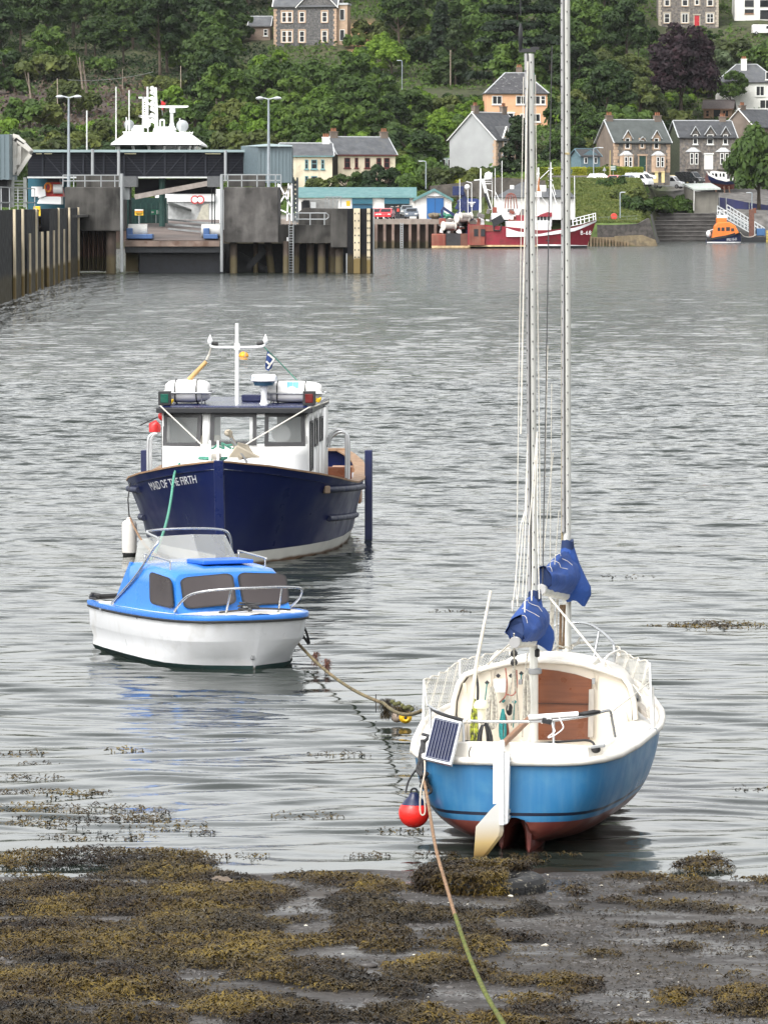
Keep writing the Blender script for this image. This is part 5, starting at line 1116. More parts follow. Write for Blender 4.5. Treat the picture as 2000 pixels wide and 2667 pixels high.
m = MB(); bpx(m, 594, 690, 456, 486, 406, 3); b2.part(m, 'upper_block', conc)
m = MB(); m.tube([W(578,455,401.6), W(578,708,401.6)], .14, 10); b2.part(m, 'guide_pole', galv)
b3 = TB('pier_jetty', 'low concrete jetty with curved handrail and ladder, ending in fenders', 'jetty', W(815, 712, 404))
m = MB(); bpx(m, 725, 866, 586, 633, 404, 9); b3.part(m, 'jetty_deck', conc)
m = MB(); m.ext([W(*q,407) for q in ((778,586),(778,552),(792,541),(808,541),(808,586))], (0,4,0)); bpx(m, 808, 866, 543, 586, 407, 4); b3.part(m, 'parapet', conc)
m = MB(); bpx(m, 862, 905, 543, 645, 403, 8); b3.part(m, 'end_block', conc, bevel=.06)
for px, D in ((770,405),(808,406),(838,405),(865,406),(884,404)): b3.part(MB().tube([W(px,632,D), W(px,716,D)], .34, 10), 'support_pile', pile_wet, smooth=50)
m = MB(); hr = [W(*q,403.8) for q in ((770,586),(770,555),(850,555),(856,560),(856,566),(850,571),(770,571))]; m.tube(hr, .05, 6)
for px in (808, 845): m.bar(W(px,586,403.8), W(px,555,403.8), .08)
for px in (755,765): m.bar(W(px,586,403.8), W(px,555,403.8), .07)
b3.part(m, 'guard_rail', galv)
m = MB(); m.bar(W(753,586,403.6), W(753,712,403.6), .08); m.bar(W(764,586,403.6), W(764,712,403.6), .08)
for i in range(18): y = 590 + i*7; m.bar(W(753,y,403.6), W(764,y,403.6), .06)
b3.part(m, 'ladder', galv)
m = MB(); bpx(m, 747, 751, 618, 672, 403.5, .2); b3.part(m, 'tide_board', ferry_white)
for a, c in ((905,921),(938,955)):
 m = MB(); bpx(m, a, c, 543, 712, 401.5, .8); b3.part(m, 'fender_panel', fender_blk, bevel=.03)
m = MB(); m.ext([Vector(q) for q in ((W(955,0,401.5).x,401.5,-.5),(W(971,0,401.5).x,402.6,-.5),(W(971,0,401.5).x,402.6,5.4),(W(955,0,401.5).x,401.5,5.4))], (-.3,.6,0)); b3.part(m, 'fender_panel', fender_blk)
for a, c in ((921,938),(955.5,964.5)):
 m = MB(); bpx(m, a, c, 543, 712, 401.2, .9); fo = b3.part(m, 'fender_board', fender_crm, bevel=.03)
 h = MB()
 for i in range(7):
  for f in (.22, .78): p = W(a + (c-a)*f, 556 + i*19, 401.18); h.obox(p - b3.loc, (.09,.02,.13))
 h.build('bolt_hole', black_plastic, fo)['kind'] = 'stuff'
m = MB(); m.bar(W(973,545,402), W(973,712,402), .1); m.bar(W(903,660,402.4), W(903,714,402.4), .1); b3.part(m, 'edge_pipe', galv)
# ---- link-span ramp
ls = TB('ferry_ramp', 'brown link-span ferry ramp floating on a black pontoon between the concrete blocks', 'ramp', W(450, 705, 404))
deck_m = mat('worn ramp deck', (.14,.112,.10), .8, var=.25, scale=.3, dirt=((.10,.09,.085), .4, .2))
m = MB(); zf = W(450,622,402).z; zb_ = W(450,572,450).z
m.add([W(326,626,402), W(572,626,402), Vector((W(572,560,450).x,450,zb_)), Vector((W(370,560,450).x,450,zb_))], [(0,1,2,3)]); ls.part(m, 'ramp_deck', deck_m)
m = MB(); bpx(m, 326, 572, 628, 642, 401.6, .5); ls.part(m, 'ramp_lip', mat('rusted ramp edge', (.19,.14,.115), .8, var=.45, scale=.8, dirt=((.10,.05,.03), .4, 1.2)))
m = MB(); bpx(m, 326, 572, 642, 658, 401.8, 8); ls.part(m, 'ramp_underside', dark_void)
m = MB(); bpx(m, 362, 582, 656, 716, 403.5, 9); ls.part(m, 'pontoon', pontoon, bevel=.1); m = MB(); bpx(m, 328, 360, 650, 708, 404, 3); ls.part(m, 'guide_block', pile_wet)
for px, lab in ((350, 0), (550, 1)):
 m = MB(); bpx(m, px - 20, px - 4, 594, 616, 402.4, 3); bpx(m, px - 20, px + 48 if not lab else px + 18, 610, 622, 402.2, 3); ls.part(m, 'winch_base', mat('harbour blue', (.06,.13,.30), .5, var=.25, scale=.8), bevel=.06)
 m = MB(); m.lathe([(.3,-.8),(.6,-.8),(.6,.8),(.3,.8)], W(px + 10 if not lab else px, 602, 403.5), 12, axis='x'); ls.part(m, 'winch_drum', mat('pale drum', (.5,.5,.48), .6), smooth=40)
m = MB()
for y in (572, 584, 596): m.bar(W(440,y,440 - (y-572)*.6), W(572,y + 12,420 - (y-572)*.5), .15)
ls.part(m, 'ramp_rail', galv)
for px in (338, 342, 553, 560): ls.part(MB().tube([W(px,462,404), W(px,600,404)], .05, 5), 'lifting_cable', dark_void)
m = MB(); bpx(m, 322, 356, 459, 487, 403, 3); ls.part(m, 'lifting_head', mat('grey steel box', (.10,.105,.11), .6, var=.2)); m = MB(); bpx(m, 540, 574, 459, 487, 403, 3); ls.part(m, 'lifting_head', mat('grey steel box', (.10,.105,.11), .6))
m = MB(); bpx(m, 322, 338, 486, 520, 403.5, 2); ls.part(m, 'counterweight', galv)
# ---- covered walkway
wk = TB('covered_walkway', 'long dark glazed passenger walkway running above the pier', 'walkway', W(350, 600, 430))
m = MB(); bpx(m, 74, 655, 396, 460, 430, 5); wk.part(m, 'glazing', walk_glass)
m = MB(); bpx(m, 72, 662, 390, 396.5, 429.4, 6.4); wk.part(m, 'walkway_roof', teal_trim)
m = MB(); bpx(m, 72, 575, 460, 464, 429.4, 6); wk.part(m, 'floor_beam', mat('pale floor beam', (.5,.52,.52), .6))
pan = mat('grey mullion', (.022,.025,.033), .7, spec=.2)
for i in range(11):
 px = 112 + i*53; m = MB(); m.bar(W(px,396,429.9), W(px,460,429.9), .16, up=(0,1,0)); mo = wk.part(m, 'mullion', pan)
m = MB()
for i in range(10):
 px = 112 + i*53; a, c = ((px,398),(px+53,458)) if i < 5 else ((px,458),(px+53,398)); m.bar(W(*a,429.95), W(*c,429.95), .10, up=(0,1,0))
for y in range(402, 460, 7): m.bar(W(76,y,429.97), W(640,y,429.97), .04, up=(0,1,0))
wk.part(m, 'bracing', pan)
for a, c in ((95,110),(116,136),(325,355),(535,575)): wk.part(bpx(MB(), a, c, 399, 401.5, 429.7, .2), 'strip_lamp', mat('cream strip lamp', (.75,.70,.45), .5))
m = MB(); bpx(m, 352, 560, 466, 505, 433, 3); wk.part(m, 'dark_soffit', walk_glass)
m = MB(); m.bar(W(352,513,429), W(560,474,429), .45, .9, up=(0,1,0)); wk.part(m, 'sloping_gangway', mat('brown grey gangway', (.26,.23,.21), .7, var=.2))
for px in (242, 310, 588): wk.part(MB().tube([W(px,392 if px != 242 else 388,428.6), W(px,470,428.6)], .14, 8), 'walkway_post', galv)
wk.part(MB().tube([W(423,460,431), W(423,590,431)], .28, 8), 'support_post', mat('dark green steel', (.02,.07,.06), .6)); m = MB(); bpx(m, 640, 663, 397, 457, 429.2, .4); wk.part(m, 'white_end_panel', ferry_white)
eb = TB('clad_shed', 'grey-blue corrugated box at the right end of the walkway', 'shed', W(700, 600, 425))
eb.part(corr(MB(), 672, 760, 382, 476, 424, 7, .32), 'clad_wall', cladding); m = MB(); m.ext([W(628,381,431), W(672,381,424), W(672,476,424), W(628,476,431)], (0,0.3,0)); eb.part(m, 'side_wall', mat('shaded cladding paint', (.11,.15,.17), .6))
m = MB(); m.add([W(626,381,431.5), W(671,381.5,423.6), W(762,381,423.6), W(762,378,431.5), W(700,374,436)], [(0,1,2,3,4)]); eb.part(m, 'flat_roof', teal_trim)
for a, c in (((725,560),(725,478)),((748,575),(752,478)),((760,575),(760,478)),((725,535),(760,480)),((727,480),(760,540)),((728,545),(760,560))): eb.part(MB().bar(W(*a,423.5), W(*c,423.5), .13), 'stair_strut', ferry_white)
lat = MB()
for i in range(9): y = 470 + i*12; lat.bar(W(765,y,426), W(774,y + 10,426), .12); lat.bar(W(774,y,426), W(765,y + 10,426), .12)
lat.bar(W(764,462,426), W(764,580,426), .16); lat.bar(W(775,462,426), W(775,580,426), .16); eb.part(lat, 'lattice_tower', mat('dark lattice', (.11,.13,.14), .6))
tp = TB('teal_hoarding', 'teal hoarding below the walkway behind the white and red lifeboat', 'hoarding', W(120, 560, 436)); m = MB(); bpx(m, 74, 178, 463, 560, 436, .4); tp.part(m, 'panel', teal_pan); m = MB(); bpx(m, 83, 112, 486, 512, 435.8, .1); tp.part(m, 'notice', ferry_white)
gh = TB('green_hoarding', 'dark green fence with safety signs beside the ferry ramp', 'fence', W(380, 590, 440)); m = MB(); bpx(m, 320, 435, 515, 588, 441, .4); gh.part(m, 'panel', mat('dark green sheeting', (.012,.05,.045), .7, var=.25)); m = MB()
for px in range(325, 440, 14): m.bar(W(px,530,440.6), W(px,588,440.6), .08)
gh.part(m, 'fence_rail', mat('dark green steel', (.02,.07,.06), .6))
def sign(name, label, px0, px1, py0, py1, D, col, bars):
 s = TB(name, label, 'sign', W((px0+px1)/2, py1, D)); bo = s.part(bpx(MB(), px0, px1, py0, py1, D, .08), 'board', col)
 for a, c, e, f, mm_ in bars: q = bpx(MB(), px0 + (px1-px0)*a, px0 + (px1-px0)*c, py0 + (py1-py0)*e, py0 + (py1-py0)*f, D - .03, .028); q.v = [tuple(Vector(v) - s.loc) for v in q.v]; q.build('sign_mark', mm_, bo)
 s.part(MB().bar(W((px0+px1)/2, py1, D + .1), W((px0+px1)/2, py1 + 22, D + .1), .08), 'sign_post', galv); return s
sg_red = mat('sign red', (.55,.04,.03), .5); sg_grn = mat('sign green', (.01,.22,.12), .5); sg_yel = mat('sign yellow', (.80,.50,.02), .5)
sign('warning_sign', 'yellow and white warning board above the ramp', 352, 374, 545, 561, 430, sg_yel, [(0,1,0,.22,ferry_white),(.1,.9,.36,.46,sg_red),(.1,.9,.6,.68,black_plastic),(.2,.8,.8,.88,black_plastic)])
sign('exit_sign', 'green and white escape sign on the dark fence', 394, 420, 546, 559, 438, sg_grn, [(.08,.30,.42,.58,ferry_white),(.06,.16,.3,.7,ferry_white),(.55,.66,.15,.85,ferry_white),(.78,.9,.3,.8,ferry_white)])
# ---- ferry: white bridge deck above, car deck below, orange-ringed lifeboat gear at the left
fy = TB('car_ferry', 'white car ferry whose bridge and mast rise over the walkway', 'ferry', W(408, 600, 470))
m = MB(); ring = lambda y, a, b_, d0, d1: [W(a,y,d0), W(b_,y,d0), Vector((W(b_,y,d0).x,d1,W(a,y,d0).z)), Vector((W(a,y,d0).x,d1,W(a,y,d0).z))]
m.loft([ring(377,288,524,468,486), ring(379,288,524,468,486), ring(373,290,522,468,486), ring(347,328,490,471,483), ring(345,332,486,471.5,482)]); fy.part(m, 'bridge_roof', ferry_white)
m = MB(); m.loft([ring(377.5,306,510,470,484), ring(400,318,500,471,484)]); br = fy.part(m, 'bridge', ferry_white)
m = MB(); m.loft([ring(380,304,512,469.9,484), ring(390,309,508,470.3,484)]); fy.part(m, 'bridge_windows', mat('green black ferry glass', (.02,.035,.033), .15))
for px in (308,346,387,430,468,496,509): fy.part(MB().bar(W(px,379,469.8), W(px + (3 if px < 400 else -3),391,470.1), .22), 'window_post', ferry_white)
m = MB(); m.loft([ring(346,398,455,472,480), ring(336,400,450,473,479), ring(330,405,442,473.5,478)]); fy.part(m, 'mast_house', ferry_white); m = MB(); bpx(m, 342, 372, 326, 346, 474, 3); fy.part(m, 'deck_house', ferry_white, bevel=.05)
m = MB(); m.loft([[W(px + s,y,474 + e) for s, e in ((-w,0),(w,0),(w,1.2),(-w,1.2))] for px, y, w in ((408,334,5),(408,300,4.2),(407,262,3.6),(406,228,3.0))]); fy.part(m, 'mast', ferry_white)
m = MB()
for y in (232,243,258,271,286,302,316): m.bar(W(396,y,474), W(406,y + 6,474), .18); m.ball(W(397,y - 2,474), .22, 8, 6)
for a, c in (((362,254),(404,256)),((362,302),(402,304)),((372,254),(402,282)),((362,302),(404,316)),((418,312),(428,312)),((418,312),(418,332)),((428,312),(428,332)),((385,226),(385,256))): m.bar(W(*a,474.3), W(*c,474.3), .16)
for px in (373,381): m.bar(W(px,254,474.3), W(px,316,474.3), .14)
for y in range(258,316,6): m.bar(W(373,y,474.3), W(381,y,474.3), .10)
fy.part(m, 'mast_fittings', ferry_white)
m = MB(); m.loft([[W(px,y,475 + e) for px, e in ((448-w,0),(448+w,0),(448+w,1.2),(448-w,1.2))] for y, w in ((338,13),(328,7),(318,4.5),(280,4.2))]); bpx(m, 442, 456, 281, 293, 474.6, 1.6); fy.part(m, 'radar_post', ferry_white)
m = MB(); m.ext([W(*q,474.4) for q in ((411,275),(490,275),(492,277),(488,280),(456,281),(440,281),(412,280))], (0,.7,0)); fy.part(m, 'radar_scanner', ferry_white)
fy.part(MB().lathe([(.3,-.5),(.6,-.4),(.6,.4),(.3,.5)], W(476,328,473), 10, axis='y'), 'searchlight', galv, smooth=40); fy.part(MB().ball(W(337,325,472), .5, 10, 8), 'satellite_dome', galv, smooth=60); fy.part(MB().ball(W(382,322,472), .45, 10, 8), 'satellite_dome', ferry_white, smooth=60)
m = MB()
for px in (321,330,340,470,480,490,498): m.bar(W(px,354,469), W(px + 5,343,469), .09)
m.bar(W(320,344,469.2), W(345,344,469.2), .09); m.bar(W(468,344,469.2), W(500,346,469.2), .09); fy.part(m, 'deck_rail', ferry_white)
for px, y0 in ((337,235),(227,288),(386,226),(330,305),(469,308),(303,226)): fy.part(MB().bar(W(px,y0,471 if px > 250 else 445), W(px,395,471 if px > 250 else 445), .12), 'whip_aerial', mat('pale whip', (.6,.62,.6), .6))
m = MB(); m.poly([W(421,262,476), W(426,264,476), W(432,269,476), W(431,274,476), W(420,273,476)]); m.poly([W(421,281,476), W(426,282,476), W(425,288,476)]); fy.part(m, 'ensign', mat('ensign red', (.6,.03,.03), .7)); fy.part(MB().bar(W(420,258,476.1), W(424,300,476.1), .06), 'flag_staff', galv)
m = MB(); bpx(m, 405, 582, 494, 598, 470, 8); fy.part(m, 'car_deck_wall', mat('ferry white', (.8,.8,.8))); m = MB(); bpx(m, 432, 560, 505, 525, 469.5, .4); fy.part(m, 'upper_bulwark', ferry_white)
for px in range(470, 582, 6): pass
m = MB()
for px in range(450, 582, 5): m.bar(W(px,494,469.3), W(px,505,469.3), .08)
m.bar(W(445,494,469.3), W(582,494,469.3), .1); fy.part(m, 'deck_rail', ferry_white)
m = MB(); m.add([W(440,525,468), W(500,545,468), W(500,552,470), W(440,535,470)], [(0,1,2,3)]); bpx(m, 438, 520, 525, 600, 469.8, .2); fy.part(m, 'stern_door', mat('grey white steel', (.42,.43,.43), .6, var=.2))
m = MB(); m.ext([W(*q,466) for q in ((510,576),(528,535),(544,530),(544,576))], (0,1,0)); fy.part(m, 'ramp_prow', mat('pale mossy concrete', (.42,.40,.33), .8, var=.2))
for px in (508, 522):
 c = W(px,520,469); o = fy.part(MB().lathe([(.42,0),(.42,.03)], c, 14, axis='y'), 'speed_roundel', mat('roundel red', (.5,.05,.05), .5)); q = MB().lathe([(.28,-.02),(.28,.0)], c, 14, axis='y'); q.v = [tuple(Vector(v) - fy.loc) for v in q.v]; q.build('roundel_disc', ferry_white, o)
lb = TB('ships_lifeboat', 'red and white lifeboat cradle with an orange lifebuoy under the walkway', 'lifeboat', W(138, 545, 432))
m = MB(); m.ext([W(*q,432) for q in ((118,512),(126,475),(156,473),(165,512))], (0,3,0)); lb.part(m, 'red_housing', mat('ship red', (.50,.03,.025), .5, var=.1)); m = MB(); m.tube([W(140,492,431.5), W(164,492,431.5)], .42, 14); lb.part(m, 'white_canister', ferry_white, smooth=50)
c = W(126,488,431.6); lb.part(MB().tube([c + Vector((.28*math.cos(a),0,.38*math.sin(a))) for a in (2*math.pi*i/16 for i in range(16))], .10, 6, closed=True), 'lifebuoy', mat('lifebuoy orange', (.75,.25,.03), .5))
m = MB(); m.ext([W(*q,431.4) for q in ((97,530),(104,516),(122,512),(160,512),(160,532)) ], (0,3,0)); m.ext([W(*q,431.2) for q in ((100,516),(108,494),(118,492),(120,510),(108,514))], (0,2,0)); lb.part(m, 'white_hull', ferry_white); m = MB(); bpx(m, 124, 156, 466, 474, 432, 2); lb.part(m, 'black_top', black_plastic)
# ---- twin-headed lamp posts on the pier
def twin_lamp(px, py0, py1, D, label):
 t = TB('twin_lamp_post', label, 'lamp post', W(px, py1, D), 'twin lamp posts on the pier')
 t.part(MB().tube([W(px,py1,D), W(px,(py0+py1)/2,D), W(px,py0 + 3,D)], [.15,.12,.08], 8), 'post', mat('grey lamp post', (.30,.34,.37), .5, .3), smooth=60)
 for s in (-1, 1):
  a = W(px, py0 + 3, D); h = a + Vector((s*.55,0,.12)); ho = t.part(MB().bar(a, h, .10).lathe([(.10,.10),(.28,.04),(.38,-.06),(.2,-.09)], h + Vector((s*.2,0,0)), 10), 'lamp_head', mat('lamp head grey', (.5,.53,.55), .4), smooth=40)
  q = MB().lathe([(.32,-.10),(.28,-.16),(.05,-.18)], h + Vector((s*.2,0,0)) - t.loc, 10); q.build('lamp_glass', mat('lamp diffuser', (.8,.82,.84), .3), ho, smooth=60)
twin_lamp(180, 251, 487, 410, 'tall twin lamp post on the left concrete block'); twin_lamp(700, 255, 487, 412, 'tall twin lamp post on the right concrete block')
kt = TB('kiosk', 'small grey fenced kiosk with a yellow box on the jetty', 'kiosk', W(850, 545, 430)); m = MB(); bpx(m, 792, 880, 520, 543, 432, 3); kt.part(m, 'kiosk_wall', mat('grey board', (.36,.36,.35), .7, var=.2)); m = MB(); bpx(m, 789, 806, 522, 543, 431.5, .3); kt.part(m, 'dark_opening', dark_void); m = MB(); bpx(m, 809, 823, 526, 542, 431.4, .3); kt.part(m, 'white_notice', ferry_white)
m = MB(); bpx(m, 902, 912, 523, 537, 431, .8); kt.part(m, 'yellow_box', mat('safety yellow', (.72,.48,.02), .5)); m = MB()
for px in (848,856,868,878,888): m.bar(W(px,513,431), W(px,541,431), .08)
m.bar(W(846,513,431), W(890,513,431), .08); kt.part(m, 'mesh_rail', galv)
# ================================================================ inner harbour: quay, sheds, fishing boats, lifeboat, slip
qm = mat('dark quay timber', (.06,.038,.030), .85, var=.4, scale=.5, tide=((.05,.045,.025), 1.2, .3), streak=((.14,.09,.07), .5, (.9,.9,.06)))
qp = mat('bleached quay pile', (.20,.14,.115), .85, var=.4, scale=.6, tide=((.09,.07,.04), 1.4, .3), streak=((.09,.06,.05), .6, (1,1,.08)))
qc = mat('quay coping', (.27,.23,.20), .9, var=.3, scale=.5, dirt=((.15,.12,.10), .4, .6))
qy = TB('harbour_quay', 'brown quay wall with upright timber piles between the jetty and the red fishing boat', 'quay', W(1100, 652, 624))
m = MB(); bpx(m, -400, 1262, 583, 660, 625, 20); qy.part(m, 'quay_wall', qm); m = MB(); bpx(m, -400, 1262, 571, 584, 624, 24); qy.part(m, 'coping', qc)
for i in range(22): px = 778 + i*22; q = MB(); bpx(q, px, px + 7, 584, 656, 623.6, 1.5); qy.part(q, 'quay_pile', qp)
m = MB(); m.bar(W(1043,580,623.4), W(1043,650,623.4), .1); m.bar(W(1049,580,623.4), W(1049,650,623.4), .1)
for i in range(12): m.bar(W(1043,584 + i*6,623.4), W(1049,584 + i*6,623.4), .08)
qy.part(m, 'ladder', galv)
# teal-roofed shed
roof_teal = mat('weathered teal roof sheet', (.085,.20,.205), .6, var=.12, scale=.4, streak=((.16,.27,.27), .5, (1.2,.3,.3)), dirt=((.06,.13,.14), .3, .4))
shed_white = mat('shed white', (.78,.77,.74), .6, var=.06, scale=.4, streak=((.5,.48,.44), .3, (.8,.8,.07))); shed_blue = mat('shed door blue', (.008,.10,.30), .5, var=.1, scale=.4); shed_teal = mat('shed teal fascia', (.012,.095,.14), .5, var=.12, scale=.4)
sh = TB('harbour_shed', 'long low white shed with a teal roof and a tall blue gable door', 'shed', W(970, 571, 645))
D0 = 648; m = MB(); bpx(m, 770, 1084, 516, 572, D0, 12); sh.part(m, 'wall', shed_white)
m = MB(); m.ext([W(772,515,D0 - .6), W(1085,515,D0 - .6), W(1085,491,D0 + 7), W(778,491,D0 + 7)], (0,.05,.18)); sh.part(m, 'roof', roof_teal)
m = MB(); bpx(m, 917, 970, 516, 531, D0 - .4, .38); sh.part(m, 'fascia', shed_teal); m = MB(); bpx(m, 1001, 1066, 516, 531, D0 - .4, .38); sh.part(m, 'fascia', shed_teal)
m = MB(); bpx(m, 917, 970, 532, 571, D0 - .12, .1); sh.part(m, 'shutter_door', mat('teal shutter', (.015,.09,.16), .5)); m = MB(); bpx(m, 1001, 1066, 532, 571, D0 - .10, .08); do = sh.part(m, 'open_doorway', dark_void)
m = MB(); rgq = random.Random(4)
for k in range(26): x = rgq.uniform(1012,1050); y = rgq.uniform(535,562); bpx(m, x, x + rgq.uniform(2,7), y, y + 1.6, D0 - .2, .08)
sh.part(m, 'stacked_stock', mat('pale stock', (.42,.43,.42), .7, var=.3)); m = MB(); bpx(m, 785, 812, 525, 560, D0 - .12, .1); sh.part(m, 'open_doorway', dark_void)
gx0, gx1, Dg = 1083, 1176, 643.5
m = MB(); m.ext([W(gx0,571,Dg), W(gx1,571,Dg), W(gx1,516,Dg), W(1130,494,Dg), W(gx0,516,Dg)], (0,14,0)); sh.part(m, 'gable_wall', shed_white)
for s0, s1 in (((1076,518),(1131,491)),((1131,491),(1180,518))): q = MB(); q.ext([W(*s0,Dg - .6), W(*s1,Dg - .6), W(s1[0],s1[1] + 7,Dg - .6), W(s0[0],s0[1] + 7,Dg - .6)], (0,15,0)); sh.part(q, 'gable_roof', roof_teal)
m = MB(); m.ext([W(*q,Dg - .25) for q in ((1111,514),(1155,514),(1155,507),(1133,496),(1111,507))], (0,.2,0)); go = sh.part(m, 'gable_sign', ferry_white); q = MB(); bpx(q, 1113, 1153, 511, 512.5, Dg - .32, .05); q.v = [tuple(Vector(v) - sh.loc) for v in q.v]; q.build('sign_line', black_plastic, go)
m = MB(); bpx(m, 1111, 1155, 516, 571, Dg - .2, .18); o = sh.part(m, 'door', shed_blue); q = MB(); bpx(q, 1132.6, 1133.3, 516, 571, Dg - .24, .05); q.v = [tuple(Vector(v) - sh.loc) for v in q.v]; q.build('door_joint', dark_void, o)
# low white net store with dark hipped roof behind the fishing boat
slate = mat('wet slate', (.055,.058,.064), .5, var=.3, scale=.8, dirt=((.10,.10,.10), .3, 1.5), bump=.3, bscale=4); slate_l = mat('lighter slate', (.085,.09,.098), .55, var=.25, scale=.8, dirt=((.13,.13,.12), .25, 1.2), bump=.3, bscale=4)
ns = TB('net_store', 'white harbour building with a dark hipped roof behind the red fishing boat', 'building', W(1400, 560, 648))
m = MB(); bpx(m, 1290, 1497, 512, 572, 648, 10); ns.part(m, 'wall', shed_white)
m = MB(); m.add([W(1286,514,647.5), W(1500,514,647.5), Vector((W(1500,514,660).x,660,W(1500,514,648).z)), Vector((W(1286,514,660).x,660,W(1286,514,648).z)), W(1358,474,654), W(1376,474,654)], [(0,1,5,4),(1,2,5),(2,3,4,5),(3,0,4)]); ns.part(m, 'roof', slate_l)
m = MB(); m.add([W(1400,514,647.3), W(1500,514,647.3), W(1478,494,653), W(1415,494,653)], [(0,1,2,3)]); ns.part(m, 'roof', slate); m = MB(); bpx(m, 1398, 1422, 482, 515, 650, 2); ns.part(m, 'chimney', shed_white); m = MB(); bpx(m, 1328, 1338, 482, 498, 651, 1.5); ns.part(m, 'chimney', shed_white)
bc = TB('storage_container', 'dark blue container with a white emblem behind the blue crane', 'container', W(1218, 545, 660)); m = MB(); m.ext([W(*q,655) for q in ((1192,548),(1192,523),(1200,517),(1242,517),(1250,523),(1250,548))], (0,5,0)); bc.part(m, 'container_body', mat('container blue', (.012,.03,.14), .5, var=.15)); m = MB()
for a, c, e, f in ((1218,1238,526,528),(1222,1234,530,532),(1225,1231,534,538)): bpx(m, a, c, e, f, 654.8, .1)
bc.part(m, 'emblem', ferry_white)
# ---- red fishing boat moored along the quay, bow to the right
rb = mat('crimson hull', (.27,.020,.038), .5, var=.2, scale=.5, dirt=((.12,.03,.028), .3, .7), streak=((.22,.08,.05), .25, (.9,.9,.06)))
rust_red = mat('rusty red steel', (.22,.05,.033), .7, var=.3, scale=.6, dirt=((.16,.075,.05), .5, .8), streak=((.30,.15,.10), .5, (1,1,.06)))
boot_bk = mat('black boot top', (.012,.014,.016), .5)
def fishing_boat():
 D = 617.0; t = TB('fishing_boat', 'large crimson fishing boat with white whaleback bow, moored along the quay', 'fishing boat', W(1385, 645, D))
 X = lambda px: (px - 1385)/FOC*D; Zr = lambda py: EYE - (py - HORIZ)/FOC*D
 st = [(1219,586,2.4,2.2),(1260,587,2.9,2.6),(1320,592,3.1,2.8),(1400,601,3.1,2.7),(1450,600,3.0,2.4),(1490,594,2.5,1.7),(1520,586,1.7,1.0),(1540,580,.9,.4),(1556,573,.06,.03)]
 def ring(px, py, b, w):
  zt = Zr(py); x = X(px); rk = max(0, (px - 1480)/76); pts = []
  for u in (0,.25,.5,.75,1): z = zt + (.25 - zt)*u; pts.append(Vector((x - rk*u*1.25, -(b + (w-b)*u), z)))
  return pts + [Vector((p.x, -p.y, p.z)) for p in pts[::-1]]
 R_ = [ring(*s) for s in st]; mv = lambda mb: mb
 h = MB().loft(R_, closed=False); h.poly(R_[0]); off = Vector((0,3.1,0))
 def loc(mb): mb.v = [tuple(Vector(v) + off) for v in mb.v]; return mb
 loc(h).build('hull', rb, t.root, smooth=35)
 b = MB().loft([[Vector((r[4].x, r[4].y*1.01, .26)), Vector((r[4].x, r[4].y*1.0, .05)), Vector((r[4].x, r[4].y*.97, -.6))] for r in R_[3:]], closed=False).loft([[Vector((r[4].x, -r[4].y, .26)), Vector((r[4].x, -r[4].y*.97, -.6))] for r in R_], closed=False); loc(b).build('boot_top', boot_bk, t.root)
 loc(MB().loft([[Vector((r[4].x, r[4].y*1.015 - .01, z)) for z in (.42,.22)] for r in R_[3:]], closed=False)).build('waterline_stripe', ferry_white, t.root, fix=False); loc(MB().loft([[Vector((r[4].x, r[4].y*1.015 - .01, z)) for z in (.34,.12)] for r in R_[:4]], closed=False)).build('waterline_stripe', mat('peeling stripe', (.55,.40,.22), .7, var=.4, scale=2), t.root, fix=False)
 def band(mb, px0, px1, f0, f1, n=16):           # strip on the near side between two heights (photo rows)
  rows = []
  for i in range(n + 1):
   px = px0 + (px1 - px0)*i/n; k = np.interp(px, [s[0] for s in st], range(len(st))); j = min(len(st) - 2, int(k)); u = k - j
   b_ = st[j][2]*(1-u) + st[j+1][2]*u; rk = max(0, (px - 1480)/76)
   rows.append([Vector((X(px) , -b_ - .06, Zr(f0(px)))), Vector((X(px) - rk*.1, -b_ - .05, Zr(f1(px))))])
  return mb.loft(rows, closed=False)
 loc(band(MB(), 1318, 1556, lambda p: np.interp(p, [1318,1345,1400,1450,1500,1556],[595,604,612,602,594,575]), lambda p: np.interp(p, [1318,1345,1400,1450,1500,1556],[618,618,617,611,603,580]))).build('white_sheer_band', ferry_white, t.root, fix=False)
 wb = MB(); wb.loft([[Vector((X(px), -bb, Zr(py))), Vector((X(px), bb, Zr(py)))] for px, py, bb in ((1480,592,2.5),(1520,584,1.6),(1557,571,.1))], closed=False); loc(wb).build('whaleback', ferry_white, t.root)
 def bxp(name, m_, px0, px1, py0, py1, y0, y1, **k): return MB().bx(X(px0), X(px1), y0 + off.y, y1 + off.y, Zr(py1), Zr(py0)).build(name, m_, t.root, **k)
 bxp('stern_house', rust_red, 1222, 1262, 588, 640, -3.0, -2.3);
 for a in (1234, 1252): bxp('hull_window', dark_void, a, a + 11, 598, 617, -3.06, -2.9)
 bxp('superstructure', ferry_white, 1318, 1435, 578, 604, -2.4, 2.4, bevel=.1); bxp('wheelhouse', ferry_white, 1394, 1437, 562, 592, -2.2, 2.2, bevel=.1)
 o = MB(); o.ext([Vector((X(q[0]), -2.5 + off.y, Zr(q[1]))) for q in ((1394,566),(1428,554),(1437,555),(1438,566))], (0,5,0)); o.build('wheelhouse_roof', rb, t.root)
 for i in range(4): a = 1398 + i*9; bxp('wheelhouse_window', black_plastic, a, a + 6.5, 565.5, 575.5, -2.26, -2.1)
 bxp('shelter_deck', rb, 1345, 1372, 562, 590, -2.3, 2.3); bxp('rust_casing', rust_red, 1262, 1318, 592, 604, -2.95, -2.4)
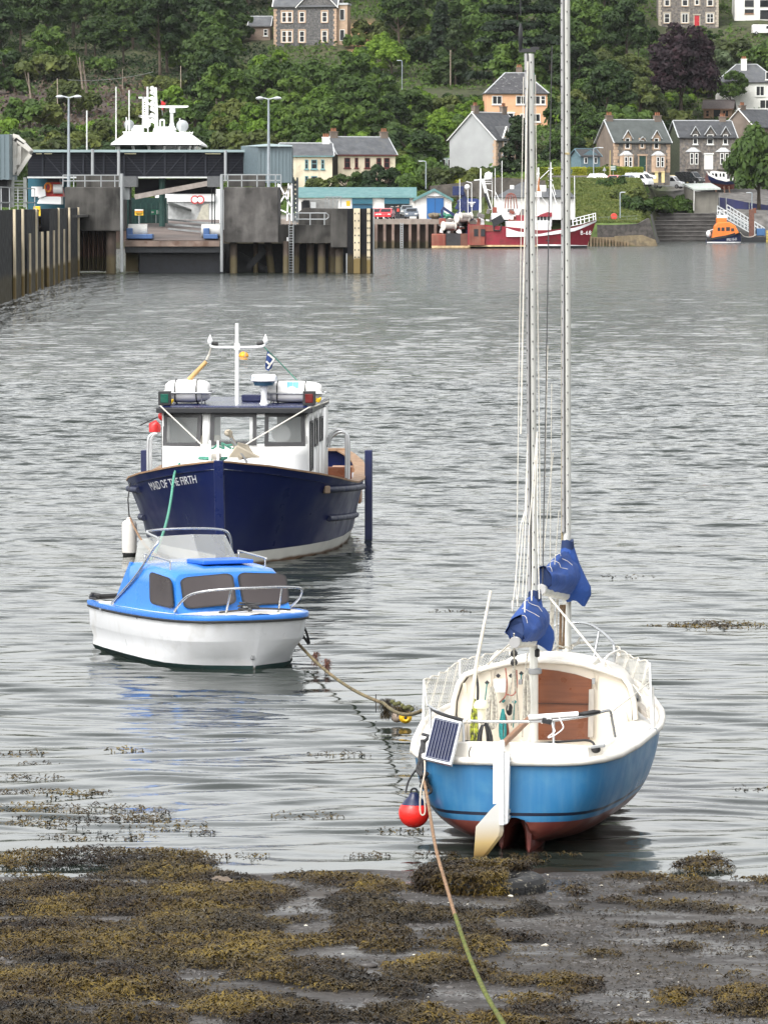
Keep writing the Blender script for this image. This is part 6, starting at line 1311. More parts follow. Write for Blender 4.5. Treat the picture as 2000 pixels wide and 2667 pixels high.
 o = MB(); o.obox((X(1296), -2.9 + off.y, Zr(576)), (1.5,.4,.95), (0,-.5,0)); o.tube([Vector((X(1284), -3.0 + off.y, Zr(583))), Vector((X(1286), -3.1 + off.y, Zr(602))), Vector((X(1302), -3.1 + off.y, Zr(602))), Vector((X(1306), -3.0 + off.y, Zr(586)))], .1, 6); o.build('hanging_gallows', dark_void, t.root)
 r_ = MB()
 for px, py in ((1492,571),(1502,569),(1512,567),(1522,564),(1534,560),(1545,557),(1551,556)): r_.bar((X(px), off.y - 1, Zr(py)), (X(px + 1), off.y - 1, Zr(py + 19)), .10)
 for dy in (0, 8): r_.bar((X(1490), off.y - 1.4, Zr(572 + dy)), (X(1552), off.y - .3, Zr(557 + dy)), .09)
 r_.build('bow_rail', ferry_white, t.root); r_ = MB()
 for px in range(1320, 1396, 8): r_.bar((X(px), off.y - 2.4, Zr(578)), (X(px), off.y - 2.4, Zr(600)), .07)
 for py in (578,586,594): r_.bar((X(1318), off.y - 2.4, Zr(py)), (X(1394), off.y - 2.4, Zr(py)), .07)
 r_.build('deck_rail', ferry_white, t.root)
 mst = MB(); mst.tube([(X(1436), off.y, Zr(560)), (X(1435), off.y, Zr(424))], [.20,.10], 8); mst.ball((X(1435), off.y, Zr(470)), .22, 8, 6)
 for y in (440,455,472,486): mst.bar((X(1429), off.y, Zr(y)), (X(1441), off.y, Zr(y)), .10)
 mst.bar((X(1437), off.y, Zr(490)), (X(1456), off.y, Zr(550)), .10); mst.bar((X(1440), off.y, Zr(480)), (X(1448), off.y, Zr(510)), .08); mst.build('foremast', ferry_white, t.root, smooth=50)
 mst = MB(); mst.tube([(X(1404), off.y, Zr(570)), (X(1403), off.y, Zr(438))], [.18,.12], 8); mst.obox((X(1403), off.y - .3, Zr(508)), (.8,.3,.7)); mst.ball((X(1403), off.y, Zr(455)), .2, 8, 6); mst.build('main_mast', ferry_white, t.root, smooth=40)
 g = MB()
 for i in range(7): g.tube([(X(1404) + .1*math.sin(i), off.y - .3, Zr(462 + i*3)), (X(1404 + (i - 3)*1.2), off.y - .4, Zr(500))], .05, 5)
 g.build('orange_net', mat('faded orange net', (.40,.17,.07), .9, var=.3), t.root)
 g = MB()
 for a in (-12,-6,0,7,13): g.tube(smoothpath([(X(1331), off.y - .5, Zr(505)), (X(1331 + a*.9), off.y - .6, Zr(512)), (X(1331 + a*1.3), off.y - .7, Zr(545))], 3), .07, 5)
 g.build('net_gantry', rust_red, t.root)
 dk = MB(); dk.tube([(X(1252), off.y + .5, Zr(555)), (X(1253), off.y + .5, Zr(440))], [.16,.09], 8); dk.bar((X(1258), off.y, Zr(470)), (X(1279), off.y, Zr(548)), .42); dk.bar((X(1235), off.y, Zr(471)), (X(1270), off.y, Zr(468)), .13); dk.bar((X(1262), off.y, Zr(474)), (X(1282), off.y, Zr(474)), .10); dk.build('stern_gantry', ferry_white, t.root, smooth=40)
 MB().bar((X(1264), off.y - .1, Zr(505)), (X(1278), off.y - .1, Zr(546)), .30).build('gantry_strut', dark_void, t.root)
 MB().lathe([(.1,0),(.50,.12),(.55,.5),(.42,.9),(.05,1.1)], (X(1273), off.y, Zr(471)), 14).build('radome', clean_white, t.root, smooth=60); MB().ball((X(1218), off.y + 1.5, Zr(489)), .36, 10, 8).build('radome', clean_white, t.root, smooth=60)
 for px, y0 in ((1290,440),(1308,420),(1282,450),(1219,495),(1229,478),(1198,468),(1497,460)): MB().bar((X(px), off.y, Zr(y0)), (X(px + .6), off.y, Zr(560)), .07).build('whip_aerial', ferry_white, t.root)
 for a, c in (((1262,480),(1280,480)),((1262,492),(1284,500)),((1320,552),(1400,541)),((1436,440),(1404,470)),((1229,478),(1215,474)),((1290,500),(1310,540)),((1400,500),(1436,545))): MB().bar((X(a[0]), off.y, Zr(a[1])), (X(c[0]), off.y, Zr(c[1])), .09).build('rigging_line', ferry_white, t.root)
 rg = random.Random(12)
 for nm, m_, n_ in (('deck_clutter', ferry_white, 15),('deck_clutter', rust_red, 8),('deck_clutter', mat('dull deck gear', (.16,.15,.15), .7, var=.3), 10)):
  for _ in range(n_): px = rg.uniform(1225,1395); py = rg.uniform(545,585); MB().obox((X(px), off.y - rg.uniform(-1.5,2.2), Zr(py)), (rg.uniform(.25,1.1), rg.uniform(.3,.8), rg.uniform(.2,1.0)), (0, rg.uniform(-.5,.5), 0)).build(nm, m_, t.root, bevel=.04)
 vs, fs = lettering('B-68', .75, 1.1); z0 = Zr(613); x0 = X(1511)
 MB().add([Vector((x0 + x*.95, -1.85 + off.y + .42*(x) - .15, z0 + y)) for x, y in vs], fs).build('registration', ferry_white, t.root, fix=False)
 for a in (1421,1427): bxp('fairlead', dark_void, a, a + 4, 626, 629, -3.2, -3.0)
 return t
fishing = fishing_boat()
# old stern trawler in front of the quay, left of the red one
tr = TB('stern_trawler', 'rust-streaked black and red trawler stern with net drums, left of the crimson boat', 'trawler', W(1175, 645, 621))
m = MB(); bpx(m, 1124, 1161, 609, 644, 620.5, 5); tr.part(m, 'stern_plate', rust_red, bevel=.15); m = MB(); bpx(m, 1161, 1199, 608, 645, 620.6, 5); tr.part(m, 'stern_ramp', mat('scuffed black steel', (.03,.03,.034), .7, var=.4, scale=.8)); m = MB(); bpx(m, 1199, 1224, 608, 645, 620.5, 5); tr.part(m, 'quarter_plate', mat('brown rust plate', (.13,.06,.042), .8, var=.3, scale=.6))
m = MB(); bpx(m, 1124, 1224, 640, 645.5, 620.3, .3); tr.part(m, 'waterline', mat('peeling stripe', (.5,.4,.25), .7))
for px, py, r in ((1168,588,.62),(1203,568,.62),(1212,562,.5)): tr.part(MB().lathe([(.15,-.9),(r,-.85),(r*.8,-.7),(r*.75,.7),(r,.85),(.15,.9)], W(px,py,621.5), 16, axis='x', rot=Matrix.Rotation(.6,3,'Z')), 'net_drum', mat('pale winch drum', (.60,.58,.53), .6, var=.2), smooth=35)
rg = random.Random(21)
for m_, n_ in ((mat('dull deck gear', (.16,.15,.15), .7), 9), (rust_red, 7), (ferry_white, 5), (mat('harbour blue', (.06,.13,.30), .5), 4)):
 for _ in range(n_): tr.part(MB().obox(W(rg.uniform(1150,1222), rg.uniform(575,608), 622), (rg.uniform(.3,1.1), .6, rg.uniform(.3,1.0)), (0, rg.uniform(-.5,.5), 0)), 'deck_clutter', m_, bevel=.05)
cr = TB('blue_crane', 'dark blue folding crane arm over the trawler stern', 'crane', W(1205, 600, 622)); navyc = mat('crane navy', (.010,.02,.085), .5, var=.2)
m = MB()
for a, c, w in (((1178,447+50),(1208,497),1.2),((1204,500),(1212,530),.6),((1212,528),(1226,575),.75),((1200,530),(1222,545),.7),((1188,545),(1200,522),.5),((1152,540),(1185,562),.35),((1150,545),(1152,575),.3),((1185,562),(1205,545),.4)): m.bar(W(*a,622.5), W(*c,622.5), w)
cr.part(m, 'crane_arm', navyc, bevel=.06)
for px, label, m_ in ((1136,'heap of grey and brown fishing net on the quay beside the blue door', mat('brown net', (.17,.14,.10), .95, var=.4, scale=4, bump=.8, bscale=9)), (1165,'heap of green fishing net on the quay beside the blue crane', mat('green net', (.05,.20,.14), .95, var=.4, scale=4, bump=.8, bscale=9))):
 q = MB(); c = W(px, 571, 628); rg = random.Random(px)
 for _ in range(14): q.ball((rg.uniform(-.8,.8), rg.uniform(-.5,.5), rg.uniform(.1,.65)), (rg.uniform(.3,.5), .35, rg.uniform(.18,.34)), 8, 6)
 tag(q.build('net_heap', m_, None, smooth=60, loc=c), label, 'fishing net')
# ---- shoreline to the right: sheet piling, stone wall, stepped slip, gangway, lifeboat
sw = TB('sea_wall', 'curved dark stone sea wall over pale sheet piling, right of the crimson boat', 'wall', W(1620, 640, 650))
stone_d = mat('dark rubble stone', (.055,.050,.047), .95, var=.5, scale=1.6, bump=.8, bscale=2.5, dirt=((.10,.09,.08), .4, 1.5)); stone_y = mat('ochre stone', (.19,.15,.09), .95, var=.4, scale=.8, bump=.6, bscale=2.5, dirt=((.07,.06,.05), .45, .9))
m = MB(); m.ext([W(*q,650) for q in ((1555,586),(1600,586),(1660,583),(1690,568),(1712,640),(1555,620))], (0,4,0)); sw.part(m, 'stone_wall', stone_d)
m = MB(); m.ext([W(*q,649) for q in ((1600,615),(1672,612),(1706,625),(1712,642),(1600,642))], (0,4,0)); sw.part(m, 'weathered_base', stone_y)
m = MB()
for i in range(14): px = 1528 + i*8; y0 = 615 + i*1.2; bpx(m, px, px + 5, y0, 645, 648.6 - .3*(i % 2), 1)
bpx(m, 1520, 1640, 618, 646, 649.4, 1); sw.part(m, 'sheet_piles', mat('pale rusty piles', (.20,.15,.09), .85, var=.4, scale=.7, streak=((.07,.045,.03), .6, (1,1,.1))))
sl = TB('stepped_slip', 'broad grey slip of seven worn stone steps beside the orange lifeboat', 'steps', W(1780, 634, 728))
stp = mat('wet step stone', (.062,.057,.054), .8, var=.4, scale=.7, bump=.4, bscale=2, dirt=((.10,.095,.09), .4, .7)); edge_m = mat('worn step edge', (.20,.19,.18), .8, var=.3, scale=.8)
for i in range(8):
 y0, y1 = 556 + i*9.6, 556 + (i+1)*9.6; q = MB(); bpx(q, 1690 + i*2.6, 1862, y0, y1 + 8, 741 - i*1.7, 4); so = sl.part(q, 'step', stp); e = MB(); bpx(e, 1690 + i*2.6, 1862, y0 - .9, y0 + .3, 740.9 - i*1.7, .5); e.v = [tuple(Vector(v) - sl.loc) for v in e.v]; e.build('step_edge', edge_m, so)
q = MB(); q.ext([W(*p,727) for p in ((1685,570),(1692,556),(1716,636),(1704,640))], (0,8,0)); sl.part(q, 'end_wall', stone_d)
gw = TB('gangway', 'sloping pale metal gangway with lattice rails, down to the pontoon behind the lifeboat', 'gangway', W(1930, 600, 735))
for (xa, ya), (xb, yb_), D in (((1867,536),(1963,592),732),((1892,533),(1990,594),738)):
 m = MB()
 for dy in (0, 10, 20): m.bar(W(xa,ya + dy,D), W(xb,yb_ + dy,D), .17)
 n = 11
 for i in range(n + 1): u = i/n; x = xa + (xb-xa)*u; y = ya + (yb_-ya)*u; m.bar(W(x,y,D), W(x,y + 20,D), .13)
 gw.part(m, 'lattice_rail', mat('pale gangway alloy', (.55,.57,.58), .5, .3)); m = MB(); m.add([W(1867,556,732), W(1963,612,732), W(1990,614,738), W(1892,553,738)], [(0,1,2,3)]); gw.part(m, 'walk_deck', galv)
po = TB('pontoon', 'dark floating pontoon with blue tank at the right edge', 'pontoon', W(1980, 636, 715)); m = MB(); bpx(m, 1930, 2080, 618, 640, 712, 6); po.part(m, 'float', dark_void); m = MB(); bpx(m, 1970, 1992, 595, 614, 715, 2.5); po.part(m, 'blue_tank', mat('tank blue', (.04,.12,.27), .5), bevel=.1)
m = MB()
for i in range(9): m.bar(W(1994,602 + i*4,711.5), W(2010,602 + i*4,711.5), .14)
po.part(m, 'yellow_ladder', mat('ladder yellow', (.55,.42,.08), .6)); m = MB(); m.bar(W(1962,618,714), W(1962,655,714), .8); m.bar(W(1956,545,716), W(1956,640,716), .75); po.part(m, 'mooring_pile', mat('rust brown pile', (.15,.07,.05), .85, var=.3))
lf = TB('rescue_lifeboat', 'orange and navy rescue lifeboat moored below the gangway', 'lifeboat', W(1885, 635, 690))
def lx(px): return (px - 1885)/FOC*690
def lz(py): return EYE - (py - HORIZ)/FOC*690
orange = mat('rescue orange', (.80,.20,.03), .45, var=.1, scale=.8); lnavy = mat('rescue navy', (.010,.018,.075), .4)
st = [(1838,622,1.2),(1860,617,1.45),(1890,612,1.5),(1910,606,1.2),(1922,604,.6),(1928,603,.05)]
h = MB().loft([[Vector((lx(px), -b_, lz(py))), Vector((lx(px) - (.25 if px > 1900 else 0), -b_*.92, .25)), Vector((lx(px), -b_*.7, -.3)), Vector((lx(px), b_*.7, -.3)), Vector((lx(px), b_, lz(py)))] for px, py, b_ in st], closed=True); h.build('hull', lnavy, lf.root, smooth=40)
MB().loft([[Vector((lx(px), -b_ - .05, lz(py) + .06)), Vector((lx(px), -b_ - .05, lz(py) - .26))] for px, py, b_ in st], closed=False).build('fender_belt', black_rub, lf.root, fix=False); MB().loft([[Vector((lx(px), -b_*.96 - .05, .30)), Vector((lx(px), -b_*.94 - .05, .12))] for px, py, b_ in st], closed=False).build('waterline', ferry_white, lf.root, fix=False)
c = MB(); c.ext([Vector((lx(q[0]), -1.2, lz(q[1]))) for q in ((1852,620),(1858,588),(1866,578),(1896,577),(1912,586),(1922,605),(1905,612))], (0,2.4,0)); c.build('cabin', orange, lf.root, bevel=.12); c = MB(); c.bx(lx(1864), lx(1890), -.9, .9, lz(580), lz(566)); c.build('upper_steering', orange, lf.root, bevel=.1)
for a, b_, y0, y1 in ((1866,1873,591,600),(1876,1884,591,600),(1888,1898,590,600),(1901,1909,593,601)): MB().bx(lx(a), lx(b_), -1.23, -1.1, lz(y1), lz(y0)).build('window', black_plastic, lf.root)
m = MB()
for a, b_ in (((1866,566),(1866,558)),((1890,566),(1890,558)),((1864,560),(1896,560)),((1872,560),(1872,545)),((1884,560),(1884,548)),((1866,548),(1892,548)),((1842,612),(1842,600)),((1842,600),(1856,596))): m.bar((lx(a[0]), -.3, lz(a[1])), (lx(b_[0]), -.3, lz(b_[1])), .10)
m.bx(lx(1866), lx(1892), -.6, .6, lz(566), lz(562)); m.build('aerial_frame', ferry_white, lf.root); MB().ball((lx(1843), -.6, lz(608)), (.35,.35,.5), 10, 8).build('white_fender', ferry_white, lf.root, smooth=60)
vs, fs = lettering('RNLI 13-21', .52, 1.0); MB().add([Vector((lx(1889) + x*.62, -1.5 + .10*x - .08, lz(626) + y + x*.05)) for x, y in vs], fs).build('lettering', mat('letter white', (.75,.75,.75), .5), lf.root, fix=False)
MB().tube(smoothpath([W(1926,605,689), W(1938,616,690), W(1955,617,692), W(1968,611,694)], 5), .06, 5).build('mooring_line', rope_white, None)['label'] = 'slack white line from the orange lifeboat to the pontoon'
bpy.data.objects['mooring_line.003' if 'mooring_line.003' in bpy.data.objects else 'mooring_line']['category'] = 'rope'
# ================================================================ houses on the hillside
harl_cream = mat('stained cream harling', (.70,.62,.47), .85, var=.08, scale=.5, dirt=((.40,.33,.22), .30, .7), streak=((.42,.36,.26), .45, (.9,.9,.12)))
peach = mat('peach render', (.68,.385,.225), .85, var=.06, scale=.4, dirt=((.58,.33,.19), .3, .5)); grey_rend = mat('pale grey render', (.33,.34,.345), .85, var=.08, scale=.5, streak=((.32,.33,.33), .3, (.9,.9,.1)))
stone = mat('grey brown rubble', (.19,.165,.14), .9, var=.4, scale=2.6, bump=.6, bscale=3, hue=(.12,.115,.115), dirt=((.27,.23,.19), .35, 2.5)); stone_dk = mat('dark whinstone', (.085,.085,.088), .9, var=.45, scale=3, bump=.6, bscale=3.5, hue=(.14,.135,.13))
stone_br = mat('brown gable harling', (.17,.135,.11), .9, var=.2, scale=.6, streak=((.10,.085,.07), .5, (.8,.8,.12))); dressed = mat('dressed pink stone', (.46,.33,.235), .85, var=.15, scale=1.5); trim_w = mat('white joinery', (.80,.80,.77), .5, var=.03); win_dark = mat('window dark', (.018,.020,.023), .12, var=.3, scale=1.5)
lead = mat('pale ridge flashing', (.46,.48,.49), .6, var=.12); door_red = mat('red door', (.42,.015,.025), .45); door_grn = mat('green door', (.012,.05,.035), .45); clay = mat('clay pot', (.30,.13,.07), .8, var=.2); red_trim = mat('maroon trim', (.12,.02,.02), .6)
def house(label, px, py, w, d, eave, ridge, yaw, wall, side=None, roof=slate, wins=(), doors=(), chims=(), dorm=(), bays=(), hip=0, D=None, quoin=None, trim=trim_w, name='stone_house', barge=True, verge=lead, group=None, cat='house', sidewins=(), left=True):
 """front faces the camera side (-y); px, py = photo pixel of the middle of the front wall's foot."""
 p = W(px, py, D) if D else hill(px, py); t = thing(name, label, cat, (p.x, p.y, p.z), R(yaw)); h = w/2; side = side or wall
 wm_ = MB(); wm_.add([(-h,0,-2),(h,0,-2),(h,0,eave),(-h,0,eave),(-h,d,-2),(h,d,-2),(h,d,eave),(-h,d,eave)], [(0,1,2,3),(5,4,7,6)]); g = MB()
 wm_.cur = 1
 for s in (-h, h): wm_.poly([(s,0,-2),(s,d,-2),(s,d,eave)] + ([] if hip else [(s,d/2,ridge)]) + [(s,0,eave)])
 wm_.build('wall', [wall, side], t, weld=True)
 o = .28; e = eave - .12; r = MB()
 if hip: r.loft([[(-h-o,-o,e),(h+o,-o,e),(h+o,d+o,e),(-h-o,d+o,e)], [(-h+hip,d/2-.05,ridge),(h-hip,d/2-.05,ridge),(h-hip,d/2+.05,ridge),(-h+hip,d/2+.05,ridge)]])
 else:
  for sy in (0, 1):
   a, b = ((-o, e),(d/2, ridge)) if sy == 0 else ((d + o, e),(d/2, ridge)); r.ext([(-h-.18,a[0],a[1]),(h+.18,a[0],a[1]),(h+.18,b[0],b[1]),(-h-.18,b[0],b[1])], (0,0,.16))
 ro = r.build('roof', roof, t)
 v = MB()
 if hip:
  for sx in (-1, 1): v.bar((sx*(h+o),-o,e + .08), (sx*(h-hip),d/2,ridge + .06), .22, .12)
  v.bar((-h+hip,d/2,ridge + .06), (h-hip,d/2,ridge + .06), .25, .15)
 else:
  v.bar((-h-.2,d/2,ridge + .16), (h+.2,d/2,ridge + .16), .30, .16)
  if barge:
   for sx in (-1, 1):
    for ya in (-o, d+o): v.bar((sx*(h+.2),ya,e + .06), (sx*(h+.2),d/2,ridge + .06), .10, .30, up=(1,0,0))
 v.build('ridge_flashing', verge, ro)
 MB().tube([(-h-.2,-o-.06,e - .02),(h+.2,-o-.06,e - .02)], .08, 6).build('gutter', black_plastic if trim is trim_w else trim, t)
 def window(x, z, ww, hh, y=-.02, bars=1, sill=True, parent=t, frame_m=None, nrm='y'):
  f = MB(); th = .11
  def q(mb, x0, x1, z0, z1, y0, y1):
   if nrm == 'y': mb.bx(x0, x1, y0, y1, z0, z1)
   else: mb.bx(-h - (-y0), -h - (-y1), x0, x1, z0, z1) if False else mb.bx(-h + y0, -h + y1, x0, x1, z0, z1)
  q(f, x-ww/2, x-ww/2+th, z, z+hh, y-.07, y); q(f, x+ww/2-th, x+ww/2, z, z+hh, y-.07, y); q(f, x-ww/2+th, x+ww/2-th, z, z+th, y-.07, y); q(f, x-ww/2+th, x+ww/2-th, z+hh-th, z+hh, y-.07, y)
  if bars & 1: q(f, x-ww/2+th, x+ww/2-th, z+hh*.52, z+hh*.52+.08, y-.065, y)
  if bars & 2: q(f, x-.05, x+.05, z+th, z+hh-th, y-.066, y)
  fo = f.build('window', frame_m or trim, parent); g_ = MB(); q(g_, x-ww/2+th, x+ww/2-th, z+th, z+hh-th, y-.03, y-.01); g_.build('pane', win_dark, fo)
  if sill: s_ = MB(); q(s_, x-ww/2-.12, x+ww/2+.12, z-.15, z-.003, y-.16, y); s_.build('sill', dressed if quoin else trim, fo)
  if quoin:
   s_ = MB(); q(s_, x-ww/2-.28, x-ww/2-.003, z-.1, z+hh+.1, y-.04, y); q(s_, x+ww/2+.003, x+ww/2+.28, z-.1, z+hh+.1, y-.04, y); q(s_, x-ww/2-.28, x+ww/2+.28, z+hh+.103, z+hh+.35, y-.04, y); s_.build('surround', quoin, fo)
 for a in wins: window(a[0]*h, a[1], a[2], a[3], bars=a[4] if len(a) > 4 else 1)
 for a in sidewins: window(a[0]*d, a[1], a[2], a[3], nrm='x', bars=a[4] if len(a) > 4 else 1)
 for x, ww, hh, m_ in doors:
  do = MB().bx(x*h-ww/2, x*h+ww/2, -.06, -.005, 0, hh).build('door', m_, t); MB().bx(x*h+ww/2-.18, x*h+ww/2-.10, -.12, -.06, 1.0, 1.12).build('handle', dull_steel, do); s_ = MB().bx(x*h-ww/2-.2, x*h-ww/2-.003, -.05, 0, 0, hh+.05).bx(x*h+ww/2+.003, x*h+ww/2+.2, -.05, 0, 0, hh+.05).bx(x*h-ww/2-.3, x*h+ww/2+.3, -.16, 0, hh+.06, hh+.3); s_.build('door_surround', quoin or trim, t)
 if quoin:
  for sx in (-1, 1):
   q_ = MB()
   for i in range(int(eave/.5)): k = .42 if i % 2 else .62; q_.bx(*(sorted((sx*h + .02*sx, sx*(h - k)))), -.05, .01, i*.5, i*.5 + .46); q_.bx(*(sorted((sx*h + .04*sx, sx*(h - .03)))), -.03, k, i*.5, i*.5 + .46)
   q_.build('quoin', quoin, t)
 for x, yy, hh, m_ in chims:
  c = MB().bx(x*h-.55, x*h+.55, yy*d-.35, yy*d+.35, ridge-1.2, ridge+hh).bx(x*h-.62, x*h+.62, yy*d-.42, yy*d+.42, ridge+hh, ridge+hh+.14).build('chimney', m_, ro)
  for k in (-.3, .0, .3): MB().lathe([(.13,0),(.11,.45),(.14,.5)], (x*h+k, yy*d, ridge+hh+.14), 8).build('chimney_pot', clay, t, smooth=50)
 for x, ww, z0, zt, zp, m_ in dorm:                # gabled wall-head dormers
  a = MB(); a.ext([(x*h-ww/2,-.03,z0),(x*h+ww/2,-.03,z0),(x*h+ww/2,-.03,zt),(x*h,-.03,zp),(x*h-ww/2,-.03,zt)], (0,d*.40,0)); a.build('dormer', m_, t)
  rr = MB()
  for s in (-1, 1): rr.ext([(x*h+s*(ww/2+.22),-.25,zt-.2),(x*h,-.25,zp+.05),(x*h,d*.42,zp+.05),(x*h+s*(ww/2+.22),d*.25,zt-.2)], (0,0,.13))
  dr = rr.build('dormer_roof', roof, t); q_ = MB()
  for s in (-1, 1): q_.bar((x*h+s*(ww/2+.22),-.28,zt-.14), (x*h,-.28,zp+.11), .08, .26, up=(0,1,0))
  q_.build('barge_board', verge, dr); window(x*h, z0+.25, ww*.62, (zt-z0)*.86, y=-.04, sill=True)
 for x, ww, zt, m_ in bays:                        # canted bay windows
  b = MB(); P = [(x*h-ww/2,0),(x*h-ww*.3,-.7),(x*h+ww*.3,-.7),(x*h+ww/2,0)]; b.loft([[(a_, c_, z) for a_, c_ in P] for z in (0,zt)], closed=False); b.build('bay_window', m_, t)
  q_ = MB().loft([[(a_*1.0 + (a_-x*h)*.12, c_*1.2, zt) for a_, c_ in P], [(x*h + (a_-x*h)*.3, c_*.2, zt+.7) for a_, c_ in P]], closed=False).poly([(x*h + (a_-x*h)*.3, c_*.2, zt+.7) for a_, c_ in P]); q_.build('bay_roof', lead, t)
  for dx in (-.16, .16): window(x*h+ww*dx, .8, ww*.24, zt-1.0, y=-.71, sill=False)
 return t
# row just above the quay
house('cream terraced house with grey slate roof, beside the clad walkway box', 800, 492, 7.4, 7, 4.9, 6.6, 4, harl_cream, roof=slate_l, D=705, wins=[(-.72,3.0,1.0,1.4,3),(-.02,2.9,.5,1.4),(.28,2.9,.9,1.4),(.62,2.9,.5,1.4),(-.02,.4,.5,1.5),(.28,.4,.9,1.5)], chims=[(.8,.5,.9,shed_white)], name='cream_house', trim=mat('teal frames', (.16,.30,.32), .5))
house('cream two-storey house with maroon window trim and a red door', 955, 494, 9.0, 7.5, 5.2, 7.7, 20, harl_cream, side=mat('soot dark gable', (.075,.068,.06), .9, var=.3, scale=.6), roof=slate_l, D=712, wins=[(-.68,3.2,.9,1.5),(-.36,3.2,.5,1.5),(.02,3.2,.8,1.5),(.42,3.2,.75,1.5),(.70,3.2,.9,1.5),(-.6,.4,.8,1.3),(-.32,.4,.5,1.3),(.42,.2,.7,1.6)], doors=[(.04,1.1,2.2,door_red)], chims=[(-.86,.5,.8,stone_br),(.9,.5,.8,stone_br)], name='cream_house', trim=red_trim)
# grey-rendered house with stone front
house('pale grey rendered house with stone front gables, beside the dark conifer', 1334, 449, 8.6, 9.0, 5.0, 9.2, 52, stone, side=grey_rend, roof=slate, D=748, wins=[(-.5,.8,1.0,2.2),(.3,.8,1.0,2.0)], dorm=[(-.45,1.5,3.3,5.4,7.0,stone),(.3,1.5,3.3,5.4,7.0,stone)], bays=[(-.45,1.9,2.6,stone)], chims=[(-.85,.5,1.0,stone_br),(.85,.5,1.0,stone_br)], quoin=dressed, verge=trim_w)
ex = TB('house_extension', 'low flat-roofed grey extension with a pale green sunroom', 'extension', hill(1200, 440)); De = ex.loc.y; m = MB(); bpx(m, 1187, 1230, 388, 445, De, 6); ex.part(m, 'wall', grey_rend); m = MB(); bpx(m, 1146, 1187, 411, 445, De + 1, 4); ex.part(m, 'sunroom', mat('pale green boards', (.30,.38,.36), .6, var=.1)); m = MB(); bpx(m, 1184, 1233, 386, 389, De - .3, 7); ex.part(m, 'flat_roof', lead)
for a, c, e, f in ((1211,1222,394,408),(1214,1223,430,441),(1190,1198,428,442),(1151,1159,416,434),(1167,1171,416,436),(1175,1178,416,436)):
 o = ex.part(bpx(MB(), a - 1.6, c + 1.6, e - 1.6, f + 1.6, De - .08, .07), 'window', trim_w); q = bpx(MB(), a, c, e, f, De - .12, .04); q.v = [tuple(Vector(v) - ex.loc) for v in q.v]; q.build('pane', win_dark, o)
# peach house
house('peach rendered house with dark hipped roof, alone among the shrubs', 1345, 331, 10.6, 8, 5.9, 9.4, 3, peach, roof=mat('lichened slate', (.05,.05,.056), .6, var=.3, scale=1, dirt=((.34,.34,.32), .18, 2.2)), hip=3.6, wins=[(-.64,3.9,1.7,1.5,2),(.14,3.9,1.7,1.5,2),(.62,3.9,1.6,1.5,2),(.86,3.9,.8,1.5),(.62,.9,1.6,1.4,2),(.18,.9,.7,1.4)], doors=[(-.20,.9,2.3,win_dark),(-.82,1.0,1.7,dark_void)], chims=[(.15,.6,.9,stone_br)], name='peach_house')
# stone houses at the right
house('grey stone house with two bay windows, a green door and a brown gable', 1672, 449, 9.2, 7.4, 4.6, 8.0, 20, stone, side=stone_br, roof=mat('green grey slate', (.075,.085,.082), .55, var=.2, scale=.8, bump=.3, bscale=4), dorm=[(-.55,1.25,3.4,5.3,6.4,dressed),(.50,1.25,3.4,5.3,6.4,dressed),(-.02,.9,3.5,4.9,5.4,dressed)], bays=[(-.58,2.3,2.6,dressed),(.58,2.3,2.6,dressed)], doors=[(0,1.1,2.5,door_grn)], chims=[(-.88,.5,.7,stone_br),(.88,.5,.7,stone_br)], quoin=dressed, D=742)
house('brown stone house with three white dormer windows and white bay frames', 1842, 441, 9.6, 8, 5.3, 8.0, 10, stone, side=mat('ivy dark gable', (.05,.06,.035), .95, var=.3), roof=slate, dorm=[(-.45,1.3,3.9,5.8,7.0,stone),(.08,1.7,3.9,5.8,7.1,stone),(.62,1.3,3.9,5.8,7.0,stone)], bays=[(-.52,2.5,2.9,stone),(.55,2.5,2.9,stone)], doors=[(.03,1.1,2.4,trim_w)], chims=[(.72,.5,.7,stone_br)], D=800)
house('plain gable-ended house with white barge boards behind the big right-hand tree', 1998, 372, 6.5, 7, 2.6, 5.6, 42, stone_br, roof=slate, D=812, verge=trim_w, chims=[(-.8,.5,.6,stone_br)], name='gabled_house')
house('white villa with grey hipped roof and balcony at the right edge', 1945, 290, 11.5, 9, 5.6, 9.0, -2, mat('white render', (.76,.76,.72), .8, var=.06, streak=((.5,.5,.46), .3, (.9,.9,.1))), roof=slate_l, hip=3.8, wins=[(-.8,4.0,.7,1.1),(-.55,3.6,.8,1.3),(.42,2.9,1.6,1.9,2),(.8,2.9,1.4,1.9,2),(-.45,.4,.7,1.9),(.6,.5,2.2,1.7,2),(.75,6.0,1.8,1.5,2)], chims=[(-.1,.35,.9,trim_w)], name='white_villa')
cb = house('brown timber cabin with a low roof and balcony under the purple tree', 1868, 313, 5.4, 4.5, 2.2, 3.7, -10, mat('brown cabin boards', (.22,.14,.085), .8, var=.2, streak=((.11,.07,.045), .5, (6,6,.5))), roof=mat('brown felt roof', (.14,.12,.115), .9, var=.15), wins=[(-.72,.6,.7,1.3),(.55,.6,1.2,1.3,2)], doors=[(-.05,1.3,1.95,win_dark)], name='timber_cabin', cat='cabin', verge=mat('brown felt roof', (.14,.12,.115)), trim=wood_brown)
house('dark stone villa with pink dressed corners high on the hill at the top', 795, 122, 12.4, 9, 7.9, 12.0, -7, stone_dk, roof=slate_l, wins=[(-.66,.9,1.0,2.2),(-.50,.9,1.0,2.2),(-.1,.9,1.0,2.2),(.62,.9,1.0,2.2),(-.66,4.8,1.0,2.0),(-.50,4.8,1.0,2.0),(-.1,4.8,1.0,2.0),(.62,4.8,1.0,2.0)], quoin=dressed, chims=[(-.8,.5,.8,stone_dk)], name='stone_villa', verge=trim_w)
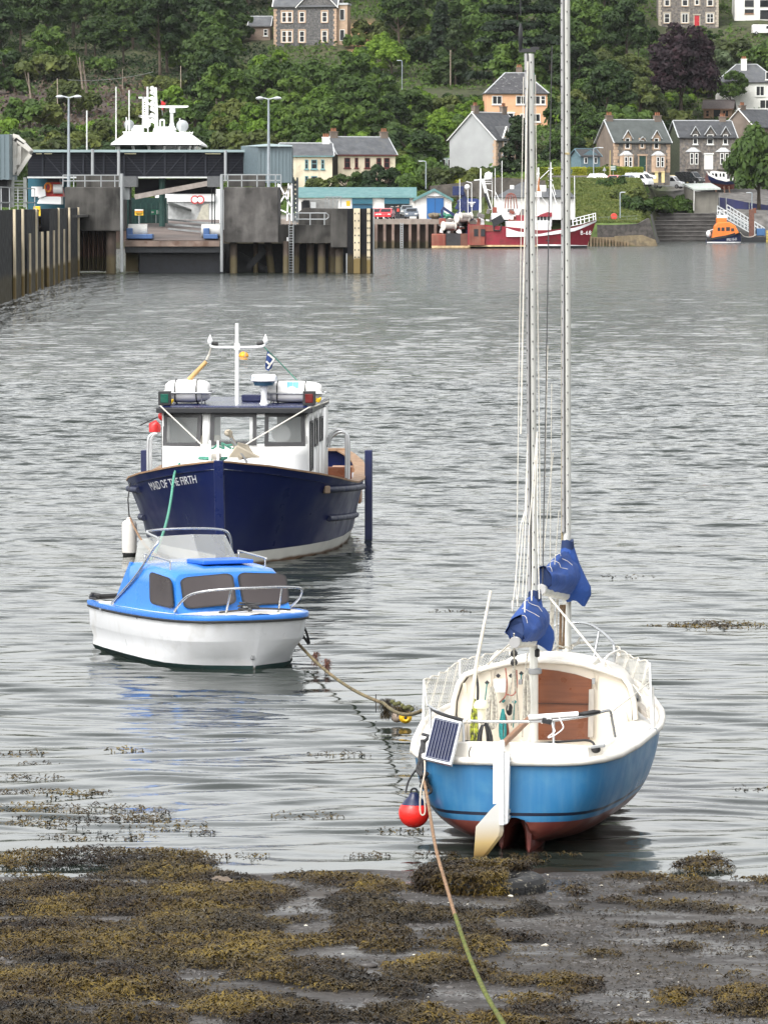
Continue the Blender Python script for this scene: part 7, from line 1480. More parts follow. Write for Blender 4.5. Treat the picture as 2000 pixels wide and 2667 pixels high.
vp = bpy.data.objects['stone_villa']; hv = 6.2
q = MB(); q.poly([(-1.6,-.03,7.8),(hv,-.03,7.8),((hv-1.6)/2,-.03,11.8)]); q.build('front_gable', stone_dk, vp); q = MB()
for s, a in ((-1,-1.9),(1,hv+.35)): q.bar((a,-.25,7.6), ((hv-1.6)/2,-.25,12.0), .14, .34, up=(0,1,0))
q.build('gable_board', trim_w, vp); q = MB()
for a in (-1.9, hv+.35): q.ext([(a,-.3,7.55),((hv-1.6)/2,-.3,11.95),((hv-1.6)/2,4.5,11.95),(a,4.5,7.55)], (0,0,.12))
q.build('gable_roof', slate_l, vp); MB().bx(hv, hv+2.0, 1.0, 6, -2, 8.2).build('side_bay', dressed, vp); MB().bx(hv-.1, hv+2.2, .8, 6.2, 8.2, 8.6).build('bay_cornice', lead, vp)
for z in (1.2, 5.2): w_ = MB().bx(hv+.5, hv+1.5, .92, .995, z, z+2.2).build('window', trim_w, vp); MB().bx(hv+.62, hv+1.38, .88, .918, z+.12, z+2.08).build('pane', win_dark, w_)
house('small slate-roofed annexe with a wooden wall left of the dark stone villa', 676, 104, 4.2, 4, 2.8, 4.6, -7, mat('annexe boards', (.25,.19,.15), .8, var=.15), roof=slate_l, wins=[(.6,.8,.8,1.3)], name='annexe', cat='annexe')
house('stone house with a bright red door at the top right of the hill', 1792, 70, 12.2, 8, 6.4, 10.5, 0, stone, roof=slate, wins=[(-.72,.8,1.1,1.9),(-.12,.8,1.3,1.9,2),(.72,.8,1.4,1.9,3)], doors=[(.28,1.0,2.3,door_red)], dorm=[(-.72,1.6,4.0,6.6,8.2,stone),(-.12,1.8,4.0,6.6,8.2,stone),(.28,1.3,4.2,6.4,7.6,stone),(.72,1.8,4.0,6.6,8.2,stone)], quoin=mat('buff stone', (.42,.37,.30), .85, var=.12))
mw = TB('modern_house', 'white modern house with dark window bands at the top right corner', 'house', hill(1962, 56)); Dm = mw.loc.y; m = MB(); bpx(m, 1912, 2060, -60, 54, Dm, 8); mw.part(m, 'wall', shed_white)
for a, c, e, f in ((1938,1962,0,18),(1978,2040,0,18),(1938,1962,24,34),(1978,2040,26,50)):
 o = mw.part(bpx(MB(), a - 1.5, c + 1.5, e - 1.5, f + 1.5, Dm - .1, .09), 'window', trim_w); q = bpx(MB(), a, c, e, f, Dm - .14, .05); q.v = [tuple(Vector(v) - mw.loc) for v in q.v]; q.build('pane', win_dark, o)
mw.part(bpx(MB(), 1938, 1962, 33, 38, Dm - .12, .1), 'panel', wood_brown)
# garden shed
gs = house('small slate-blue garden shed with two white windows by the yellow hedge', 1537, 440, 3.3, 3.0, 1.9, 2.9, 28, mat('slate blue boards', (.11,.18,.21), .7, var=.12, streak=((.08,.13,.15), .4, (8,8,.5))), roof=mat('dark felt', (.05,.05,.052), .9), name='garden_shed', cat='shed', D=722, verge=mat('slate blue boards', (.11,.18,.21)))
bpy.data.objects.remove(next(o for o in gs.children if o.name.startswith('gutter')))
MB().poly([(-1.65,-.01,1.9),(1.65,-.01,1.9),(0,-.01,2.9)]).build('front_gable', mat('slate blue boards', (.11,.18,.21)), gs)
for x in (-.85,.85): w_ = MB().bx(x-.30, x+.30, -.09, -.012, .8, 1.75).build('window', trim_w, gs); MB().bx(x-.18, x+.18, -.12, -.092, .92, 1.63).build('pane', win_dark, w_)
# pump house with mono-pitch roof, blue fence, boat on a cradle
ph = TB('pump_house', 'low rendered pump house with a pale sloping roof above the steps', 'building', W(1830, 556, 742)); m = MB(); bpx(m, 1806, 1870, 500, 560, 742, 7); ph.part(m, 'wall', mat('mossy render', (.20,.19,.165), .9, var=.25, scale=.5, streak=((.11,.105,.09), .5, (.8,.8,.1)))); m = MB(); m.ext([W(1778,482,749), W(1850,480,750), W(1876,494,741), W(1806,496,741)], (0,0,.22)); ph.part(m, 'roof', mat('pale roof sheet', (.42,.46,.43), .7, var=.12)); m = MB(); m.ext([W(1780,484,749), W(1806,498,741.8), W(1806,552,741.8), W(1780,545,749)], (0,.1,0)); ph.part(m, 'side_wall', mat('mossy render', (.2,.19,.165))); ph.part(MB().bar(W(1807,498,741.5), W(1806,540,741.5), .1), 'downpipe', trim_w)
bf = TB('blue_fence', 'faded blue hoarding fence behind the gangway', 'fence', W(1920, 560, 748)); bm = mat('faded blue hoarding', (.055,.06,.17), .8, var=.3, scale=.3, streak=((.09,.09,.15), .5, (.8,.8,.08)))
bp_ = [(1835,513,558,747),(1872,514,562,748),(1890,516,566,749),(1950,528,574,752),(2080,545,590,758)]
for i in range(len(bp_) - 1):
 a, c = bp_[i], bp_[i+1]; bf.part(MB().ext([W(a[0],a[1],a[3]), W(c[0],c[1],c[3]), W(c[0],c[2],c[3]), W(a[0],a[2],a[3])], (0,.12,0)), 'fence_panel', bm)
for q in bp_[1:4]: bf.part(MB().bar(W(q[0],q[1] - 1,q[3] - .15), W(q[0],q[2],q[3] - .15), .12), 'fence_post', galv)
bw = TB('harbour_wall', 'brown stone harbour wall with a rust column below the blue fence', 'wall', W(1960, 620, 744)); m = MB(); bpx(m, 1862, 2150, 560, 640, 756, 3); bw.part(m, 'wall', mat('brown harbour stone', (.085,.065,.055), .9, var=.4, scale=.8, bump=.5, bscale=2)); m = MB(); bpx(m, 1955, 1968, 542, 600, 743, 1); bw.part(m, 'rust_column', mat('rust column', (.20,.075,.045), .85, var=.3))
bn = thing('wheelie_bin', 'yellow wheelie bin standing against the blue fence', 'bin', W(1845, 551, 744)); MB().loft([[(-.45,-.45,.1),(.45,-.45,.1),(.45,.45,.1),(-.45,.45,.1)], [(-.55,-.5,.9),(.55,-.5,.9),(.55,.5,.9),(-.55,.5,.9)]]).build('bin_body', mat('bin yellow', (.62,.42,.03), .5, var=.1), bn, bevel=.04); MB().bx(-.6,.6,-.55,.55,.9,1.0).build('bin_lid', mat('bin yellow', (.62,.42,.03)), bn, bevel=.03)
for s in (-1, 1): MB().lathe([(.02,-.05),(.14,-.05),(.14,.05),(.02,.05)], (s*.38,.4,.14), 10, axis='x').build('bin_wheel', black_rub, bn, smooth=40)
wb = TB('cradled_boat', 'small white and navy boat with wheelhouse standing ashore on a cradle', 'boat', W(1875, 500, 800))
k = lambda px, py, d=0: W(px, py, 800 + d); st = [(1839,448,468,.6),(1845,454,476,1.2),(1865,464,480,1.5),(1890,470,482,1.4),(1911,466,480,.9)]
h = MB().loft([[k(px,y0,-b_), k(px,(y0+y1)/2,-b_*.9), k(px,y1,-b_*.5), k(px,y1,b_*.5), k(px,y0,b_)] for px, y0, y1, b_ in st], closed=True); wb.part(h, 'hull', mat('boat navy', (.012,.022,.085), .4, var=.1), smooth=40); h = MB().loft([[k(px,y1 - 1,-b_*.55), k(px,y1 + 12,-.15), k(px,y1 + 12,.15), k(px,y1 - 1,b_*.5)] for px, y0, y1, b_ in st[1:]], closed=True); wb.part(h, 'keel', mat('dull red keel', (.13,.035,.025), .8, var=.2), smooth=40)
m = MB().loft([[k(px,y0 - 3,-b_ - .05), k(px,y0 + 3,-b_ - .05)] for px, y0, y1, b_ in st], closed=False); wb.part(m, 'gunwale', trim_w, fix=False); m = MB(); m.ext([k(*q,-.8) for q in ((1850,466),(1849,447),(1856,445),(1892,449),(1892,470))], (0,1.6,0)); wb.part(m, 'wheelhouse', trim_w)
for a, c in ((1853,1858),(1861,1867),(1873,1877),(1881,1886)): m = MB(); m.ext([k(*q,-.85) for q in ((a,460),(a,451),(c,452),(c,461))], (0,.06,0)); wb.part(m, 'window', win_dark)
for px in (1862, 1884, 1897): wb.part(MB().bar(k(px,484,-.6), k(px + 2,503,-.6), .22), 'cradle_leg', mat('rusty cradle', (.16,.09,.06), .85));
wb.part(MB().bar(k(1850,455,.3), k(1850,425,.3), .08), 'mast', trim_w); m = MB(); m.ext([k(*q,-.9) for q in ((1840,448),(1836,462),(1822,485),(1842,487),(1850,475))], (0,.5,0)); wb.part(m, 'tarpaulin', mat('brown tarpaulin', (.12,.055,.05), .85, var=.2))
# ---- cars and vans along the road
tyre = mat('tyre', (.016,.016,.017), .8); carglass = mat('car glass', (.02,.024,.028), .08, var=.1); chrome = mat('wheel alloy', (.45,.46,.47), .35, .7); lampw = mat('head lamp', (.7,.7,.68), .15); lampr = mat('tail lamp', (.35,.02,.02), .3)
def car(label, px, py, col, D, rz, kind='car', L=4.2, group='vehicles parked along the shore road', name='parked_car'):
 p = W(px, py, D); t = thing(name, label, 'van' if kind == 'van' else 'car', (p.x, p.y, p.z), R(rz), group); w = .86
 if kind == 'car': pr = [(-L/2,.35),(-L/2,.80),(-L/2+.25,.92),(-L/2+.55,1.38),(-.1,1.46),(.55,1.38),(1.15,.95),(L/2-.25,.80),(L/2,.62),(L/2,.30)]; gl = [(-L/2+.62,.96),(-L/2+.72,1.32),(-.1,1.39),(.5,1.32),(1.0,.96)]
 else: pr = [(-L/2,.35),(-L/2,1.85),(-L/2+.15,2.0),(.75,2.0),(1.05,1.85),(1.65,1.15),(L/2-.1,1.0),(L/2,.6),(L/2,.3)]; gl = [(.55,1.15),(.6,1.72),(.98,1.74),(1.5,1.15)]
 prof = [(x, z) for x, z in pr]; b = MB(); rows = []
 for y, kx in ((-w,.965),(-w*.93,1),(w*.93,1),(w,.965)): rows.append([Vector((x*kx, y if z < 1.0 else y*(.84 if kind == 'car' else .95), .3 + (z-.3)*(1 if abs(y) < w else .985))) for x, z in prof])
 b.loft(rows); m_ = mat('car paint ' + ' '.join('%d' % (c*100) for c in col), col, .25, var=.03, coat=.5); b.build('body', m_, t, smooth=30, bevel=.03)
 for s in (-1, 1): MB().poly([(x, s*(w*(.865 if kind == 'car' else .965) + (.035 if z < 1.1 else .0) + .012), z) for x, z in gl]).build('side_window', carglass, t, fix=False)
 yk = w*.78; f = pr[5:7] if kind == 'car' else pr[4:6]; a, c = Vector((f[0][0]+.03,0,f[0][1]-.03)), Vector((f[1][0]-.0,0,f[1][1]+.04)); MB().poly([(a.x+.02,-yk*.9,a.z),(a.x+.02,yk*.9,a.z),(c.x+.03,yk,c.z),(c.x+.03,-yk,c.z)]).build('windscreen', carglass, t, fix=False)
 if kind == 'car': MB().poly([(-L/2+.26,-yk,.98),(-L/2+.26,yk,.98),(-L/2+.5,yk*.9,1.33),(-L/2+.5,-yk*.9,1.33)]).build('rear_window', carglass, t, fix=False)
 for sx in (-L/2+.75, L/2-.8):
  for s in (-1, 1): wo = MB().lathe([(.1,-.09),(.30,-.09),(.32,-.05),(.32,.05),(.30,.09),(.1,.09)], (sx, s*(w-.05), .32), 14, axis='y').build('wheel', tyre, t, smooth=40); MB().lathe([(.02,-.1),(.2,-.105),(.2,.105),(.02,.1)], (sx, s*(w-.05), .32), 12, axis='y').build('rim', chrome, wo)
 for s in (-1, 1): MB().obox((L/2-.05, s*w*.7, .66), (.12,.34,.14)).build('headlight', lampw, t, bevel=.02); MB().obox((-L/2+.02, s*w*.75, .75), (.08,.24,.16)).build('tail_light', lampr, t, bevel=.02)
 return t
car('red hatchback parked half behind the jetty fender', 985, 571, (.45,.02,.03), 634, 250); car('bright red car facing the quay edge beside the grey car', 1007, 571, (.55,.02,.03), 633, 262); car('dark grey car facing the quay edge by the open shed door', 1072, 570, (.10,.12,.15), 633, 268); car('slate grey car parked behind the dark grey one at the shed', 1060, 563, (.16,.18,.19), 641, 268)
car('white car low behind the grass bank, leftmost on the shore road', 1564, 477, (.75,.75,.74), 702, -8); car('salmon red car behind the grass bank beside the blue-grey one', 1598, 482, (.60,.17,.14), 699, 255); car('blue-grey car seen end-on beside the white van', 1632, 482, (.10,.13,.17), 701, 245); car('silver grey saloon parked behind the blue-grey car', 1623, 465, (.22,.25,.28), 716, 8); car('white hatchback parked below the stone house with bay windows', 1670, 471, (.78,.78,.77), 718, 4)
car('small white van nose-down behind the hedge', 1664, 486, (.78,.79,.80), 702, -35, 'van', 4.0, name='parked_van'); car('large white panel van beside the pump house', 1740, 491, (.80,.81,.82), 753, -25, 'van', 5.0, name='parked_van'); car('black people carrier parked beside the cradled boat', 1796, 480, (.015,.016,.018), 764, -40, 'van', 4.8, name='parked_van')
car('white van on the road at the far top right', 1985, 90, (.78,.78,.78), hill(1985,92).y, 6, 'van', 4.4, name='parked_van')
# ---- garden walls, hedges, lamp posts, poles, signs
gwl = TB('garden_wall', 'cream painted garden wall with two square gate pillars', 'wall', W(1730, 470, 730)); cw = mat('cream wall paint', (.68,.56,.28), .8, var=.08)
for a, c, d in ((1656,1706,736),(1728,1792,768)): gwl.part(bpx(MB(), a, c, 456, 476, d, .4), 'wall', cw)
for a in (1705, 1722): pz = gwl.part(bpx(MB(), a, a + 8, 449, 476, 737.6, .8), 'gate_pillar', cw); gwl.part(bpx(MB(), a - 1, a + 9, 446.5, 449, 737.5, 1), 'pillar_cap', cw)
rwl = TB('road_wall', 'low grey stone wall behind the grass bank and the yellow hedge', 'wall', W(1500, 470, 704)); m = MB(); bpx(m, 1425, 1600, 457, 472, 706, .5); rwl.part(m, 'wall', mat('grey road wall', (.15,.14,.13), .9, var=.35, scale=1.5, bump=.5, bscale=3))
rw2 = TB('retaining_wall', 'long sloping dark retaining wall above the teal-roofed shed', 'wall', W(1160, 495, 672)); m = MB(); m.ext([W(*q,676) for q in ((1120,484),(1180,478),(1300,462),(1420,470),(1420,515),(1120,512))], (0,1,0)); rw2.part(m, 'wall', mat('dark retaining stone', (.085,.075,.065), .95, var=.4, scale=1.2, bump=.6, bscale=2.5))
hw = TB('hill_road_wall', 'pale concrete retaining wall along the lane above the peach house', 'wall', hill(1150, 215)); Dh = hw.loc.y; m = MB(); m.ext([W(*q,Dh + 4) for q in ((1062,222),(1130,213),(1235,196),(1268,183),(1268,212),(1235,216),(1130,228),(1062,234))], (0,1,0)); hw.part(m, 'wall', mat('mossy lane wall', (.19,.18,.165), .9, var=.4, scale=.5, dirt=((.07,.08,.04), .4, .5))); m = MB(); m.bar(W(1062,233,Dh), W(1235,214,Dh), .25, .3); m.bar(W(1290,203,Dh + 8), W(1345,196,Dh + 8), .15); hw.part(m, 'lane_rail', mat('pale rail', (.3,.3,.27), .7))
rail = TB('shore_railing', 'green-grey railing along the grass above the sea wall', 'railing', W(1610, 580, 655)); m = MB()
for i in range(5): px = 1560 + i*24; m.bar(W(px,566,655), W(px,584,655), .08)
for y in (566,574): m.bar(W(1558,y,655), W(1660,y - 4,655), .06)
for i in range(6): px = 1690 + i*24; m.bar(W(px,535,743), W(px,553,743), .08)
for y in (536,544): m.bar(W(1672,y,743), W(1812,y,743), .06)
rail.part(m, 'rail', mat('dull green rail', (.16,.19,.14), .7))
lbx = thing('lifebuoy_stand', 'red lifebuoy housing on a post on the grass near the sea wall', 'lifebuoy', W(1598, 580, 656)); MB().bar((0,0,0), (0,0,.6), .08).build('post', galv, lbx); MB().lathe([(.05,-.12),(.42,-.12),(.46,0),(.42,.12),(.05,.12)], (0,0,.85), 14, axis='y').build('housing', mat('housing red', (.62,.06,.04), .5), lbx, smooth=40)
def street_lamp(label, px, py1, py0, D=None, arm=10, group='street lamps'):
 p = W(px, py1, D) if D else hill(px, py1); t = thing('street_lamp', label, 'street lamp', p, 0, group); H = (py1 - py0)/FOC*p.y; a = arm/FOC*p.y
 MB().tube(smoothpath([(0,0,0),(0,0,H*.6),(0,0,H*.93),(a*.25,0,H*.99),(a,0,H)], 4), .085, 7).build('post', mat('grey lamp post', (.42,.46,.48), .5, .3), t, smooth=60); MB().obox((a*1.15,0,H), (.6,.22,.14)).build('lamp_head', mat('lamp head grey', (.5,.53,.55), .4), t, bevel=.03)
street_lamp('curved street lamp over the teal shed roof', 1109, 492, 420, 680, -12); street_lamp('street lamp beside the slate-blue shed', 1545, 465, 385, 706, 17); street_lamp('street lamp on the shore path by the red lifebuoy', 1614, 572, 501, 660, 7); street_lamp('lamp post standing before the blue fence', 1957, 545, 502, 742, -8); street_lamp('street lamp on the upper lane, near the bare pole', 1212, 210, 140, None, -10); street_lamp('street lamp at the left end of the upper lane', 1047, 240, 158, None, -8)
def pole(label, px, py1, py0, m_, D=None, r=.11, name='utility_pole'):
 p = W(px, py1, D) if D else hill(px, py1); H = (py1 - py0)/FOC*p.y; q = MB().tube([(0,0,-.5),(0,0,H)], [r, r*.75], 8).build(name, m_, None, smooth=60, loc=p); return tag(q, label, 'pole', 'bare poles')
pw_ = mat('silvered wood pole', (.30,.25,.20), .9, var=.25, scale=2); pole('wooden pole in the bare clearing left of the ferry mast', 151, 305, 205, pw_); pole('tall wooden pole in front of the dark wood right of the ferry mast', 472, 272, 172, pw_); pole('thin pole in the clearing between the wooden pole and the ferry', 304, 308, 226, pw_, None, .07); pole('thin pole by the dark wood edge above the ferry', 320, 245, 180, pw_, None, .06); pole('wooden pole on the upper lane', 1173, 228, 131, pw_); pole('pale pole below the stone villa', 933, 166, 125, pw_); pole('yellowish pole beside the brown stone gable', 1588, 468, 392, mat('ochre pole', (.38,.30,.14), .8), 704); pole('plain pole on the bank over the hedge', 1642, 541, 483, galv, 690, .07); pole('thin dark pole among shrubs below the cedar', 1447, 365, 303, mat('dark pole', (.05,.045,.04), .8), None, .06); pole('white pole before the pump house', 1806, 540, 496, trim_w, 741, .06); pole('short pole on the grass bank behind the crimson bow', 1496, 555, 458, galv, 652, .05)
sg = thing('road_sign', 'grey back of a small triangular road sign by the hedge', 'sign', W(1573, 465, 705)); MB().bar((0,0,0), (0,0,1.2), .06).build('post', galv, sg); MB().ext([(-.3,-.03,1.1),(.3,-.03,1.1),(0,-.03,1.75)], (0,.03,0)).build('board', galv, sg)
sg2 = thing('road_sign', 'small dark green rectangular road sign with white lines', 'sign', W(1596, 462, 706)); MB().bar((0,.05,0), (0,.05,1.2), .06).build('post', galv, sg2); bo = MB().bx(-.45,.45,-.03,.0,1.0,1.75).build('board', mat('sign dark green', (.02,.10,.07), .5), sg2)
for z in (1.15,1.35,1.55): MB().bx(-.36,.30,-.045,-.032,z,z+.08).build('sign_mark', trim_w, bo)
wire = MB(); a, b_ = W(178,208,830), W(400,187,860); wire.tube(sag(a, b_, .6, 14), .03, 4); tag(wire.build('overhead_wire', galv, None), 'overhead wire in front of the dark wood at the left', 'wire')
pr = thing('person', 'person in dark clothes standing by the red cars at the open shed door', 'person', W(1037, 571, 632))
bm_ = bpy.data.meshes.new('person_body'); vs = [(0,0,.92),(0,0,1.15),(0,0,1.42),(0,0,1.52),(0,0,1.66),(.09,0,.9),(.10,0,.5),(.10,-.01,.06),(.10,-.14,.03),(-.09,0,.9),(-.10,.03,.5),(-.11,.05,.06),(-.11,-.08,.03),(.19,0,1.40),(.24,-.02,1.12),(.22,-.14,.90),(-.19,0,1.40),(-.25,.02,1.12),(-.24,-.08,.88)]
bm_.from_pydata(vs, [(0,1),(1,2),(2,3),(3,4),(0,5),(5,6),(6,7),(7,8),(0,9),(9,10),(10,11),(11,12),(2,13),(13,14),(14,15),(2,16),(16,17),(17,18)], []); bo = bpy.data.objects.new('body', bm_); C.objects.link(bo); bo.parent = pr; bm_.materials.append(mat('dark work clothes', (.03,.03,.038), .85, var=.2)); sk = bo.modifiers.new('skin', 'SKIN')
for i, r in enumerate([.15,.15,.16,.07,.10,.10,.075,.05,.045,.10,.075,.05,.045,.075,.055,.04,.075,.055,.04]): bm_.skin_vertices[0].data[i].radius = (r, r)
bm_.skin_vertices[0].data[0].use_root = True; sd = bo.modifiers.new('smooth', 'SUBSURF'); sd.levels = 1; sd.render_levels = 1
MB().ball((0,-.01,1.68), (.098,.11,.125), 12, 9).ball((0,-.12,1.665), (.018,.025,.03), 6, 5).build('head', mat('skin', (.45,.27,.20), .6), pr, smooth=60); MB().ball((0,.025,1.715), (.108,.11,.10), 12, 8).build('hair', mat('dark hair', (.03,.02,.015), .8), pr, smooth=60); MB().lathe([(.185,.98),(.19,1.2),(.17,1.42)], (0,0,0), 14).build('red_vest', mat('work vest red', (.5,.06,.04), .8), pr, smooth=60)
# ================================================================ trees, shrubs and undergrowth
def leaf_mat(name, lo, mid, hi, rnd=.35):
 m = bpy.data.materials.new(name); m.use_nodes = True; N, Lk = m.node_tree.nodes, m.node_tree.links; b = N['Principled BSDF']; b.inputs['Roughness'].default_value = .6; b.inputs['Specular IOR Level'].default_value = .25
 tc = N.new('ShaderNodeTexCoord'); oi = N.new('ShaderNodeObjectInfo'); q = N.new('ShaderNodeTexNoise'); q.inputs['Scale'].default_value = .55; q.inputs['Detail'].default_value = 5; Lk.new(tc.outputs['Object'], q.inputs[0])
 s = N.new('ShaderNodeMath'); s.operation = 'MULTIPLY_ADD'; s.inputs[1].default_value = rnd; s.inputs[2].default_value = -rnd/2; Lk.new(oi.outputs['Random'], s.inputs[0]); a = N.new('ShaderNodeMath'); a.operation = 'ADD'; Lk.new(s.outputs[0], a.inputs[0]); Lk.new(q.outputs[0], a.inputs[1])
 r = N.new('ShaderNodeValToRGB'); Lk.new(a.outputs[0], r.inputs[0]); e = r.color_ramp.elements; e[0].position = .28; e[0].color = (*lo, 1); e[1].position = .75; e[1].color = (*hi, 1); z = e.new(.5); z.color = (*mid, 1)
 Lk.new(r.outputs[0], b.inputs['Base Color']); tr = N.new('ShaderNodeBsdfTranslucent'); Lk.new(r.outputs[0], tr.inputs[0]); mx = N.new('ShaderNodeMixShader'); mx.inputs[0].default_value = .34
 Lk.new(b.outputs[0], mx.inputs[1]); Lk.new(tr.outputs[0], mx.inputs[2]); Lk.new(mx.outputs[0], N['Material Output'].inputs[0]); return m
LEAF = {'dark': leaf_mat('dark leaves', (0.017,0.035,0.013), (0.034,0.063,0.018), (0.063,0.105,0.024)), 'mid': leaf_mat('green leaves', (0.032,0.061,0.015), (0.061,0.110,0.022), (0.110,0.177,0.029)), 'bright': leaf_mat('bright leaves', (0.055,0.104,0.015), (0.110,0.195,0.020), (0.183,0.287,0.032)),
  'olive': leaf_mat('olive leaves', (0.046,0.063,0.020), (0.085,0.110,0.029), (0.140,0.165,0.039)), 'purple': leaf_mat('purple leaves', (0.012,0.007,0.011), (0.027,0.015,0.021), (0.055,0.027,0.034), .1), 'needle': leaf_mat('needles', (0.012,0.024,0.012), (0.024,0.044,0.017), (0.046,0.071,0.024)), 'silver': leaf_mat('grey green leaves', (0.049,0.073,0.037), (0.091,0.128,0.061), (0.146,0.189,0.098)), 'gold': leaf_mat('yellow green leaves', (0.122,0.159,0.015), (0.220,0.256,0.020), (0.342,0.342,0.037))}
BARK = mat('bark', (.065,.050,.036), .95, var=.4, scale=1.5, bump=.6, bscale=4); BARK_L = mat('pale bark', (.16,.13,.10), .95, var=.35, scale=1.5)
def leaf_quads(P, Nn, S, rg):                        # arrays: centre, facing, size -> mesh
 n = len(P); t = rg.normal(size=(n, 3)); u = np.cross(Nn, t); u /= np.linalg.norm(u, axis=1)[:, None] + 1e-9; v = np.cross(Nn, u); v /= np.linalg.norm(v, axis=1)[:, None] + 1e-9
 a = S[:, None]; b = (S * rg.uniform(.5, .8, n))[:, None]; bend = Nn * (S * rg.uniform(-.25, .1, n))[:, None]
 V = np.stack([P - u*a + bend, P - v*b, P + u*a + bend, P + v*b], 1).reshape(-1, 3); F = np.arange(n*4).reshape(n, 4); return V, F
def quad_mesh(name, V, F, m):
 me = bpy.data.meshes.new(name); me.vertices.add(len(V)); me.vertices.foreach_set('co', V.astype(np.float32).ravel()); k = F.shape[1]; me.loops.add(F.size); me.loops.foreach_set('vertex_index', F.astype(np.int32).ravel())
 me.polygons.add(len(F)); me.polygons.foreach_set('loop_start', np.arange(0, F.size, k, dtype=np.int32)); me.polygons.foreach_set('loop_total', np.full(len(F), k, np.int32)); me.update(); me.validate(); me.materials.append(m); return me
def crown_mesh(name, m, rx, rz, zc, nclump, nleaf, size, seed, kind='round'):
 rg = np.random.default_rng(seed); cs = []; rs = []
 while len(cs) < nclump:
  d = rg.normal(size=3); d /= np.linalg.norm(d)
  if d[2] < -.55: continue
  r = rg.uniform(.55, 1.0); c = d * r * np.array([rx, rx, rz])
  if kind == 'cone': u = rg.random()**1.2; th = rg.random()*6.283; rr = rx*(1 - u)*rg.uniform(.55, 1.0) + .1; c = np.array([rr*math.cos(th), rr*math.sin(th), (u*2 - 1)*rz])
  if kind == 'column': u = rg.random(); th = rg.random()*6.283; rr = rx*math.sin(math.pi*(.12 + .8*u))**.6*.8; c = np.array([rr*math.cos(th), rr*math.sin(th), (u*2 - 1)*rz])
  if kind == 'layer': u = round(rg.random()*6)/6; th = rg.random()*6.283; rr = rx*(1 - .55*u)*math.sqrt(rg.random()); c = np.array([rr*math.cos(th), rr*math.sin(th), (u*2 - 1)*rz + rg.normal()*.2 - .06*rr])
  cs.append(c); rs.append(rg.uniform(.22, .40)*rx if kind != 'layer' else rg.uniform(.24, .36)*rx)
 cs = np.array(cs); rs = np.array(rs); w = rs**2/np.sum(rs**2); k = rg.choice(len(cs), nleaf, p=w); d = rg.normal(size=(nleaf, 3)); d[:, 2] = np.abs(d[:, 2])*1.0 - .35*(rg.random(nleaf) < .35); d /= np.linalg.norm(d, axis=1)[:, None]
 flat = np.array([1, 1, .85 if kind != 'layer' else .22]); P = cs[k] + d*(rs[k]*rg.uniform(.72, 1.08, nleaf))[:, None]*flat; P[:, 2] += zc
 Nn = d + rg.normal(size=(nleaf, 3))*.45 + np.array([0, 0, .35]); Nn /= np.linalg.norm(Nn, axis=1)[:, None]; V, F = leaf_quads(P, Nn, size*rg.uniform(.6, 1.25, nleaf), rg); return quad_mesh(name, V, F, m)
def trunk_mesh(h, r, seed, m, spread):
 rg = random.Random(seed); t = MB(); lean = rg.uniform(-.4, .4); pts = [Vector((0,0,-1.5)), Vector((lean*.2,0,h*.3)), Vector((lean*.6,.1,h*.62)), Vector((lean,0,h*.95))]; t.tube(smoothpath(pts, 3), [r*1.15*(1 - .8*i/9) for i in range(10)], 7)
 for i in range(6): a = rg.random()*6.28; z = h*rg.uniform(.35, .75); e = spread*rg.uniform(.5, .9); p0 = Vector((lean*z/h,0,z)); t.tube(smoothpath([p0, p0 + Vector((math.cos(a)*e*.5, math.sin(a)*e*.5, e*.35)), p0 + Vector((math.cos(a)*e, math.sin(a)*e, e*.8))], 3), [r*.42, r*.38, r*.33, r*.27, r*.2, r*.13, r*.08], 5)
 me = bpy.data.meshes.new('trunk'); me.from_pydata([tuple(v) for v in t.v], [], t.f); me.materials.append(m); return me
KINDS = {}
for i, (kn_, lm, rx, rz, h, ncl, nl, sz, kd) in enumerate((
  ('dark_a','dark',4.6,5.0,12.5,34,4200,.42,'round'), ('dark_b','dark',3.9,5.6,13.0,30,3800,.42,'round'), ('mid_a','mid',4.3,4.4,10.5,32,4000,.40,'round'), ('mid_b','mid',3.5,4.4,10.0,26,3400,.38,'round'), ('mid_c','mid',5.0,4.0,9.5,36,4200,.42,'round'), ('bright_a','bright',3.8,3.8,8.6,28,3600,.38,'round'), ('bright_b','bright',3.2,3.0,6.8,24,3000,.36,'round'), ('olive_a','olive',3.9,3.5,8.2,28,3400,.40,'round'), ('silver','silver',3.2,3.9,8.6,30,3600,.36,'round'),
  ('purple','purple',6.0,8.0,17.0,70,9000,.44,'round'), ('cedar','needle',6.5,6.8,17.5,90,8000,.42,'layer'), ('fir','needle',3.0,5.6,12.0,60,5200,.36,'cone'), ('cypress','dark',1.3,2.9,6.2,26,2200,.30,'column'), ('bush_a','mid',1.9,1.3,2.3,14,1500,.26,'round'), ('bush_b','bright',1.7,1.2,2.1,12,1400,.25,'round'), ('bush_c','olive',2.1,1.2,2.2,14,1500,.27,'round'), ('bush_d','dark',2.0,1.5,2.6,14,1500,.27,'round'), ('bush_e','gold',1.2,.8,1.4,9,900,.22,'round'))):
 zc = h - rz; KINDS[kn_] = (crown_mesh('crown', LEAF[lm], rx, rz, zc, ncl, nl, sz, 100 + i, kd), trunk_mesh(zc + rz*.5, (.055 if h > 5 else .03)*rx + .08, 200 + i, BARK, rx*.8), rx, h)
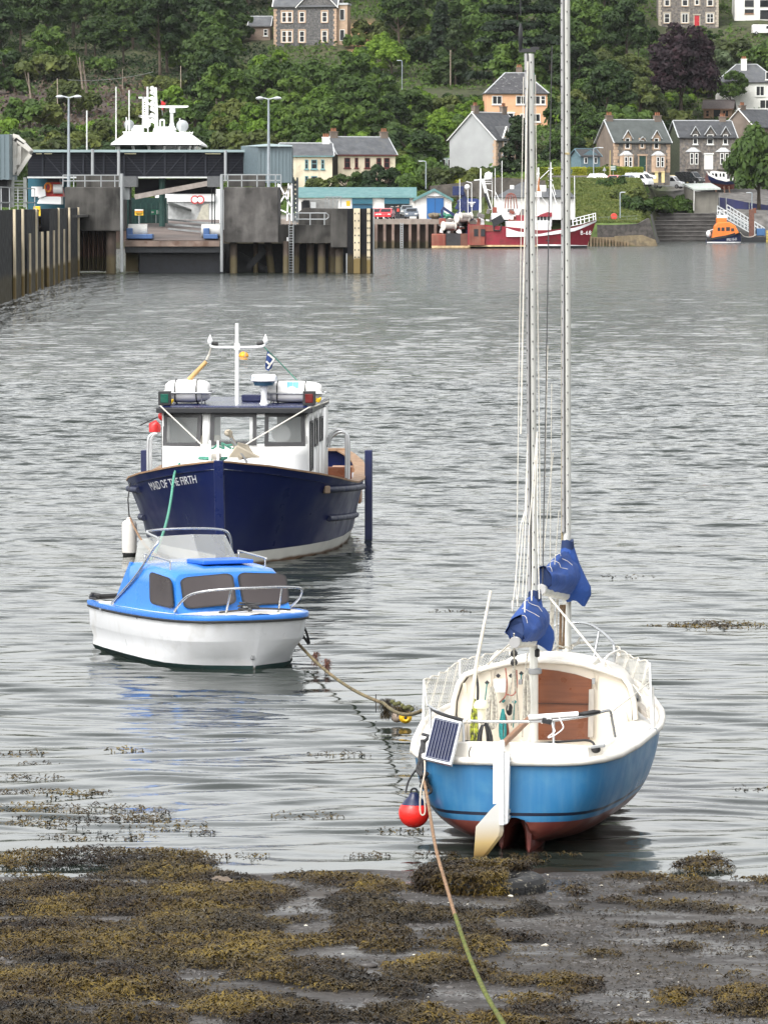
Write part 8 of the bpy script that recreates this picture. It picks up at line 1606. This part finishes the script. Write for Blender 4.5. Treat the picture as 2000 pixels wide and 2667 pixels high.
def plant(kind, x, y, s, label, group=None, name=None, cat=None, rz=None, sz=1.0):
 cm, tm, rx, h = KINDS[kind]; bush = kind.startswith('bush'); nm = name or ('shrub' if bush else {'cedar':'cedar_tree','fir':'fir_tree','cypress':'cypress_tree','purple':'copper_beech'}.get(kind, 'broadleaf_tree'))
 t = thing(nm, label, cat or ('shrub' if bush else 'tree'), (x, y, land_xy(x, y) - .15), random.uniform(0, 6.28) if rz is None else rz, group); t.scale = (s, s, s*sz)
 for pn, me in (('crown', cm), ('stem' if bush else 'trunk', tm)): o = bpy.data.objects.new(pn, me); C.objects.link(o); o.parent = t
 return t
# where the view must stay open: photo rectangles and the distance of what stands there
KEEP = [(640,895,0,125,950),(1262,1425,205,335,843),(1135,1378,330,452,745),(755,1035,385,495,712),(1560,1750,338,452,742),(1738,1905,330,442,800),(1850,2010,182,292,890),(1826,1906,250,316,880),(1695,1880,0,72,975),(1908,2010,0,58,985),(1925,2010,312,366,800),(1490,1562,398,442,722),(1060,1270,184,236,880),(1140,1236,385,448,762),(1555,1910,440,560,745),(1960,2000,80,96,960)]
TAKEN = []
def clear(x, y, rx, h, pad=6):
 px, yb = proj((x, y, land_xy(x, y))); yt = proj((x, y, land_xy(x, y) + h))[1]; w = rx*.9/y*FOC
 for a, b_, c, d, D in KEEP:
  if px + w > a + pad and px - w < b_ - pad and yt < d - pad and yb > c and y < D + 1: return False
  if px + w*.5 > a and px - w*.5 < b_ and abs(y - D - 5) < 9: return False
 return True
def spot(kind, px, py_base, py_top, label, **k):     # one particular tree, sized from the photo
 p = k.pop('at', None) or hill(px, py_base); cm, tm, rx, h = KINDS[kind]; s = (py_base - py_top)/FOC*p.y/h; w = k.pop('w', None); t = plant(kind, p.x, p.y, s, label, **k); TAKEN.append((p.x, p.y, rx*s))
 if w: sx = w/FOC*p.y/2/rx; t.scale = (sx, sx, s)
 return t
spot('purple', 1772, 330, 68, 'huge dark purple copper beech above the timber cabin', w=170); spot('cedar', 1345, 262, -60, 'towering dark layered cedar behind the sailing boat masts', w=230); spot('fir', 1345, 488, 328, 'dark pointed conifer in front of the stone gabled house', w=105, at=W(1345,488,712)); spot('mid_a', 1545, 400, 292, 'rounded green tree above the slate-blue shed', w=96)
spot('silver', 1860, 235, 120, 'grey-green rounded tree right of the copper beech', w=100); spot('cypress', 1848, 142, 82, 'left one of two dark cypresses below the stone house with a red door', w=28); spot('cypress', 1873, 142, 80, 'right one of two dark cypresses below the stone house with a red door', w=30); spot('gold', 1800, 118, 68, '', w=80) if False else None
spot('bright_a', 945, 432, 322, 'bright yellow-green maple behind the cream house with the red door', w=130, at=W(945,432,745)); spot('mid_c', 1972, 585, 330, 'large dark leafy tree at the right edge above the blue fence', w=175, at=W(1975,545,752)).location.z -= 2.6; spot('bush_e', 1615, 110, 75, 'golden shrub on the slope beside the tall mast', name='shrub'); spot('bright_b', 1812, 120, 72, 'yellow-green tree just below the stone house with a red door', w=90)
spot('dark_b', 1300, 110, -60, 'dark tall tree at the top, left of the masts', w=130); spot('olive_a', 1485, 330, 235, 'olive tree just right of the tall mast, level with the peach house', w=90); spot('mid_a', 905, 335, 215, 'broad green tree in the middle of the slope over the white ferry pier', w=150) if False else None
spot('bush_c', 1693, 400, 370, 'rusty brown shrub behind the chimneys of the bay-windowed house', name='shrub');
# tiers of woodland
rgt = random.Random(42); n_t = 0
def region(px): return ('in the wood at the left above the ferry' if px < 620 else 'on the slope between the stone villa and the lane' if px < 1130 else 'around the peach house' if px < 1480 else 'among the villas at the right')
LBL = {'dark': 'dark green broadleaf tree', 'mid': 'mid green broadleaf tree', 'brig': 'bright green broadleaf tree', 'oliv': 'olive green broadleaf tree', 'fir': 'dark fir tree', 'ceda': 'layered dark conifer'}
D_ = 690.0
while D_ < 1075:
 px = -190.0 + rgt.uniform(0, 60)
 while px < 2200:
  step = (7.4 if (px < 640 and D_ > 880) else 9.6)/D_*FOC; x0 = px + rgt.uniform(-.3, .3)*step; y = D_ + rgt.uniform(-8, 8); x = (x0 - 1000)/FOC*y; px += step
  u = rgt.random()
  if x0 < 640: kinds = ('dark_a','dark_b','dark_a','dark_b','mid_a') if D_ > 820 else ('mid_b','bright_b','olive_a','mid_c','bright_b')
  elif x0 < 1130: kinds = ('mid_a','mid_b','dark_a','bright_a','mid_c','bright_b','olive_a') if D_ < 930 else ('mid_a','dark_b','dark_a','mid_c','bright_a')
  elif x0 < 1480: kinds = ('bright_b','mid_b','olive_a','bright_a','mid_a') if D_ < 860 else ('dark_a','cedar','dark_b','mid_a','fir')
  else: kinds = ('mid_b','mid_a','olive_a','bright_b','dark_a') if D_ < 900 else ('dark_a','mid_a','mid_c','mid_b')
  k = rgt.choice(kinds); s = rgt.uniform(.78, 1.15)
  py0 = proj((x, y, land_xy(x, y)))[1]
  if x0 < 460 and y < 905:                     # clearing and low scrub above the ferry
   continue
  if x0 < 720 and y < 770: s *= .6
  if y < 735 and (x0 > 1040): continue
  if x0 > 1490 and y < 800: s *= .62
  if 1030 < x0 < 1480 and y < 850: s *= .68
  if 880 < x0 < 1010 and 925 < y < 985: continue
  if x0 > 1650 and y < 835: continue
  if any((x-a)**2 + (y-b_)**2 < (r*.9 + 2.0)**2 for a, b_, r in TAKEN): continue
  rx, h = KINDS[k][2]*s, KINDS[k][3]*s
  if not clear(x, y, rx, h):
   s *= .5; rx, h = rx*.5, h*.5
   if not clear(x, y, rx, h): continue
  TAKEN.append((x, y, rx*.45)); n_t += 1; tl = LBL[k[:4].rstrip('_')] + ' ' + region(x0); plant(k, x, y, s, tl, tl.replace('tree', 'trees'), sz=rgt.uniform(.88, 1.15))
 D_ += 19.0
# shrubs: scattered over the slope, and named ones along the shore
n_b = 0
for i in range(1400):
 x0 = rgt.uniform(-120, 2120); y = rgt.uniform(690, 960); x = (x0 - 1000)/FOC*y
 if y < 735 and x0 > 1040: continue
 if x0 > 1650 and y < 835: continue
 if x0 < 460 and 805 < y < 900 and rgt.random() < .62: continue
 k = rgt.choice(('bush_a','bush_b','bush_c','bush_d','bush_a') if x0 > 460 else ('bush_a','bush_d','bush_c','bush_b')); s = rgt.uniform(1.1, 2.5)
 rx, h = KINDS[k][2]*s, KINDS[k][3]*s
 if not clear(x, y, rx, h, 3) or any((x-a)**2 + (y-b_)**2 < (r*.8 + 1.0)**2 for a, b_, r in TAKEN): continue
 n_b += 1; tl = {'bush_a':'green shrub','bush_b':'bright green shrub','bush_c':'olive shrub','bush_d':'dark green shrub'}[k] + ' ' + region(x0); plant(k, x, y, s, tl, tl.replace('shrub', 'shrubs'))
 if n_b > 250: break
for px, py, D, k, s, lab in ((1660,545,688,'bush_d',1.5,'leftmost shrub on the bank under the parked vans'),(1700,545,690,'bush_a',1.6,'green shrub on the bank below the small white van'),(1740,545,692,'bush_d',1.7,'rounded shrub on the bank below the white panel van'),(1775,548,694,'bush_a',1.4,'green shrub on the bank beside the pump house'),(1632,520,682,'bush_c',1.2,'olive shrub where the grass bank meets the hedge'),(1590,500,688,'bush_a',1.0,'small green shrub high on the grass bank'),(1622,452,728,'bush_a',.9,'shrub before the bay-windowed house, left of its door'),(1748,452,738,'bush_c',.9,'olive shrub by the right bay window of the grey stone house'),(1765,458,770,'bush_d',1.3,'rounded shrub between the two stone houses'),(1660,600,652,'bush_c',.6,'grassy tuft on top of the sea wall'),
  (1070,492,690,'bush_a',1.1,'green shrub by the curved street lamp'),(1005,494,698,'bush_d',1.2,'dark shrub at the right foot of the red-doored cream house'),(905,496,700,'bush_d',.9,'dark shrub before the red-doored cream house'),(838,496,700,'bush_c',.8,'scraggy shrub between the two cream houses'),(1150,478,690,'bush_c',1.0,'olive shrub on the terrace left of the grey rendered house'),(1190,480,690,'bush_e',1.2,'yellow shrub on the terrace below the sunroom'),(1225,478,690,'bush_c',1.0,'heathery shrub below the grey extension'),(1255,470,694,'bush_a',.9,'green shrub at the corner of the grey gable'),(1160,452,730,'bush_e',.9,'yellow broom bush before the sunroom'),(1290,472,690,'bush_e',.7,'small yellow shrub by the radome'),(1120,470,700,'bush_a',1.2,'green shrub right of the street lamp post'),(1085,455,715,'bush_b',1.5,'bright shrub behind the street lamp on the terrace')):
 p = W(px, py, D) if px < 1600 else hill(px, py, 655); t = plant('bush_a' if k == 'bush_d' and px > 1600 else k, p.x, p.y, s*(1.35 if px < 1600 else .95), lab); t.location.z = p.z - .9*s
hg = MB(); rg = np.random.default_rng(77)
for j, (a, b_) in enumerate(((1395,1438),(1442,1485),(1490,1526),(1530,1562),(1566,1605),(1608,1640),(1644,1672))):
 A, B = W(a, 464, 709), W(b_, 464, 709); n = 1600; P = np.empty((n, 3)); P[:, 0] = rg.uniform(A.x, B.x, n); P[:, 1] = 709 + rg.uniform(-.6, .6, n); P[:, 2] = A.z + rg.uniform(0, 1.45, n); f = rg.random(n); P[f < .6, 1] = 709 - .6; P[f > .75, 2] = A.z + 1.45; P += rg.normal(size=(n, 3))*.07
 Nn = rg.normal(size=(n, 3))*.6 + np.array([0, -.8, .5]); Nn /= np.linalg.norm(Nn, axis=1)[:, None]; V, F = leaf_quads(P, Nn, np.full(n, .16), rg); o = bpy.data.objects.new('clipped_hedge', quad_mesh('clipped_hedge', V, F, LEAF['gold'])); C.objects.link(o)
 tag(o, ('clipped yellow-green hedge block at the left end, behind the crimson boat mast','clipped yellow-green hedge block between the two tall masts','clipped yellow-green hedge block left of the slate-blue shed','clipped yellow-green hedge block below the slate-blue shed','clipped yellow-green hedge block by the triangular road sign','clipped yellow-green hedge block beneath the brown gable','clipped yellow-green hedge block beside the gate wall')[j], 'hedge', 'clipped yellow-green hedge')
# undergrowth over the slope and rough grass on the bank: uncountable
n = 190000; rg = np.random.default_rng(5); Yg = rg.uniform(655, 1070, n)**1.0; PXg = rg.uniform(-450, 2500, n); nz = vnoise((PXg-1000)/FOC*Yg/5 + 40, Yg/5, 31, 3)
okm = ~((PXg > 1225) & (Yg < 700)) & ~((PXg > 1380) & (Yg < 730)) & ~((PXg > 1690) & (Yg < 800)) & ~((PXg < 1250) & (Yg < 664)) & ~((PXg < 460) & (Yg > 810) & (Yg < 895) & (nz < .52)) & ~((PXg > 880) & (PXg < 1000) & (Yg > 925) & (Yg < 980))
for a, b_, c, d, D in KEEP[:13]: okm &= ~((PXg > a - 4) & (PXg < b_ + 4) & (Yg > D - 1.5) & (Yg < D + 12))
Yg, PXg, nz = Yg[okm], PXg[okm], nz[okm]; Xg = (PXg-1000)/FOC*Yg; Zg = land(PXg, Yg) + (vnoise(Xg/11, Yg/11, 8, 4) - .5)*np.clip((Yg - 655)/60, 0, 1)*1.6 + rg.random(len(Yg))*2.2*np.clip(nz - .25, 0, 1)
P = np.stack([Xg, Yg, Zg], 1); Nn = rg.normal(size=P.shape)*.6 + np.array([0, -.35, .8]); Nn /= np.linalg.norm(Nn, axis=1)[:, None]; V, F = leaf_quads(P, Nn, rg.uniform(.2, .5, len(P)), rg)
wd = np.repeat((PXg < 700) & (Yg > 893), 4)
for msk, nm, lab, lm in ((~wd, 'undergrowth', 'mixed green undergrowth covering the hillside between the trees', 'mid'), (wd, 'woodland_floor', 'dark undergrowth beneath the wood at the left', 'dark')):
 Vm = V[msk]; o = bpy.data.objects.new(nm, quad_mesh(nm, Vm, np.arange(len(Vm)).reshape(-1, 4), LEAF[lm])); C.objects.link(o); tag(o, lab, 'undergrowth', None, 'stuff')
n = 42000; Yg = rg.uniform(652, 700, n); PXg = rg.uniform(1262, 1690, n); Xg = (PXg-1000)/FOC*Yg; Zg = land(PXg, Yg); P = np.stack([Xg, Yg, Zg + rg.uniform(0, .35, n)], 1); Nn = rg.normal(size=P.shape)*.5 + np.array([0, -.9, .25]); Nn /= np.linalg.norm(Nn, axis=1)[:, None]
V, F = leaf_quads(P, Nn, rg.uniform(.10, .24, n), rg); grass_m = leaf_mat('rough grass', (.05,.075,.018), (.10,.13,.03), (.15,.17,.045)); o = bpy.data.objects.new('bank_grass', quad_mesh('bank_grass', V, F, grass_m)); C.objects.link(o); tag(o, 'long rough grass on the bank behind the crimson fishing boat', 'grass', None, 'stuff')
n = 3000; Yg = rg.uniform(812, 905, n); PXg = rg.uniform(-150, 450, n); Xg = (PXg-1000)/FOC*Yg; P = np.stack([Xg, Yg, land(PXg, Yg) + rg.uniform(0, .9, n)], 1); Nn = rg.normal(size=P.shape) + np.array([0, -.8, .2]); Nn /= np.linalg.norm(Nn, axis=1)[:, None]; V, F = leaf_quads(P, Nn, rg.uniform(.1, .5, n), rg)
o = bpy.data.objects.new('brushwood', quad_mesh('brushwood', V, F, mat('dead brushwood', (.085,.058,.042), .95, var=.5, scale=.8))); C.objects.link(o); tag(o, 'dead brown brushwood on the cleared slope at the left', 'brushwood', None, 'stuff')
for px, py, py1, lab in ((85,300,190,'bare leaning trunk at the far left of the clearing'),(455*.48,262,150,'pale bare trunk left of the thin poles'),(228,260,160,'slender pale trunk standing at the dark wood edge')):
 p = hill(px, py); H = (py - py1)/FOC*p.y; q = MB().tube(smoothpath([(0,0,-.5),(-.2,0,H*.35),(-.5,.1,H*.7),(-.7,0,H)], 4), [.30 - .016*i for i in range(13)], 7).tube(smoothpath([(-.4,0,H*.6),(-.9,.2,H*.8),(-1.3,.1,H*1.05)], 4), [.12 - .01*i for i in range(9)], 5); t = thing('bare_tree', lab, 'tree', p); q.build('trunk', BARK_L, t, smooth=60)
print('trees', n_t, 'shrubs', n_b)
# ================================================================ seaweed, stones, tyre, floats
def blades(P, L, Wd, rg, lift=(.0, .9)):             # forked, curling weed blades
 n = len(P); az = rg.random(n)*6.283; el = rg.uniform(lift[0], lift[1], n)*rg.random(n)**.5; d = np.stack([np.cos(az)*np.cos(el), np.sin(az)*np.cos(el), np.sin(el)], 1); side = np.stack([-np.sin(az), np.cos(az), rg.uniform(-.7, .7, n)], 1); side /= np.linalg.norm(side, axis=1)[:, None]
 l, w = L[:, None], Wd[:, None]; droop = np.zeros((n, 3)); droop[:, 2] = -1; m = P + d*l*.5 + np.array([0, 0, .004]); tip = P + d*l + droop*l*rg.uniform(.1, .5, n)[:, None]
 a0, a1 = P - side*w*.35, P + side*w*.35; b0, b1 = m - side*w*.55, m + side*w*.55; c0 = tip - side*w*1.15; c1 = tip + side*w*1.15; k = m + d*l*.12
 V = np.stack([a0, a1, b1, b0, k, c0, c1], 1).reshape(-1, 3); i = np.arange(n)[:, None]*7
 F = np.concatenate([i + np.array([[0, 1, 2, 3]]), i + np.array([[3, 4, 5, 3]])*1, ], 0); tri = np.concatenate([i + np.array([[3, 4, 5]]), i + np.array([[4, 2, 6]])], 0); return V, i + np.array([[0, 1, 2, 3]]), tri
def weed_object(name, label, P, L, Wd, m, rg, kind='stuff', lift=(.0, .9), cat='seaweed', parent=None):
 V, Q, T = blades(P, L, Wd, rg, lift); me = bpy.data.meshes.new(name); me.vertices.add(len(V)); me.vertices.foreach_set('co', V.astype(np.float32).ravel()); idx = np.concatenate([Q.ravel(), T.ravel()]).astype(np.int32); me.loops.add(len(idx)); me.loops.foreach_set('vertex_index', idx)
 st = np.concatenate([np.arange(len(Q))*4, len(Q)*4 + np.arange(len(T))*3]).astype(np.int32); tt = np.concatenate([np.full(len(Q), 4), np.full(len(T), 3)]).astype(np.int32); me.polygons.add(len(st)); me.polygons.foreach_set('loop_start', st); me.polygons.foreach_set('loop_total', tt); me.update(); me.validate(); me.materials.append(m)
 o = bpy.data.objects.new(name, me); C.objects.link(o)
 if parent is not None: o.parent = parent; return o
 return tag(o, label, cat, None, kind)
PATCH = [(180,2250,300,26,1),(420,2268,170,26,1),(520,2290,140,16,.8),(330,2350,430,50,1.1),(660,2335,150,28,1.0),(90,2330,180,40,.9),(150,2450,260,66,1.1),(470,2430,300,58,1),(620,2490,170,58,1.0),(200,2570,280,66,1.0),(40,2640,170,60,1),(760,2530,210,42,1),(860,2560,120,30,.8),(930,2352,130,30,.9),(960,2425,130,40,.9),(1045,2385,160,28,.8),(1130,2535,170,34,1),(1260,2482,90,24,.8),(1010,2470,90,20,.7),(1500,2582,100,20,.8),(1960,2612,110,46,.9),(1765,2612,60,16,.8),(340,2660,120,26,.9),(720,2645,200,32,.9),(1060,2648,140,30,.8),(1380,2370,50,12,.7),(1830,2268,85,13,1.2),(1060,2590,90,20,.7),(1500,2330,40,9,.6),(1700,2325,30,8,.6),(1610,2350,60,8,.5),(1780,2470,70,14,.5),(640,2300,60,12,.7),(570,2610,130,26,.7),(400,2500,120,26,.7),(1330,2650,70,14,.5),(1690,2400,60,8,.5),(1850,2430,100,14,.45),(1240,2420,70,16,.6),(900,2300,120,16,.7)]
def cover(px, py):
 c = np.zeros_like(px)
 for a, b_, rx, ry, k in PATCH: c = np.maximum(c, k*(1 - ((px-a)/rx)**2 - ((py-b_)/ry)**2))
 return c
def shore_points(n, rg, px0=-250, px1=2250, y0=29.5, y1=43.4):
 Y = rg.uniform(y0, y1, n); PX = rg.uniform(px0, px1, n); X = (PX-1000)/FOC*Y; Z = shore_h(X, Y); v = Y*_cp - (Z-EYE)*_sp; u = Y*_sp + (Z-EYE)*_cp; return X, Y, Z, PX, 1333.5 - FOC*u/v
rg = np.random.default_rng(3)
X, Y, Z, PX, PY = shore_points(420000, rg); c = cover(PX, PY) + (vnoise(X/.55, Y/.55, 51, 4) - .5)*1.5; lefty = np.clip((900 - PX)/900, 0, 1)
c += (vnoise(X/.5 + 30, Y/.9, 55, 3) - .5)*.9; keep = c > .22 - .24*lefty; keep &= rg.random(len(X)) < np.clip((c + .1)*1.4, .12, 1)*.62; X, Y, Z, c = X[keep], Y[keep], Z[keep], c[keep]
mound = np.clip(c, 0, 1.0)*.085*(.35 + vnoise(X/.22, Y/.22, 52, 3)*1.1); P = np.stack([X, Y, np.maximum(Z, .0) + .004 + mound*rg.uniform(.35, 1.05, len(X))], 1); dk = vnoise(X/1.1 + 7, Y/1.1, 53, 3) + rg.normal(size=len(X))*.07 < .44
for msk, nm, lab, m_ in ((~dk, 'seaweed', 'golden brown bladder wrack heaped over the muddy foreshore', WEED), (dk, 'dark_seaweed', 'blackish brown wrack lying among the golden weed on the foreshore', WEED_DARK)):
 Pm = P[msk]; n = len(Pm); weed_object(nm, lab, Pm, rg.uniform(.035, .085, n), rg.uniform(.008, .017, n), m_, rg)
print('weed', len(P))
# loose scraps on the open mud and afloat in the shallows
X, Y, Z, PX, PY = shore_points(26000, rg, y1=41.6); k = (vnoise(X/.8 + 3, Y/.5, 61, 4) > .47) & (rg.random(len(X)) < .75); X, Y, Z = X[k], Y[k], Z[k]; P = np.stack([X, Y, np.maximum(Z, 0) + .006], 1); n = len(P); weed_object('weed_scraps', 'thin scatter of dark weed scraps over the wet mud', P, rg.uniform(.02, .06, n), rg.uniform(.006, .013, n), WEED_DARK, rg, lift=(0, .5))
FL = [(120,2062,170,11,.9),(60,2100,90,14,.5),(230,2112,230,22,.55),(370,2128,80,8,1),(150,2140,140,10,.8),(260,2176,160,9,.45),(420,2145,120,16,.35),(520,2165,40,6,.5),(1870,1625,130,11,1.1),(1790,1628,120,4,.5),(1030,2160,90,8,.4),(960,2225,60,8,.6),(640,2225,70,7,.3),(1180,1590,70,3,.5),(320,1950,60,6,.5),(60,1960,60,9,.5),(120,1985,70,5,.4),(1960,2050,60,8,.3),(1640,1500,80,4,.4),(800,2120,100,12,.25),(90,2020,90,8,.4),(880,1960,90,8,.3),(1500,1990,60,4,.2)]
pts = []
for a, b_, rx, ry, kk in FL:
 for _ in range(int(rx*ry*.14*kk) + 10):
  r = math.sqrt(rg.random()); th = rg.random()*6.283; p = G(a + rx*r*math.cos(th), b_ + ry*r*math.sin(th), .02); pts.append((p.x, p.y, .005))
P = np.array(pts); P = P[shore_h(P[:, 0], P[:, 1]) < .01]; n = len(P); sc_ = np.clip(P[:, 1]/46, .9, 1.5); weed_object('floating_weed', 'scraps and rafts of wrack floating in the shallows', P, rg.uniform(.035, .085, n)*sc_, rg.uniform(.009, .017, n)*sc_, WEED, rg, lift=(0, .75))
# shingle and shell
def stones(name, label, n, s0, s1, m, seed, cond, cat):
 rg = np.random.default_rng(seed); X, Y, Z, PX, PY = shore_points(n, rg, y1=42.2); k = cond(X, Y, PX, PY, rg); X, Y, Z = X[k], Y[k], Z[k]; q = MB(); r2 = random.Random(seed)
 for x, y, z in zip(X, Y, Z):
  s = r2.uniform(s0, s1)*(1 + 1.2*(r2.random() < .06)); a = r2.random()*6.28; sx, sy, sz = s*r2.uniform(.8, 1.5), s*r2.uniform(.7, 1.1), s*r2.uniform(.35, .7); ca, sa = math.cos(a), math.sin(a); V = []
  for u, v, w in ((-1,0,0),(1,0,0),(0,-1,0),(0,1,0),(.2,.1,.9),(-.5,-.6,.5),(.6,.6,.45)): u *= sx*r2.uniform(.8, 1.2); v *= sy*r2.uniform(.8, 1.2); V.append((x + u*ca - v*sa, y + u*sa + v*ca, max(z, 0) + w*sz))
  q.add(V, [(0,2,5),(2,1,4),(2,4,5),(1,6,4),(1,3,6),(3,0,4),(3,4,6),(0,5,4)])
 o = q.build(name, m, None, fix=False); return tag(o, label, cat, None, 'stuff')
peb = mat('dark wet shingle', (.040,.037,.036), .4, var=.5, scale=9, hue=(.085,.078,.074))
stones('shingle', 'dark wet shingle scattered over the mud', 26000, .007, .018, peb, 71, lambda X, Y, PX, PY, rg: (vnoise(X/.9, Y/.6, 62, 4) + rg.normal(size=len(X))*.06 > .45), 'shingle')
stones('shell_scatter', 'small pale shells and pebbles dotted over the mud', 150, .007, .017, mat('pale shell', (.62,.58,.48), .6, var=.2, scale=20), 72, lambda X, Y, PX, PY, rg: rg.random(len(X)) < .9, 'shells')
def rock(label, px, py, s, m):
 c = G(px, py, .3 if py > 2400 else .05); c.z = shore_h(np.array(c.x), np.array(c.y)); q = MB().ball((0,0,.02), (s*1.5, s*.8, s*.55), 10, 7); r = random.Random(px); q.v = [tuple(Vector(v)*r.uniform(.82, 1.12)) for v in q.v]; tag(q.build('beach_stone', m, None, smooth=35, loc=c), label, 'stone')
rock('flat grey-brown stone lying in weed near the left waterline', 575, 2303, .085, mat('brown stone', (.13,.10,.075), .7, var=.3, scale=6)); rock('dark flat stone in the weed at left centre', 236, 2508, .08, peb); rock('grey rounded stone at the bottom left', 225, 2645, .06, mat('grey stone', (.11,.11,.11), .6, var=.3, scale=6)); rock('black stone by itself on the open mud right of the rope', 1396, 2468, .028, peb); rock('dark stone at the right of the rope near the bottom', 960, 2595, .05, peb)
# old tyre under the rudder, half buried in weed
tc_ = W(1258, 2330, 40.3); tz = float(shore_h(np.array(tc_.x), np.array(tc_.y))) - .11
ty = thing('old_tyre', 'old lorry tyre lying in the mud under the sailing boat rudder, heaped with weed', 'tyre', (tc_.x, tc_.y, tz))
prof = [(.30,.03),(.33,.0),(.44,.0),(.50,.03),(.525,.08),(.525,.18),(.50,.235),(.44,.26),(.34,.25),(.30,.22)]
q = MB(); n_ = 44; q.loft([[Vector((r*math.cos(a), r*math.sin(a), z)) for r, z in prof] for a in (2*math.pi*i/n_ for i in range(n_))] + [[Vector((r, 0, z)) for r, z in prof]], cap0=False, cap1=False); tb = q.build('tyre_carcass', mat('barnacled tyre', (.014,.014,.015), .65, var=.3, scale=6, dirt=((.62,.57,.45), .16, 24)), ty, smooth=40)
q = MB()
for z in (.07,.10,.13,.16,.19):
 for i in range(54):
  a = 2*math.pi*(i + .5*(z*100 % 2 > 1))/54; q.obox((.527*math.cos(a), .527*math.sin(a), z), (.012, .045, .018), (0, 0, a))
q.build('tread_block', MATS['barnacled tyre'], tb)
rg = np.random.default_rng(8); n = 11000; a = rg.uniform(-2.9, 3.35, n); kx = rg.random(n); r = np.where(kx < .5, .535 + rg.random(n)*.05, rg.uniform(.1, .54, n)); z = np.where(kx < .5, rg.uniform(0, .27, n), .27 + rg.random(n)*.055); x, y = r*np.cos(a), r*np.sin(a); k = ((x < .18 - .25*(y > 0)) | ((kx > .5) & (y > .15) & (x < .42))) & ~((kx >= .5) & (r < .28) & (y > .1)); P = np.stack([x, y, z], 1)[k]; n = len(P)
weed_object('weed_heap', None, P, rg.uniform(.035, .08, n), rg.uniform(.009, .017, n), WEED, rg, lift=(-.9, .6), parent=ty)['kind'] = 'stuff'
rg = np.random.default_rng(18); n = 2600; P = np.stack([rg.normal(0, .34, n) - .30, rg.normal(0, .14, n) - .55, np.abs(rg.normal(0, .05, n)) + .03], 1); weed_object('weed_heap', None, P, rg.uniform(.035, .08, n), rg.uniform(.009, .017, n), WEED, rg, parent=ty)['kind'] = 'stuff'
# floats and weed on the long rope
def float_buoy(label, px, py, D, r, m, axis_y=True):
 t = thing('net_float', label, 'float', W(px, py, D)); q = MB(); prof = [(r*.22,-r*.8),(r*.5,-r*.92),(r*.86,-r*.55),(r,0),(r*.86,r*.55),(r*.5,r*.92),(r*.22,r*.8)]; q.lathe(prof, (0,0,0), 18, axis='y' if axis_y else 'x'); b = q.build('float_body', m, t, smooth=60); MB().tube([(0,-r*.86,0),(0,r*.86,0)] if axis_y else [(-r*.86,0,0),(r*.86,0,0)], r*.24, 10).build('float_hole', black_plastic, t); MB().tube(smoothpath([(0,-r*.9,0),(.01,-r*.95,r*.8),(0,-.0,r*1.25),(0,r*.5,r*1.5)], 4), .008, 5).build('float_line', rope_dark, t); return t
float_buoy('bright yellow net float with a hole, hanging from the weedy rope', 1056, 1868, 54.0, .074, mat('float yellow', (.80,.46,.01), .4, var=.12, scale=8, dirt=((.25,.17,.05), .2, 14))); float_buoy('dirty pinkish-grey net float beside the yellow one', 1034, 1866, 54.2, .070, mat('grubby float', (.34,.27,.22), .7, var=.25, scale=8), False)
rg = np.random.default_rng(28)
def hang(label, px, py, D, w, h, n, m, name='hanging_weed'):
 p = W(px, py, D); u = rg.random(n); P = np.stack([p.x + rg.normal(0, w, n)*(1 - .5*u), p.y + rg.normal(0, w*.7, n), p.z - u*h], 1); weed_object(name, label, P, rg.uniform(.035, .08, n), rg.uniform(.006, .012, n), m, rg, kind='thing', lift=(-1.5, -.6))
hang('reddish weed tuft hanging from the rope, nearest the cabin boat', 823, 1696, 60.8, .018, .14, 130, mat('red brown weed', (.10,.035,.022), .7, var=.4, scale=20)); hang('second reddish weed tuft hanging from the rope', 852, 1714, 60.2, .022, .15, 150, mat('red brown weed', (.1,.035,.022))); hang('big dark weed clump hanging where the rope nears the floats', 1006, 1818, 54.2, .045, .20, 420, WEED_DARK); hang('mossy weed wrapped round the rope above the floats', 1048, 1836, 53.2, .085, .06, 320, WEED_DARK)
q = MB()
for i in range(7): q.ball(W(1022 + i*8.5, 1828 + i*3.2 + 3*math.sin(i*2.1), 53.6 - i*.3), (.030 + .008*math.sin(i*1.7), .03, .026), 8, 6)
tag(q.build('rope_knot', mat('mossy knot', (.085,.085,.03), .9, var=.4, scale=14), None, smooth=60), 'fat mossy knot in the rope above the floats', 'rope')
tag(MB().tube([W(979, 1808, 55.2), W(979, 1856, 55.2)], .006, 5).build('rope_strand', rope_dark, None), 'single dark strand hanging from the weedy rope into the water', 'rope')
# ================================================================ thin sea air
hz_m = bpy.data.materials.new('thin air'); hz_m.use_nodes = True; hz_n = hz_m.node_tree.nodes; hz_n.remove(hz_n['Principled BSDF'])
hz_v = hz_n.new('ShaderNodeVolumePrincipled'); hz_v.inputs['Color'].default_value = (.93, .96, 1, 1); hz_v.inputs['Density'].default_value = 0.00002; hz_m.node_tree.links.new(hz_v.outputs[0], hz_n['Material Output'].inputs['Volume'])
tag(MB().bx(-1500, 1500, -60, 1800, -8, 180).build('haze', hz_m), 'thin haze over the harbour', 'haze', None, 'stuff')
